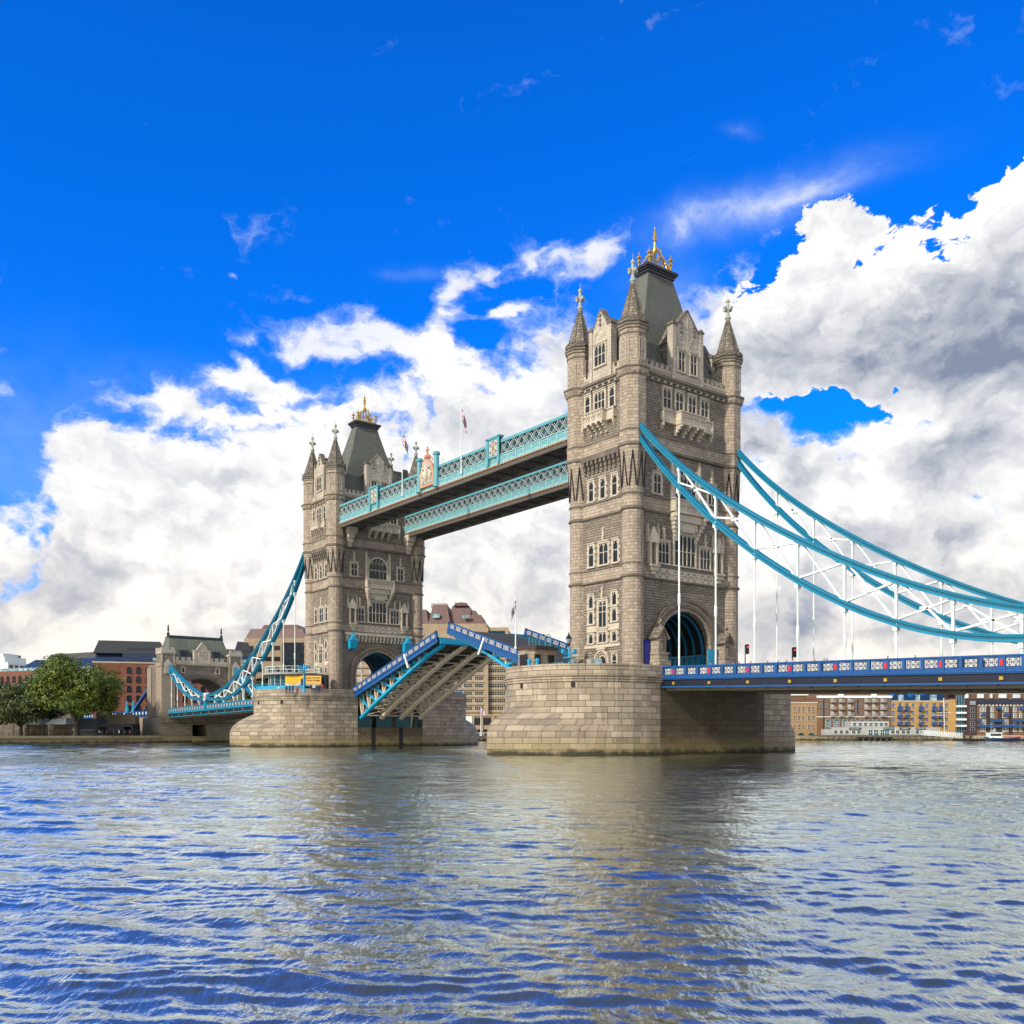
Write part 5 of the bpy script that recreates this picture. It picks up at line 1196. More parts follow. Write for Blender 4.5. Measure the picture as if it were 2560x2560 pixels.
# -- hotel
r, L = bldg('hotel_building', 'huge tan concrete hotel with stepped maroon upper floors behind the raised bascules', 'hotel', P(606, 352), P(1395, 345), 1.75)
sc = S(348); X_ = lambda px: (px-606)*sc; Z_ = lambda py: (1832.2-py)*sc+CAM[2]-1.75
m = MB(); m.box(X_(606), X_(765), 2, 26, 5, Z_(1592)); m.box(X_(765), X_(1050), 0, 26, 5, Z_(1583)); m.box(X_(1050), X_(1226), 0, 26, 7, Z_(1560)); m.box(X_(1226), X_(1277), 1.2, 26, 7, Z_(1569)); m.box(X_(1277), X_(1395), 3, 26, 7, Z_(1600))
for px in (1221, 1272): m.box(X_(px), X_(px)+1.3, -.6, 0, 7, Z_(1570))
z = 9.2
while z < 36:
    m.box(X_(765), X_(1226), -.45, 0, z-.9, z-.1); m.box(X_(1226), X_(1277), .8, 1.2, z-.9, z-.1); z += 2.7
body = m.build('wall', 'concrete_warm', r)
def tier(x0, x1, y0, y1, z0, z1, ins):
    m = MB(); m.hexa([(x0, y0, z0), (x1, y0, z0), (x1, y1, z0), (x0, y1, z0), (x0+ins, y0+ins, z1), (x1-ins, y0+ins, z1), (x1-ins, y1-ins, z1), (x0+ins, y1-ins, z1)]); m.build('upper_cladding', 'redclad', r)
tier(X_(606), X_(762), 3, 22, Z_(1592), Z_(1566), 1.5); tier(X_(640), X_(740), 6, 20, Z_(1566), Z_(1554), 1)
tier(X_(1040), X_(1080), 1, 22, Z_(1562), Z_(1522), 1.2); tier(X_(1078), X_(1135), .6, 22, Z_(1562), Z_(1510), 1.6); tier(X_(1125), X_(1190), 2.5, 22, Z_(1562), Z_(1512), 1.6); tier(X_(1160), X_(1221), 1, 22, Z_(1570), Z_(1536), 1.6); tier(X_(1180), X_(1200), 4, 18, Z_(1536), Z_(1523), .8)
tier(X_(1140), X_(1178), 3, 16, Z_(1512), Z_(1504), .8)
m = MB(); m.box(X_(1078), X_(1118), 8, 14, Z_(1512), Z_(1501)); m.box(X_(1150), X_(1160), 8, 10, Z_(1505), Z_(1498)); m.bar((X_(1140), 9, Z_(1510)), (X_(1140), 9, Z_(1496)), .3); m.bar((X_(1097), 9, Z_(1503)), (X_(1097), 9, Z_(1488)), .12)
m.build('roof_plant', 'greypanel', r)
for nm, mt, a_, b_, z0_, z1_ in (('glazed_bay', 'glass_light', 1090, 1108, 1545, 1535), ('glazed_bay', 'glass_light', 1165, 1182, 1546, 1538), ('glazed_bay', 'glass_teal', 1226, 1276, 1586, 1578)):
    m = MB(); m.box(X_(a_), X_(b_), .3, .9, Z_(z0_), Z_(z1_)); m.build(nm, mt, r)
wa = win_proto(r, 3.0, 1.3, 'cream', 'glass', bars=3, fr=.12); zs = [9.2+2.7*i for i in range(10)]
grid_windows(r, wa, [X_(1070+27.3*i) for i in range(6)], zs)
wc = win_proto(r, 2.0, 1.3, 'darkbrown', 'glass', bars=2, fr=.1); k = 0
for px in (622, 645, 668, 691, 714, 737):
    for z in (15.5, 19.5, 23.5, 27.5, 31.5):
        if k == 0: wc.location = (X_(px), 1.98, z)
        else: inst(wc, r, (X_(px), 1.98, z))
        k += 1
for px in (706,): m = MB(); m.box(X_(px), X_(762), 1.2, 2.0, 16, 34); m.build('dark_glazed_bay', 'glass', r)
wb = win_proto(r, 2.4, 1.15, 'cream', 'glass_curtain', bars=1, fr=.07); grid_windows(r, wb, [X_(875)+4.15*i for i in range(3)], zs[:8])
for z in zs[:8]: q = inst(wa, r, (X_(1240), 1.18, z)); inst(wa, r, (X_(1262), 1.18, z)) 
m = MB(); m.box(X_(1168), X_(1290), -2, 4, 2.2, 7.2)
for px in (1170, 1190, 1212, 1240, 1262): m.box(X_(px), X_(px)+.9, -2.4, -1.6, 0, 7.2)
m.box(X_(1168), X_(1290), -2.4, 4.2, 7.0, 7.6); m.build('terrace_front', 'concrete_warm', r)
m = MB(); m.box(X_(1192), X_(1238), -2.15, -2.02, 3.8, 6.4); m.box(X_(1172), X_(1290), -1.0, -.9+2, 0, 2.3); m.build('terrace_opening', 'dark', r)
m = MB(); m.box(X_(1173), X_(1191), -2.7, -2.5, 3.0, 6.9); m.build('hoarding', 'white', r)
# quay rail and flagpole in front of the hotel
p0, p1 = P(1120, 316), P(1330, 316); r, L = bldg('terrace_railing', 'white railing on the river terrace below the hotel, seen between the two piers', 'railing', p0, p1, 1.75)
m = MB(); m.box(0, L, 0, .08, 1.05, 1.15); m.box(0, L, 0, .06, .6, .66)
for x in np.arange(0, L, 1.3): m.box(x-.05, x+.05, 0, .08, 0, 1.15)
m.build('rails', 'white', r)
def flag_mesh(parent, w_, h_, mats, droop=.0, name='flag', seed=0, back=False):
    m = MB(); nx, nz = 9, 7
    def pt(i, j):
        s_ = i/nx; t = j/nz; x = w_*s_*(1-droop*.75); z = -h_*t*(1+.15*droop)-droop*w_*(s_**1.1)*.95
        return ((-x if back else x), .16*w_*math.sin(s_*7+t*1.5+seed)*s_**.5, z)
    for i in range(nx):
        for j in range(nz):
            cx, cz = (i+.5)/nx-.5, (j+.5)/nz-.5
            if len(mats) >= 3: m.cur = 1 if (abs(cx) < .08 or abs(cz) < .10) else 2 if (abs(cx) < .15 or abs(cz) < .2 or abs(abs(cx)-abs(cz)) < .09) else 0
            m.face([pt(i, j), pt(i+1, j), pt(i+1, j+1), pt(i, j+1)], smooth=True)
    m2 = m.build(name, mats, parent); md = m2.modifiers.new('thickness', 'SOLIDIFY'); md.thickness = .012
    return m2
def flagpole(label, loc, h, r_, mats, fw, fh, droop, seed=0, zoff=.4, back=False):
    t = thing('flagpole', label, 'flagpole', loc); m = MB(); m.lathe([(0, r_*2), (.3, r_*1.8), (.35, r_), (h, r_*.55), (h+.05, r_*1.6), (h+.25, r_*.3)], n=8); m.build('pole', 'white', t)
    f = flag_mesh(t, fw, fh, mats, droop, seed=seed, back=back); f.location = (r_, 0, h-zoff); f.rotation_euler = (0, 0, -YAW*0+.9); return t
UJ = ['flag_navy', 'flag_red', 'flag_white']
flagpole('flagpole with small drooping union flag, left of the crest on the nearer walkway', (-10.5, -9.35, 44.0), 11.4, .10, UJ, 2.6, 1.5, .85, 1, .6)
flagpole('taller-looking flagpole with limp flag, right of the crest on the nearer walkway', (7.7, -9.35, 44.0), 11.5, .10, UJ, 3.0, 1.6, .95, 2, 1.0)
p = P(1202, 314, 1.75); flagpole('thin white flagpole with pale pink pennant on the hotel terrace', p, ZP(1768, 314)-1.75, .12, ['flag_pink'], 2.0, 1.6, .5, 3, .3)
p = P(1260, 316, 1.75); flagpole('short bare-looking white pole with a tiny flag beside the right pier on the hotel terrace', p, ZP(1766, 316)-1.75, .1, ['flag_white'], .5, .4, .9, 3, .3)
# -- right bank
zb = 1.75; D0 = 356
def rb(name, label, cat, pa, pb, da=D0, db=D0): return bldg(name, label, cat, P(pa, da), P(pb, db), zb)
sc = S(D0); H_ = lambda py: (1832.2-py)*sc+CAM[2]-zb
r, L = rb('warehouse_building', 'tan brick warehouse with paired dark windows, left end of the right bank', 'warehouse', 1960, 2042)
m = MB(); m.box(0, L, 0, 12, 0, H_(1757)); m.build('wall', 'tanbrick', r); m = MB(); m.box(-.2, L+.2, -.3, 0, H_(1757)-.2, H_(1757)+.3); m.build('coping', 'trim', r)
pr_ = win_proto(r, .7, 1.5, 'trim', 'glass', arch=True); xx = [(px-1960)*sc for px in (1975, 1986, 1997, 2008, 2022, 2033)]; grid_windows(r, pr_, xx, [H_(1779), H_(1801), H_(1823)])
for px in (2003, 2029): m = MB(); m.slab([((px-1960)*sc+1.2*math.cos(t), H_(1839)+1.0*math.sin(t)) for t in np.linspace(0, math.pi, 8)], -.1, .02); m.build('cellar_arch', 'glass_teal', r)
r, L = rb('warehouse_building', 'darker brown brick block rising behind the tan warehouse, roof terrace on top', 'warehouse', 1976, 2044, D0+14, D0+14)
m = MB(); m.box(0, L, 0, 14, 0, H_(1736)*1.04); m.build('wall', 'brownbrick', r); m = MB(); m.box(-.2, L, -.3, 0, H_(1739)*1.04, H_(1736)*1.04+.2); m.build('cornice', 'white', r)
r, L = rb('warehouse_building', 'brown brick warehouse flats with white balconies and arched ground floor', 'warehouse', 2042, 2229)
m = MB(); zt = H_(1741); m.box(0, L, 0, 16, 0, zt); m.hexa([(0, .4, zt), (L, .4, zt), (L, 15, zt), (0, 15, zt), (2, 4, zt+2.2), (L-2, 4, zt+2.2), (L-2, 12, zt+2.2), (2, 12, zt+2.2)]); m.build('wall', 'brownbrick', r)
m = MB(); m.box(-.1, L+.1, -.4, 0, zt-.6, zt+.3); m.box(0, L, -.2, 0, H_(1793), H_(1791)); 
for px in (2101, 2184): m.box((px-2042)*sc-1, (px-2042)*sc+1, -.6, 0, zt-.4, zt+1.0)
m.build('cornice', 'white', r); m = MB()
for x in np.arange(2, L-3, 1.1): m.bar((x, 1, zt+2.0), (x+.5, 1, zt+3.2), .2)
m.build('roof_planters', 'cream', r)
rows = [H_(1750), H_(1768), H_(1785)]; cx = lambda px: (px-2042)*sc
pr_ = win_proto(r, 1.0, 1.1, 'greypanel', 'glass', fr=.12); grid_windows(r, pr_, [cx(px) for px in (2052, 2064, 2138, 2149, 2219)], rows)
pr_ = win_proto(r, 1.0, 1.6, 'greypanel', 'glass_curtain', fr=.12); grid_windows(r, pr_, [cx(px) for px in (2080, 2101, 2123, 2165, 2184, 2205)], [z-.6 for z in rows])
m = MB(); m.box(-.9, .9, -1.0, 0, -.1, .05)
for x in np.linspace(-.9, .9, 7): m.box(x-.05, x+.05, -1.0, -.92, 0, .9)
m.box(-.9, .9, -1.02, -.9, .85, .95); bal = m.build('balcony', 'greypanel', r); k = 0
for px in (2082, 2103, 2125, 2167, 2186, 2207):
    for z in rows:
        if k == 0: bal.location = (cx(px), 0, z-.8)
        else: inst(bal, r, (cx(px), 0, z-.8))
        k += 1
pr_ = win_proto(r, 1.8, 2.0, 'white', 'glass_teal', arch=True, bars=3); grid_windows(r, pr_, [cx(px) for px in (2070, 2091, 2112, 2134, 2155, 2176, 2197)], [H_(1815)])
for px in (2059,): m = MB(); m.box(cx(px)-.12, cx(px)+.12, -.25, 0, 0, zt); m.build('downpipe', 'black', r)
m = MB(); m.box(cx(2144)-.12, cx(2144)+.12, -.25, 0, 8, zt); m.build('downpipe', 'black', r)
r, L = rb('warehouse_building', 'yellow brick warehouse with blue curved roof gables and blue balconies', 'warehouse', 2229, 2377)
zt = H_(1753); m = MB(); m.box(0, L, 0, 16, 0, zt); m.build('wall', 'yellowbrick', r); m = MB(); m.box(0, L, -.2, 0, zt-.2, zt+.25); m.build('coping', 'trim', r)
cx = lambda px: (px-2229)*sc
m = MB(); m.hexa([(0, .8, zt), (L, .8, zt), (L, 15, zt), (0, 15, zt), (2, 4, zt+3.2), (L-4, 4, zt+3.2), (L-4, 12, zt+3.2), (2, 12, zt+3.2)]); rf = m.build('roof', 'blueroof', r)
for px, hw in ((2253, 3.2), (2295, 2.6), (2334, 4.2)):
    m = MB(); m.slab([(cx(px)+hw*math.cos(t), zt+(hw+.6 if hw > 3 else hw)*.95*math.sin(t)) for t in np.linspace(0, math.pi, 11)], .4, 9.0) if False else None
    A = [(cx(px)+hw*math.cos(t), (3.9 if hw > 3 else 2.8)*math.sin(t)+zt) for t in np.linspace(0, math.pi, 11)]
    m.loft([[(x, .3, z) for x, z in A], [(x, 9, z) for x, z in A]], closed=False); 
    m.face([(x, .3, z) for x, z in A]); dd = m.build('roof_gable', 'balcony_blue', rf); m = MB(); m.box(cx(px)-hw*.3, cx(px)+hw*.3, .2, .3, zt+.3, zt+2.4); m.build('gable_glazing', 'glass_light', dd)
pr_ = win_proto(r, .95, 1.3, 'trim', 'balcony_blue', arch=True); grid_windows(r, pr_, [cx(px) for px in (2233, 2282, 2317, 2366)], [H_(1769), H_(1787), H_(1804), H_(1823)])
pr_ = win_proto(r, .9, 1.9, 'balcony_blue', 'glass_curtain'); colb = (2248, 2266, 2301, 2334, 2351); grid_windows(r, pr_, [cx(px) for px in colb], [H_(1772), H_(1790), H_(1808)])
m = MB(); m.box(-.9, .9, -1.2, 0, -.15, .05); m.box(-1.0, 1.0, -1.25, -1.15, .1, .95); m.box(-.15, .15, -1, 0, -.7, -.1); bal = m.build('balcony', 'balcony_blue', r); k = 0
for px in colb:
    for z in (H_(1774), H_(1792), H_(1810)):
        if k == 0: bal.location = (cx(px), 0, z-.2)
        else: inst(bal, r, (cx(px), 0, z-.2))
        k += 1
m = MB()
for px in colb: m.bar((cx(px), -.1, zt-1.6), (cx(px), -1.6, zt-.7), .25); m.box(cx(px)-.5, cx(px)+.5, -.5, 0, zt-2.2, zt-1.9)
m.build('hoist', 'balcony_blue', r)
r, L = rb('flats_building', 'narrow modern flats with glass storeys and white balcony slabs', 'flats', 2377, 2414)
m = MB(); zt = H_(1748); m.box(0, 1.8, 0, 14, 0, zt); m.build('side_wall', 'yellowbrick', r); m = MB(); m.box(1.8, L, .6, 14, 0, H_(1737)); m.box(1.0, L, .3, 14, H_(1737), H_(1737)+.4); m.build('core', 'darkbrown', r)
m = MB(); m.box(2.1, L-.1, .4, .6, 0, H_(1738)); gz = m.build('glazing', 'glass_teal', r); m = MB()
for x in np.arange(2.1, L, 1.0): m.box(x, x+.12, .3, .4, 0, H_(1738))
m.build('mullion', 'aluminium', gz)
for py in (1768, 1784.5, 1801, 1817): m = MB(); m.box(1.9, L, -.9, .4, H_(py), H_(py)+.7); m.build('balcony', 'white', r)
m = MB(); m.box(-2, 4, 5, 12, zt, H_(1733)); m.build('penthouse', 'darkbrown', r); m = MB(); m.box(2.5, L+2, 4, 12, H_(1736), H_(1728)); m.build('penthouse_glazing', 'glass_teal', r)
r, L = rb('flats_building', 'dark brown slab tower beside the glass flats', 'flats', 2414, 2440)
m = MB(); m.box(0, L, -.4, 14, 0, H_(1746)); m.build('wall', 'darkbrown', r)
pr_ = win_proto(r, 1.9, 1.1, 'aluminium', 'glass_light'); grid_windows(r, pr_, [L*.62], [H_(1761)]); pr_.location.y = -.42
pr_ = win_proto(r, 1.6, 1.6, 'aluminium', 'glass'); xs_ = [H_(1780), H_(1797), H_(1814), H_(1830)]
for i, z in enumerate(xs_):
    if i == 0: pr_.location = (L*.6, -.42, z)
    else: inst(pr_, r, (L*.6, -.42, z))
r, L = rb('warehouse_building', 'long brown warehouse with chimneys and rows of blue balconies at the right edge', 'warehouse', 2440, 2680)
zt = H_(1761); m = MB(); m.box(0, L, 0, 14, 0, zt); m.build('wall', 'brownbrick', r); m = MB(); m.hexa([(0, -.4, zt), (L, -.4, zt), (L, 14.4, zt), (0, 14.4, zt), (0, 6.5, zt+2.6), (L, 6.5, zt+2.6), (L, 7.5, zt+2.6), (0, 7.5, zt+2.6)]); rf = m.build('roof', 'darkroof', r)
cx = lambda px: (px-2440)*sc
for px in (2448, 2455+0, 2487, 2509, 2545, 2580): m = MB(); m.box(cx(px)-.6, cx(px)+.6, 5, 7, zt+1.6, zt+3.9); m.box(cx(px)-.75, cx(px)+.75, 4.9, 7.1, zt+3.9, zt+4.1); m.build('chimney', 'brownbrick', rf)
m = MB()
for x in np.arange(.6, L, 1.3): m.box(x, x+.7, -.55, -.3, zt-.6, zt-.1)
m.build('dentil_cornice', 'cream', r)
pr_ = win_proto(r, .7, 1.6, 'white', 'glass', fr=.12); cols_ = [cx(px) for px in (2453, 2461, 2474, 2481, 2509, 2517, 2530, 2537, 2551, 2570, 2580, 2600)]; grid_windows(r, pr_, cols_, [H_(1778), H_(1794), H_(1811), H_(1828)])
for py, segs in ((1786, ((2450, 2463), (2506, 2520), (2570, 2590))), (1770, ((2489, 2501), (2544, 2556))), (1801, ((2441, 2450), (2471, 2506), (2526, 2570))), (1815, ((2441, 2473), (2477, 2499), (2501, 2526), (2527, 2546), (2548, 2600)))):
    for a, b in segs: m = MB(); m.box(cx(a), cx(b), -1.3, 0, H_(py)-.5, H_(py)-.35); m.box(cx(a), cx(b), -1.35, -1.25, H_(py)-.5, H_(py)+.5); m.build('balcony', 'balcony_blue', r)
for px in (2467, 2495, 2523, 2560): m = MB(); m.box(cx(px), cx(px)+.9, -.5, 0, 0, zt-.6); m.build('pilaster', 'darkbrown', r)
# pier restaurant on piles
D1 = 338; sc = S(D1); H1 = lambda py: (1832.2-py)*sc+CAM[2]
r = thing('pier_restaurant', 'long white flat-roofed building on a piled jetty in front of the brown and yellow warehouses', 'restaurant', P(2046, D1), math.atan2(RT[1], RT[0]))
cx = lambda px: (px-2046)*sc
m = MB(); m.box(cx(2046), cx(2352), -1, 9, 1.5, 1.9); m.box(cx(2046), cx(2352), -1.1, -.9, 1.3, 1.95)
for px in np.arange(2070, 2350, 14.5): m.box(cx(px)-.15, cx(px)+.15, -.6, -.3, -3, 1.5)
for px in (2248, 2256, 2300): m.bar((cx(px), -.5, -1), (cx(px)+1.3, -.5, 1.4), .2)
m.build('jetty', 'under', r)
m = MB(); m.box(cx(2080), cx(2350), 0, 8, 1.9, H1(1818)); m.box(cx(2132), cx(2227), 1.5, 8, H1(1818), H1(1803)); m.box(cx(2062), cx(2081), 0, 4, 1.9, H1(1823)); m.build('wall', 'greypanel', r)
m = MB(); m.lathe([(H1(1823), 1.6), (H1(1818), .3)], c=(cx(2072), 1.5), n=8); m.build('canopy_roof', 'slate_green', r)
pr_ = win_proto(r, 1.3, 1.15, 'white', 'glass', bars=0); grid_windows(r, pr_, [cx(px) for px in (2089, 2103, 2117, 2134, 2147, 2232, 2244, 2258, 2270, 2293, 2305)], [H1(1834)])
pr2 = win_proto(r, 1.3, 1.0, 'white', 'glass', bars=0); k = 0
for px in (2140, 2154, 2168, 2181, 2194, 2207, 2219):
    if k == 0: pr2.location = (cx(px), 1.48, H1(1814.5))
    else: inst(pr2, r, (cx(px), 1.48, H1(1814.5)))
    k += 1
pr_ = win_proto(r, 1.5, 1.9, 'white', 'glass_teal', bars=1); grid_windows(r, pr_, [cx(px) for px in (2176, 2190, 2206, 2217)], [1.95])
def text(parent, s_, size, loc, mat, rot=(math.pi/2, 0, 0), name='lettering', ex=.02, align='CENTER'):
    cu = bpy.data.curves.new(name, 'FONT'); cu.body = s_; cu.size = size; cu.align_x = align; cu.align_y = 'CENTER'; cu.extrude = ex
    o = bpy.data.objects.new(name, cu); COL.objects.link(o); dg = bpy.context.evaluated_depsgraph_get(); me = bpy.data.meshes.new_from_object(o.evaluated_get(dg))
    bpy.data.objects.remove(o); q = bpy.data.objects.new(name, me); COL.objects.link(q); me.materials.append(MATS[mat]); q.parent = parent; q.location = loc; q.rotation_euler = rot; return q
for a, b, txt in ((2123, 2152, 'ROYAL NAVY'), (2209, 2234, 'ROYAL NAVY'), (2249, 2275, 'PRESIDENT'), (2289, 2313, 'ROYAL NAVY')):
    m = MB(); m.box(cx(a), cx(b), -.25, -.1, H1(1824.5), H1(1819)); sg = m.build('sign', 'royal_dark', r); text(sg, txt, .52, ((cx(a)+cx(b))/2, -.28, H1(1821.7)), 'white')
# gangway, piles and pontoon
r = thing('gangway', 'white lattice gangway sloping from the jetty down to the pontoon', 'gangway', P(2310, 332), math.atan2(RT[1], RT[0])); sc = S(332); cx = lambda px: (px-2310)*sc
m = MB(); n_ = 18; xs_ = np.linspace(cx(2310), cx(2411), n_+1); zf = lambda x: 2.0-1.0*x/cx(2411)
for y in (0, 2):
    for i in range(n_):
        a, b = xs_[i], xs_[i+1]; m.bar((a, y, zf(a)), (b, y, zf(b)), .18); m.bar((a, y, zf(a)+1.5), (b, y, zf(b)+1.5), .18); m.bar((a, y, zf(a)+(1.5 if i % 2 else 0)), (b, y, zf(b)+(0 if i % 2 else 1.5)), .13); m.bar((a, y, zf(a)), (a, y, zf(a)+1.5), .1)
m.build('truss', 'white', r); m = MB(); m.hexa([(0, 0, 1.9), (cx(2411), 0, .9), (cx(2411), 2, .9), (0, 2, 1.9), (0, 0, 2.0), (cx(2411), 0, 1.0), (cx(2411), 2, 1.0), (0, 2, 2.0)]); m.build('walkway_floor', 'greypanel', r)
r = thing('pontoon', 'long dark floating pontoon with rust-red mooring piles near the right edge', 'pontoon', P(2400, 328), math.atan2(RT[1], RT[0])); sc = S(328); cx = lambda px: (px-2400)*sc
m = MB(); m.box(0, cx(2680), 0, 6, -.4, .55); m.box(-.1, cx(2680), -.1, .1, .3, .7); m.build('hull', 'black', r)
for px in (2414, 2430): m = MB(); m.lathe([(-3, .45), (3.2, .45), (3.3, .2)], c=(cx(px), 1), n=10); m.build('pile', 'darkbrown', r)
m = MB()
for x in np.arange(cx(2440), cx(2680), 1.2): m.box(x, x+.06, .4, .46, .55, 1.6)
m.box(cx(2440), cx(2680), .4, .46, 1.55, 1.62); m.build('rail', 'white', r)
m = MB(); m.box(cx(2432), cx(2440), .5, 3, 3.2, 3.4); m.bar((cx(2414), 1, 3.1), (cx(2440), 1, 3.1), .3); m.build('gantry', 'darkbrown', r)
# passenger boat moored at the pontoon
r = thing('passenger_boat', 'white passenger boat with red life rings along its side, moored at the right-hand pontoon', 'boat', P(2462, 322), math.atan2(RT[1], RT[0])); sc = S(322); cx = lambda px: (px-2462)*sc; Lb = cx(2550)
m = MB(); rings = []
for t in np.linspace(0, 1, 9):
    x = Lb*t; hw = 1.7*(1-abs(2*t-1)**4*.85); sh_ = .9+.5*abs(2*t-1)**2; rings.append([(x, -hw, sh_), (x, -hw*.8, 0), (x, -hw*.4, -.5), (x, hw*.4, -.5), (x, hw*.8, 0), (x, hw, sh_)])
m.loft(rings, closed=True, smooth=True, zuv=False); m.build('hull', 'navyroof', r)
m = MB(); m.box(1.0, 5.2, -1.3, 1.3, 1.0, 2.7); m.box(.8, 5.6, -1.5, 1.5, 2.7, 2.85); m.bar((3.4, 0, 2.8), (3.4, 0, 4.2), .12); m.bar((2.6, 0, 3.3), (3.4, 0, 4.0), .1); cb = m.build('cabin', 'white', r); m = MB(); m.box(1.3, 4.9, -1.34, -1.28, 1.7, 2.4); m.build('cabin_window', 'glass', cb)
m = MB(); 
for x in np.arange(5.8, Lb-.4, .9): m.tube([(x+.28*math.cos(t), -1.72, 1.5+.28*math.sin(t)) for t in np.linspace(0, 6.28, 8)], .09, 5)
m.build('life_ring', 'red', r); m = MB(); m.box(5.5, Lb-.3, -1.66, -1.6, 1.85, 1.92); m.box(5.5, Lb-.3, 1.6, 1.66, 1.85, 1.92); m.build('handrail', 'white', r)
# mast crane in front of the yellow warehouse
r = thing('mast', 'pale yellow mast with cross-yards in front of the yellow warehouse', 'mast', P(2362, 345, 1.5)); m = MB(); m.bar((0, 0, 0), (-.4, 0, ZP(1745, 345)-1.5), .28); m.build('pole', 'cream', r); m = MB(); zz = ZP(1781, 345)-1.5; m.bar((-2.2, -1.6, zz), (2, 1.6, zz), .14); m.bar((-3.6, -2.6, zz-.9), (-.2, 0, zz-1.1), .14); m.build('yard', 'cream', r)
# ------------------------------------------------------------------ trees
def make_tree(name, label, loc, h, rad, crown_base, mat, seed, leaf=.55, n=9000, group='plane trees along the left shore', lobes=15, fork=True):
    rg = np.random.default_rng(seed); root = thing(name, label, 'tree', loc, 0, group)
    ch = h-crown_base; cz = crown_base+ch*.48
    # limbs
    m = MB(); tips = []
    m.tube([(0, 0, -.3), (.1, 0, crown_base*.45), (.05, .1, crown_base*.8), (.1, .1, crown_base+ch*.1)], [h*.045, h*.033, h*.03, h*.027], 9)
    for i in range(9):
        a = 6.28*i/9+rg.normal()*.3; st = crown_base*(.75+.35*rg.random()); rr = rad*(.45+.4*rg.random()); zz = crown_base+ch*(.25+.55*rg.random())
        p1 = (rr*.35*math.cos(a), rr*.35*math.sin(a), st+(zz-st)*.45); p2 = (rr*math.cos(a), rr*math.sin(a), zz)
        m.tube([(0.05, .1, st), p1, p2], [h*.017, h*.010, h*.003], 6)
        for _ in range(3): q = np.array(p1)+(np.array(p2)-np.array(p1))*rg.random(); e = q+np.array([rg.normal(), rg.normal(), 1.2+rg.random()])*rad*.14; m.tube([q, e], [h*.005, h*.0015], 5)
    m.build('trunk', 'bark', root)
    # crown: leaf-sized faces over an uneven set of lobes, thinned between them
    L = []
    for i in range(lobes):
        a = rg.random()*6.28; e = rg.uniform(-.75, 1.0); r_ = (1-abs(e)**2.2)**.5 if abs(e) < 1 else 0
        L.append((np.array([rad*.68*r_*math.cos(a), rad*.68*r_*math.sin(a), cz+ch*.36*e]), rad*rg.uniform(.26, .42)))
    L.append((np.array([0, 0, cz]), rad*.5))
    V = []; cnt = int(n/len(L))
    for c, r_ in L:
        cl = int(cnt/14)
        d = rg.normal(size=(cl, 3)); d /= np.linalg.norm(d, axis=1)[:, None]; q = c+d*r_*(rg.random(cl)**.25)[:, None]*np.array([1, 1, .85])
        for cc in q:
            pts = cc+rg.normal(size=(14, 3))*leaf*np.array([1.1, 1.1, .75])
            for p in pts:
                nrm = (p-c); nrm = nrm/(np.linalg.norm(nrm)+1e-6)+rg.normal(size=3)*.55+np.array([0, 0, .35]); nrm /= np.linalg.norm(nrm)
                t = np.cross(nrm, rg.normal(size=3)); t /= np.linalg.norm(t); b = np.cross(nrm, t); s_ = leaf*rg.uniform(.35, .75)
                V += [p-t*s_, p+b*s_*.62, p+t*s_, p-b*s_*.62]
    V = np.array(V, dtype=np.float32); nf = len(V)//4
    me = bpy.data.meshes.new('crown'); me.vertices.add(len(V)); me.vertices.foreach_set('co', V.ravel()); me.loops.add(len(V)); me.loops.foreach_set('vertex_index', np.arange(len(V), dtype=np.int32))
    me.polygons.add(nf); me.polygons.foreach_set('loop_start', np.arange(0, len(V), 4, dtype=np.int32)); me.update(calc_edges=True); me.materials.append(MATS[mat])
    o = bpy.data.objects.new('crown', me); COL.objects.link(o); o.parent = root
    return root
g0 = 1.75
make_tree('plane_tree', 'largest bright green tree at left, broad crown over a forked trunk', P(188, 259, g0), ZP(1636, 259)-g0, 11.9, 3.9, 'leaf_bright', 3, n=42000, lobes=30, leaf=.50)
make_tree('plane_tree', 'small tree at far left with a slim dark trunk beside the white roofed shelter', P(52, 258, g0), ZP(1712, 258)-g0, 8.6, 3.0, 'leaf_olive', 5, n=24000, lobes=20, leaf=.45)
make_tree('plane_tree', 'dark tree between the largest tree and the small one at left', P(108, 272, g0), ZP(1684, 272)-g0, 9.6, 3.6, 'leaf_dark', 8, n=24000, lobes=20, leaf=.5)
make_tree('plane_tree', 'dark tree cut by the left edge of the picture', P(-8, 268, g0), ZP(1705, 268)-g0, 9.0, 2.6, 'leaf_dark', 11, n=20000, lobes=18, leaf=.5)
make_tree('plane_tree', 'dark green tree seen through the teal chain, right of the gatehouse', P(655, 300, g0), ZP(1686, 300)-g0, 6.0, 2.0, 'leaf_dark', 21, n=9000, lobes=12, group='trees by the hotel')
make_tree('plane_tree', 'low dark bush-like tree beside the left pier, below the glass pavilion', P(632, 306, g0), ZP(1712, 306)-g0, 4.6, 1.0, 'leaf_dark', 22, n=6000, lobes=9, group='trees by the hotel')
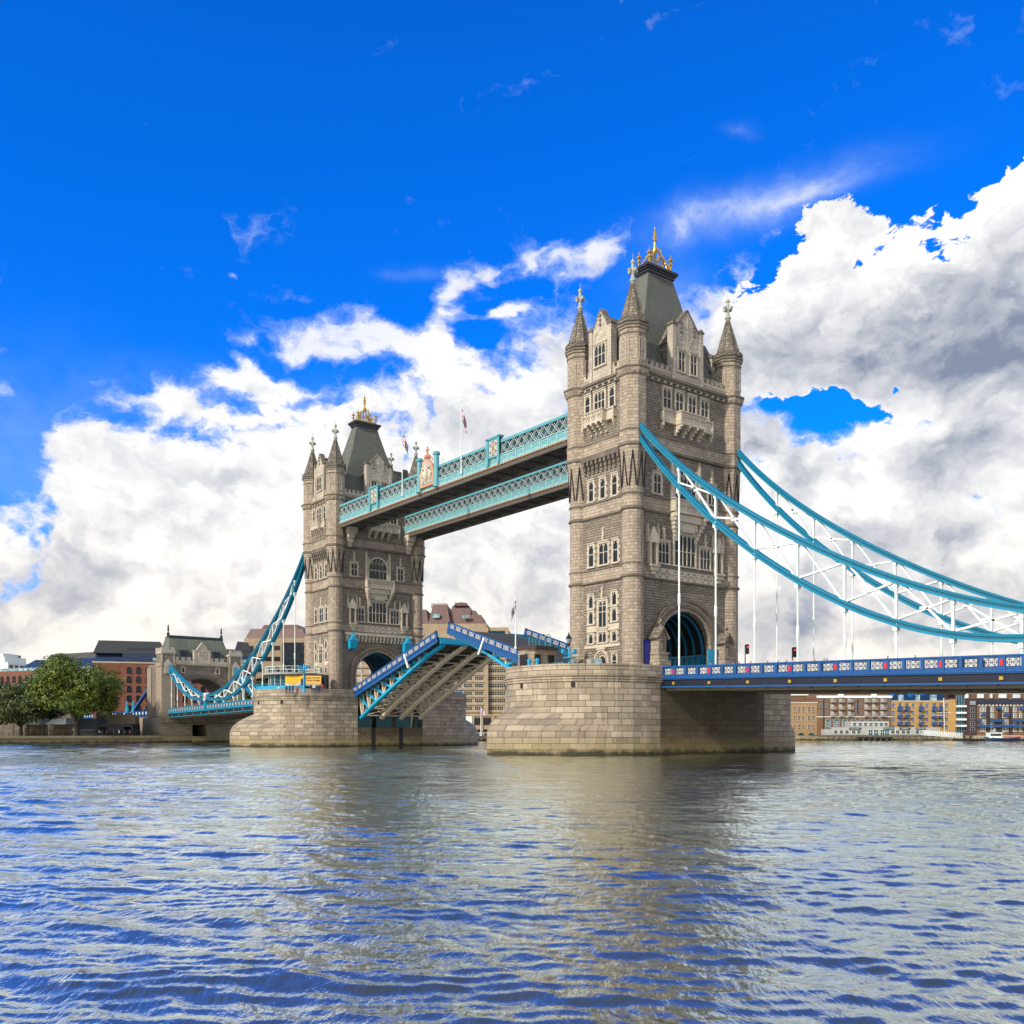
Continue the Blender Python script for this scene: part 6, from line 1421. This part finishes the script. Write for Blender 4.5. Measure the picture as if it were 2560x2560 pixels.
# ------------------------------------------------------------------ quay buildings
rt_ = math.atan2(RT[1], RT[0]); 
def qd(px, d): return P(px, d, g0)
D2 = 262; s2 = S(D2)
r = thing('cafe_shelter', 'open shelter with two pale pitched roofs beneath the small trees at left', 'shelter', qd(34, 259), rt_); cx = lambda px: (px-34)*s2
m = MB()
for a, b in ((34, 98), (110, 163)):
    mid = (a+b)/2; m.hexa([(cx(a), 0, 3.3), (cx(b), 0, 3.3), (cx(b), 6, 3.3), (cx(a), 6, 3.3), (cx(a+18), 0.5, 4.7), (cx(b-2), 0.5, 4.9), (cx(b-2), 5.5, 4.9), (cx(a+18), 5.5, 4.7)])
m.build('roof', 'white', r)
m = MB()
for px in (34, 70, 99, 110, 131, 162): m.box(cx(px)-.08, cx(px)+.08, 0, .16, 0, 3.4)
m.build('post', 'black', r); m = MB(); m.box(cx(34), cx(92), 5.8, 6, 0, 3.2); m.box(cx(112), cx(163), 5, 6, 0, 3.2); m.build('back_wall', 'quay', r)
r = thing('kiosk_building', 'flat dark slate-blue building behind the trunk of the largest tree', 'kiosk', qd(163, 266), rt_); cx = lambda px: (px-163)*S(266)
m = MB(); m.box(0, cx(242), 0, 7, 0, ZP(1796, 266)-g0); m.build('wall', 'slateblue', r)
wp = win_proto(r, 1.1, 1.2, 'aluminium', 'glass'); grid_windows(r, wp, [cx(px) for px in (176, 196, 206, 220, 232)], [.6])
r = thing('arcade_wall', 'pale stone retaining wall with parapet right of the slate-blue kiosk', 'wall', qd(240, 272), rt_); cx = lambda px: (px-240)*S(272)
m = MB(); m.box(0, cx(338), 0, 3, 0, ZP(1790, 272)-g0); merlons(m, 0, cx(338), -.2, .3, ZP(1790, 272)-g0, ZP(1782, 272)-g0, 1.6, 1.2, False); m.build('wall', 'beige_granite', r)
r = thing('kiosk_building', 'long low dark kiosk with wide openings at the foot of the gatehouse', 'kiosk', qd(242, 263), rt_); cx = lambda px: (px-242)*S(263)
m = MB(); m.box(0, cx(330), 0, 5, 2.6, ZP(1810, 263)-g0); m.box(0, cx(330), 3, 5, 0, 2.6)
for px in (242, 266, 288, 305, 328): m.box(cx(px), cx(px)+.5, 0, .5, 0, 2.6)
m.build('wall', 'darkroof', r); m = MB(); m.box(cx(268), cx(304), .1, .2, 1.7, 2.5); m.build('shutter', 'navyroof', r)
r = thing('castle_wall', 'fragment of grey stone castle wall glimpsed between the tree crowns', 'wall', qd(-40, 288), rt_); m = MB(); m.box(0, 22, 0, 3, 0, 5.5); m.box(19, 26, 0, 5, 0, ZP(1768, 288)-g0); merlons(m, 0, 19, 0, .6, 5.5, 6.5, .9, .8, False); m.build('wall', 'rubble', r)
# ------------------------------------------------------------------ people
def body(verts, edges, radii, name):
    me = bpy.data.meshes.new(name); me.from_pydata(verts, edges, []); o = bpy.data.objects.new(name, me); COL.objects.link(o)
    md = o.modifiers.new('skin', 'SKIN'); md.use_smooth_shade = True
    sv = me.skin_vertices[0].data
    for i, r_ in enumerate(radii): sv[i].radius = (r_[0], r_[1])
    sv[0].use_root = True; o.modifiers.new('sub', 'SUBSURF').levels = 1
    dg = bpy.context.evaluated_depsgraph_get(); out = bpy.data.meshes.new_from_object(o.evaluated_get(dg)); bpy.data.objects.remove(o)
    return out
def person_mesh(pose, top, legs, hair='hair'):
    V = [(0, 0, .95), (0, 0, 1.15), (0, 0, 1.38), (0, 0, 1.50), (0, .01, 1.60), (0, .01, 1.72)]; E = [(0, 1), (1, 2), (2, 3), (3, 4), (4, 5)]
    Rr = [(.15, .11), (.14, .10), (.17, .11), (.055, .055), (.085, .095), (.075, .085)]
    def add(p, par, r_): V.append(p); E.append((par, len(V)-1)); Rr.append((r_, r_)); return len(V)-1
    st = .18 if pose == 'walk' else .03
    for s in (-1, 1):
        a = add((s*.10, 0, .88), 0, .10); b = add((s*.11, -s*st*.5, .48), a, .065); c = add((s*.11, -s*st+.02*0, .09), b, .045); add((s*.12, -s*st-.14, .04), c, .04)
        sh_ = add((s*.20, 0, 1.40), 2, .06)
        if pose == 'photo' and s == 1: e = add((.27, -.12, 1.22), sh_, .045); h_ = add((.12, -.33, 1.48), e, .035); add((.08, -.38, 1.52), h_, .03)
        elif pose == 'lean': e = add((s*.27, -.10, 1.14), sh_, .045); h_ = add((s*.16, -.32, 1.08), e, .035); add((s*.10, -.36, 1.07), h_, .03)
        else: e = add((s*.26, .03*s, 1.12), sh_, .045); h_ = add((s*.27, -.08, .86), e, .035); add((s*.265, -.11, .77), h_, .028)
    me = body(V, E, Rr, 'person'); me.materials.clear()
    for x in (legs, top, 'skin', hair): me.materials.append(MATS[x])
    for p in me.polygons:
        c = p.center
        p.material_index = 0 if c.z < .93 else (3 if (c.z > 1.66 or (c.z > 1.54 and c.y > .03)) and abs(c.x) < .12 else 2 if c.z > 1.48 and abs(c.x) < .13 else 1)
        if abs(c.x) > .22 and c.z < .86: p.material_index = 2
    me.name = 'person'; return me
PM = {}
def person(label, loc, rz, pose='stand', top='cloth_dark', legs='cloth_navy', group=None):
    k = (pose, top, legs)
    if k not in PM: PM[k] = person_mesh(pose, top, legs)
    o = bpy.data.objects.new('person', PM[k]); COL.objects.link(o); o.location = loc; o.rotation_euler = (0, 0, rz); tag(o, label, 'person', group); return o
def deckz(X): return 10.85-(X-51.8)*.0297-1.32
G1 = 'people on the footway of the right-hand span'
desc = [(1776, 'stand', 'cloth_tan', 'person in tan behind the blue parapet, just left of the second white hanger'), (1791, 'lean', 'cloth_dark', 'person in dark clothes leaning on the blue parapet beside the second white hanger'),
 (1834, 'stand', 'cloth_dark', 'dark-clothed person at the parapet below the right edge of the near tower'), (1847, 'photo', 'cloth_navy', 'person in navy taking a picture right under the near tower right corner'),
 (1877, 'photo', 'cloth_tan', 'person with raised arm immediately right of the green traffic light post'), (1919, 'stand', 'cloth_navy', 'lone head behind the parapet, midway between the two traffic lights'),
 (1945, 'stand', 'cloth_dark', 'lone head just left of the second traffic light'), (1966, 'photo', 'cloth_dark', 'person in black photographing, directly left of the second traffic light'),
 (1981, 'lean', 'cloth_white', 'person in white top below the second traffic light'), (2036, 'photo', 'cloth_dark', 'person with raised phone right of the third white hanger'),
 (2060, 'stand', 'cloth_navy', 'left one of a pair standing together right of the phone photographer'), (2067, 'stand', 'cloth_dark', 'right one of a pair standing together right of the phone photographer'),
 (2219, 'stand', 'cloth_dark', 'lone head above the parapet over the brown warehouse flats'), (2288, 'stand', 'cloth_navy', 'lone head above the parapet over the yellow warehouse')]
for px, po, tp, lb in desc: q = at_y(px, -8.2); person(lb, (q[0], -8.2, deckz(q[0])), 0.1*(px % 7)-.3, po, tp, 'cloth_navy', G1)
G2 = 'visitors on the right pier'
for px, Y, tp, po, lb in [(1417, -16.5, 'cloth_dark', 'stand', 'taller dark-clothed person standing under the blue davit on the right pier'), (1425, -17.0, 'cloth_dark', 'lean', 'second dark-clothed person huddled right beside the one under the blue davit'), (1373, -17.5, 'cloth_dark', 'lean', 'person in black leaning by the cabin window on the right pier'),
  (1335, -18.0, 'cloth_tan', 'stand', 'person in tan between the two blue bollards on the right pier'), (1462, -14.5, 'cloth_dark', 'lean', 'person in black before the display boards on the right pier'), (1488, -14.0, 'cloth_navy', 'stand', 'person in navy before the pale blue display board'), (1525, -12.8, 'cloth_dark', 'lean', 'person in black leaning beside the pointed doorway')]:
    q = at_y(px, Y); person(lb, (q[0], Y, 9.85-.25), .4, po, tp, 'cloth_dark', G2)
G3 = 'crowd at the rail of the left pier'
k = 0
cw = [('cloth_red', 'red'), ('cloth_dark', 'black'), ('cloth_white', 'white'), ('cloth_dark', 'black'), ('cloth_navy', 'navy'), ('cloth_dark', 'dark')]
for i, px in enumerate([660, 684, 697, 716, 724, 732, 743, 780, 785, 790, 795, 800, 806]):
    Y = -21.0 if px < 740 else -19.5 if px < 790 else -17.5; q = at_y(px, Y); tp, cn = cw[i % 6]
    place = 'left of the yellow banner' if px < 712 else 'below the plain yellow banner' if px < 762 else 'below the banner with writing'
    nth = [' leftmost', 'first', 'second', 'third', 'fourth', 'fifth', 'sixth'][{660: 0, 684: 2, 697: 3}.get(px, (i-3)+1 if px < 762 else (i-7)+1)].strip()
    person(f'{nth} person from left at the pier rail {place}, in {cn}', (q[0], Y, 9.85), .9, 'lean' if i % 2 else 'stand', tp, 'cloth_navy', G3)
G4 = 'people walking on the left shore quay'
for i, px in enumerate((24, 84, 144, 149, 181, 207, 249, 256, 267, 276, 284, 296, 298, 312, 325)):
    q = P(px, 256.5, 1.8); tp, cn = cw[(i*5+2) % 6]
    place = ['under the small tree', 'in the shelter', 'left of the kiosk wall', 'at the left corner of the slate-blue kiosk', 'left of the big trunk', 'right of the big trunk', 'at the left end of the low kiosk', 'second along the low kiosk', 'third along the low kiosk', 'at the shutter of the low kiosk', 'fifth along the low kiosk', 'sixth along the low kiosk', 'seventh, in front of the low kiosk', 'at the right end of the low kiosk', 'by the viaduct arch'][i]
    person(f'person in {cn} on the left quay {place}', q, i*1.3, 'walk' if i % 2 else 'stand', tp, 'cloth_dark', G4)
for i, px in enumerate((1184, 1190, 1196, 1206, 1214, 1222)):
    person(f'{["first", "second", "third", "fourth", "fifth", "sixth"][i]} person from the left on the hotel terrace between the piers', P(px, 325, 1.75), i, 'stand', cw[(i*2+1) % 6][0], 'cloth_dark', 'people on the hotel terrace')
# ------------------------------------------------------------------ right pier fittings
y0 = -17.6; xw = at_y(1286, y0)[0]; xe = at_y(1324, y0)[0]; y1 = at_x(1389, xe)[1]; zt = 13.75-9.85
r = thing('control_cabin', 'stone control cabin with dark doorway and flat brown roof on the right pier', 'cabin', (xw, y0, 9.85)); W_, D_ = xe-xw, y1-y0
m = MB(); pl = [(0, 1.0), (.9, 0), (W_-.9, 0), (W_, .9), (W_, D_), (0, D_)]; m.prism(pl, 0, zt); m.build('wall', 'beige_granite', r)
m = MB(); m.prism([(-.3, .8), (.8, -.3), (W_-.75, -.3), (W_+.3, .75), (W_+.3, D_+.3), (-.3, D_+.3)], zt, zt+.3); m.prism([(.1, 1.1), (1.1, .1), (W_-1.1, .1), (W_-.1, 1.2), (W_-.1, D_-.1), (.1, D_-.1)], zt+.3, zt+.5); m.build('roof', 'darkbrown', r)
for y_, wd in ((D_*.30, .9), (D_*.82, 1.0)):
    m = MB(); m.box(W_-.02, W_+.04, y_-wd/2-.1, y_+wd/2+.1, 1.2, 3.3); f_ = m.build('window', 'bronze', r); m = MB(); m.box(W_+.03, W_+.07, y_-wd/2, y_+wd/2, 1.3, 3.2); m.build('pane', 'glass', f_)
m = MB(); m.box(W_*.36, W_*.72, -.05, .02, 0, 3.2); m.build('door', 'dark', r)
m = MB(); m.box(W_*.86-.5, W_*.86-.15, -.05, .02, 1.2, 3.3); m.build('slit_window', 'glass', r)
m = MB()
for y_ in (D_*.55, D_*.75): m.tube([(W_-.6, y_, zt+.3), (W_-.6, y_, zt+1.9), (W_-.6, y_+.2, zt+2.1), (W_-.6, y_+.5, zt+2.1), (W_-.6, y_+.7, zt+1.9), (W_-.6, y_+.7, zt+.3)], .06, 6)
m.build('ladder_hoop', 'teal', r)
m = MB()
for y_ in np.linspace(.3, D_*.45, 4): m.box(W_-.5, W_-.44, y_-.03, y_+.03, zt+.4, zt+1.5)
m.box(W_-.5, W_-.44, .3, D_*.45, zt+1.45, zt+1.5); m.box(W_-.5, W_-.44, .3, D_*.45, zt+.95, zt+1.0); m.build('roof_rail', 'teal', r)
q = at_y(1289, -15.0); flagpole('white flagpole with dark banner flag standing behind the stone control cabin', (q[0], -15.0, 14.3), zq := 21.6-14.3, .09, ['flag_navy', 'flag_navy', 'flag_white'], 2.0, 1.2, .9, 4, .5, True)
q = at_y(1422, -13.2); t = thing('street_lamp', 'black lantern street lamp beside the left turret of the near tower', 'street lamp', (q[0], -13.2, 9.85))
m = MB(); m.lathe([(0, .22), (.5, .2), (.6, .09), (4.3, .06)], n=8); m.build('post', 'black', t)
m = MB(); m.lathe([(4.3, .12), (4.45, .25), (4.5, .18)], n=6); m.lathe([(5.25, .38), (5.35, .40), (5.75, .12), (5.95, .1), (6.1, .02)], n=6)
for i in range(6): a = math.pi/3*i; m.bar((.17*math.cos(a), .17*math.sin(a), 4.5), (.36*math.cos(a), .36*math.sin(a), 5.27), .035)
ln = m.build('lantern', 'black', t); m = MB(); m.lathe([(4.5, .15), (5.25, .32)], n=6); m.build('glazing', 'glass_light', ln)
def davit(label, loc, h=2.6):
    t = thing('davit_mast', label, 'mast', loc, 0, 'blue painted masts on the piers'); m = MB(); m.lathe([(0, .35), (.4, .3), (.5, .17), (h, .15), (h+.05, .8), (h+.18, .8), (h+.2, .2), (h+1.4, .14)], n=10)
    m.build('mast', 'bascule_cyan', t); m = MB()
    for a in (0, 1.57, 3.14, 4.71): m.bar((.1*math.cos(a), .1*math.sin(a), h+.6), (1.1*math.cos(a), 1.1*math.sin(a), h+.75), .14); m.box(1.0*math.cos(a)-.16, 1.0*math.cos(a)+.16, 1.0*math.sin(a)-.16, 1.0*math.sin(a)+.16, h+.7, h+1.15)
    m.build('arm', 'bascule_cyan', t); return t
q = at_y(1423, -15.8); davit('blue mast with cross arms on the right pier, below the black street lamp', (q[0], -15.8, 9.85), 2.3)
q = at_y(760, -22.0); davit('taller blue mast with round platform on the left pier, between the two banners', (q[0], -22.0, 9.85), 3.6)
t = thing('davit_mast', 'blue mast at the rear nose of the left pier, seen under the bascules', 'mast', (-41.5, 21.5, 9.85), 0, 'blue painted masts on the piers'); m = MB(); m.lathe([(0, .8), (1.2, .75), (1.3, .35), (3.6, .3), (3.7, .6), (3.9, .2)], n=10); m.build('mast', 'bascule_cyan', t)
m = MB()
for a in np.linspace(.3, 2.8, 12): x, y = -41.15+9.9*math.cos(a), 12.3+9.9*math.sin(a); m.bar((x, y, 9.85), (x, y, 11.9), .08)
for zz in (11.3, 11.9):
    pp = [(-41.15+9.9*math.cos(a), 12.3+9.9*math.sin(a), zz) for a in np.linspace(.3, 2.8, 12)]; [m.bar(u_, v_, .07) for u_, v_ in zip(pp, pp[1:])]
tag(m.build('guard_rail', 'bascule_cyan'), 'blue guard rail round the rear nose of the left pier', 'railing')
for k, px in enumerate((1323, 1343)):
    q = at_y(px, -19.3); m = MB(); m.lathe([(0, .26), (1.9, .24), (1.95, .32), (2.2, .32), (2.35, .1)], n=10); o = tag(m.build('bollard', 'bascule_cyan'), ('left' if k == 0 else 'right')+' one of two stout blue posts before the control cabin', 'post', 'blue posts before the cabin'); o.location = (q[0], -19.3, 9.85)
a_ = at_y(1345, -16.0)[0]; b_ = at_y(1412, -16.0)[0]; m = MB()
for x in np.arange(0, b_-a_+2, .26): m.box(x-.035, x+.035, 0, .05, 0, 1.75)
m.box(0, b_-a_+2, -.03, .08, 1.5, 1.58); m.box(0, b_-a_+2, -.03, .08, .3, .38); o = tag(m.build('picket_fence', 'teal'), 'turquoise picket fence right of the control cabin on the right pier', 'fence'); o.location = (a_, -17.9, 9.85)
a_ = at_y(1272, -14.0); m = MB(); m.box(0, 3.6, 0, .1, .7, 1.75); m.box(0, 3.6, -.03, .13, 2.35, 2.42)
for x in (0, 1.2, 2.4, 3.6): m.box(x-.04, x+.04, 0, .1, 0, 2.4)
o = tag(m.build('guard_rail', 'bascule_cyan'), 'bright blue guard rail at the left rim of the right pier', 'railing'); o.location = (31.6, -15.3, 9.85)
for k, (pa, pb, Y, mt, nm) in enumerate([(1431, 1443, -14.6, 'white', 'white and blue display board at the left of the row on the right pier'), (1446, 1462, -14.2, 'bronze', 'brown picture board, second in the row on the right pier'), (1465, 1478, -13.8, 'greypanel', 'grey display board, third in the row on the right pier'), (1483, 1505, -13.4, 'glass_light', 'pale blue display board in front of the pointed doorway')]):
    xa, xb = at_y(pa, Y)[0], at_y(pb, Y)[0]; t = thing('display_board', nm, 'display board', (xa, Y, 9.85), 0, 'display boards by the near tower'); m = MB(); m.box(0, xb-xa, -.04, .04, .5, 2.25); m.build('panel', mt, t); m = MB(); m.box(.02, .1, -.03, .03, 0, .5); m.box(xb-xa-.1, xb-xa-.02, -.03, .03, 0, .5); m.build('leg', 'black', t)
    if mt == 'white': m = MB(); m.slab([(.3, .7), (xb-xa-.3, .8), (xb-xa-.1, 2.1), (.5, 1.9)], -.06, -.045); m.build('print', 'glass_light', t)
# ------------------------------------------------------------------ left pier pavilion
C_ = P(732, 188.4); r = thing('glass_pavilion', 'round glass pavilion with flat canopy and yellow banners on the left pier', 'pavilion', (C_[0], C_[1], 9.85))
m = MB(); m.lathe([(0, 4.5), (3.9, 4.5)], n=28, smooth=True); gl = m.build('glazed_wall', 'glass_teal', r)
m = MB()
for i in range(20): a = 6.283*i/20; m.bar((4.55*math.cos(a), 4.55*math.sin(a), 0), (4.55*math.cos(a), 4.55*math.sin(a), 3.9), .12)
m.build('mullion', 'white', gl)
m = MB(); m.lathe([(3.9, 4.9), (4.05, 5.75), (4.35, 5.8), (4.4, 5.5)], n=32, smooth=True); m.build('canopy', 'greypanel', r)
m = MB()
for i in range(28): a = 6.283*i/28; m.bar((5.2*math.cos(a), 5.2*math.sin(a), 4.4), (5.2*math.cos(a), 5.2*math.sin(a), 5.6), .06)
for zz in (5.0, 5.6): m.tube([(5.2*math.cos(a), 5.2*math.sin(a), zz) for a in np.linspace(0, 6.283, 33)], .04, 5)
m.build('roof_rail', 'white', r)
def banner(pa, pb, mt, txt):
    A_, B_ = P(pa, 183.3), P(pb, 183.6); L = float(np.hypot(*(B_-A_)[:2])); rz_ = math.atan2(B_[1]-A_[1], B_[0]-A_[0])
    m = MB(); m.box(0, L, -.05, .05, 1.75, 3.75); b_ = m.build('banner', mt, r); b_.location = (A_[0]-C_[0], A_[1]-C_[1], 0); b_.rotation_euler = (0, 0, rz_)
    if txt: text(b_, 'Explore inside', .46, (L/2-.1, -.065, 3.35), 'darkbrown'); text(b_, 'Tower Bridge', .46, (L/2-.1, -.065, 2.85), 'darkbrown'); m = MB(); m.box(0, L, -.07, -.052, 1.75, 2.1); m.build('stripe', 'teal', b_)
    else: m = MB(); m.slab([(0, 1.78), (L*.95, 1.78), (L*.98, 2.7), (L*.75, 2.5), (L*.55, 2.0), (L*.25, 2.1), (L*.1, 2.35), (0, 2.2)], -.07, -.055); m.build('cloud_print', 'white', b_)
    if not txt: m = MB(); m.slab([(L*.82, 1.9), (L*.98, 1.9), (L*.98, 3.0), (L*.92, 3.4), (L*.86, 3.0)], -.09, -.072); m.build('tower_print', 'cloth_navy', b_)
    b_['label'] = 'gold banner reading Explore inside Tower Bridge' if txt else 'plain yellow banner with white cloud shape'
banner(713, 759, 'banner_yellow', False); banner(764, 803, 'banner_gold', True)
m = MB(); A_, B_ = P(804, 184), P(817, 184); L = float(np.hypot(*(B_-A_)[:2])); m.box(0, L, 0, 2, 0, 4.0); o = m.build('service_door', 'dark', r); o.location = (A_[0]-C_[0], A_[1]-C_[1], 0); o.rotation_euler = (0, 0, rt_)
m = MB(); Rr = 10.1
for a in np.linspace(3.35, 5.75, 26): x, y = -41.15+Rr*math.cos(a), -12.3+Rr*math.sin(a); m.bar((x, y, 9.85), (x, y, 12.0), .07)
pp = [(-41.15+Rr*math.cos(a), -12.3+Rr*math.sin(a)) for a in np.linspace(3.35, 5.75, 26)]
for (xa, ya), (xb, yb) in zip(pp, pp[1:]): m.bar((xa, ya, 11.25), (xb, yb, 11.25), .05, .75); m.bar((xa, ya, 11.98), (xb, yb, 11.98), .07)
tag(m.build('guard_rail', 'bascule_cyan'), 'blue panelled guard rail round the front of the left pier', 'railing')
# ------------------------------------------------------------------ traffic on the right span
def signal(label, px, Y, h, post):
    q = at_y(px, Y); z = deckz(q[0])-.1; t = thing('traffic_light', label, 'traffic light', (q[0], Y, z), YAW*-1, 'traffic lights on the right span'); m = MB(); m.lathe([(0, .07), (h, .07)], n=8); m.build('post', post, t)
    m = MB(); m.box(.1, .42, -.15, .15, h-1.1, h+.02); 
    for k in range(3): m.box(.14, .38, -.38, -.15, h-.18-k*.36, h-.13-k*.36)
    hd = m.build('signal_head', 'black', t)
    for k, c in enumerate(('signal_red', 'dark', 'dark')): m = MB(); m.lathe([(0, .10), (.03, .10)], n=10); l_ = m.build('lens', c, hd); l_.location = (.26, -.155, h-.3-k*.36); l_.rotation_euler = (math.pi/2, 0, 0)
    return t
signal('left traffic light, green post with red signal lit, near the tower', 1863, -6.0, 3.9, 'teal_dark')
signal('right traffic light on black post among the people on the span', 1981, -6.0, 3.3, 'black')
def car():
    q = at_y(2410, -3.0); X = q[0]; t = thing('parked_car', 'dark car roof showing above the blue parapet near the right edge', 'car', (X, -3.0, deckz(X)+.02), 0)
    m = MB(); sec = [(-2.3, .35, .75), (-2.2, .3, 1.0), (-1.0, .28, 1.08), (-.2, .28, 1.1), (1.5, .28, 1.1), (2.2, .32, 1.0), (2.35, .4, .7)]
    rings = [[(x, -.88, b), (x, -.9, (b+t_)/2), (x, -.8, t_), (x, .8, t_), (x, .9, (b+t_)/2), (x, .88, b)] for x, b, t_ in sec]; m.loft(rings, smooth=True, zuv=False)
    m.loft([[(x, -w_, z) for x, w_, z in ()] or [(-1.2, -.75, 1.08), (1.9, -.75, 1.08), (1.9, .75, 1.08), (-1.2, .75, 1.08)], [(-.5, -.62, 1.5), (1.4, -.62, 1.5), (1.4, .62, 1.5), (-.5, .62, 1.5)]]); m.build('body', 'black', t)
    m = MB(); m.box(-.4, 1.3, -.735, .735, 1.14, 1.44); m.build('window', 'glass', t)
    for x in (-1.45, 1.4):
        for y in (-.85, .85): m = MB(); m.lathe([(-.1, .33), (.1, .33)], n=14); w_ = m.build('wheel', 'black', t); w_.location = (x, y, .33); w_.rotation_euler = (math.pi/2, 0, 0)
    for y in (-.6, .6): m = MB(); m.box(-2.36, -2.28, y-.15, y+.15, .7, .85); m.build('headlight', 'glass_light', t)
    return t
car()
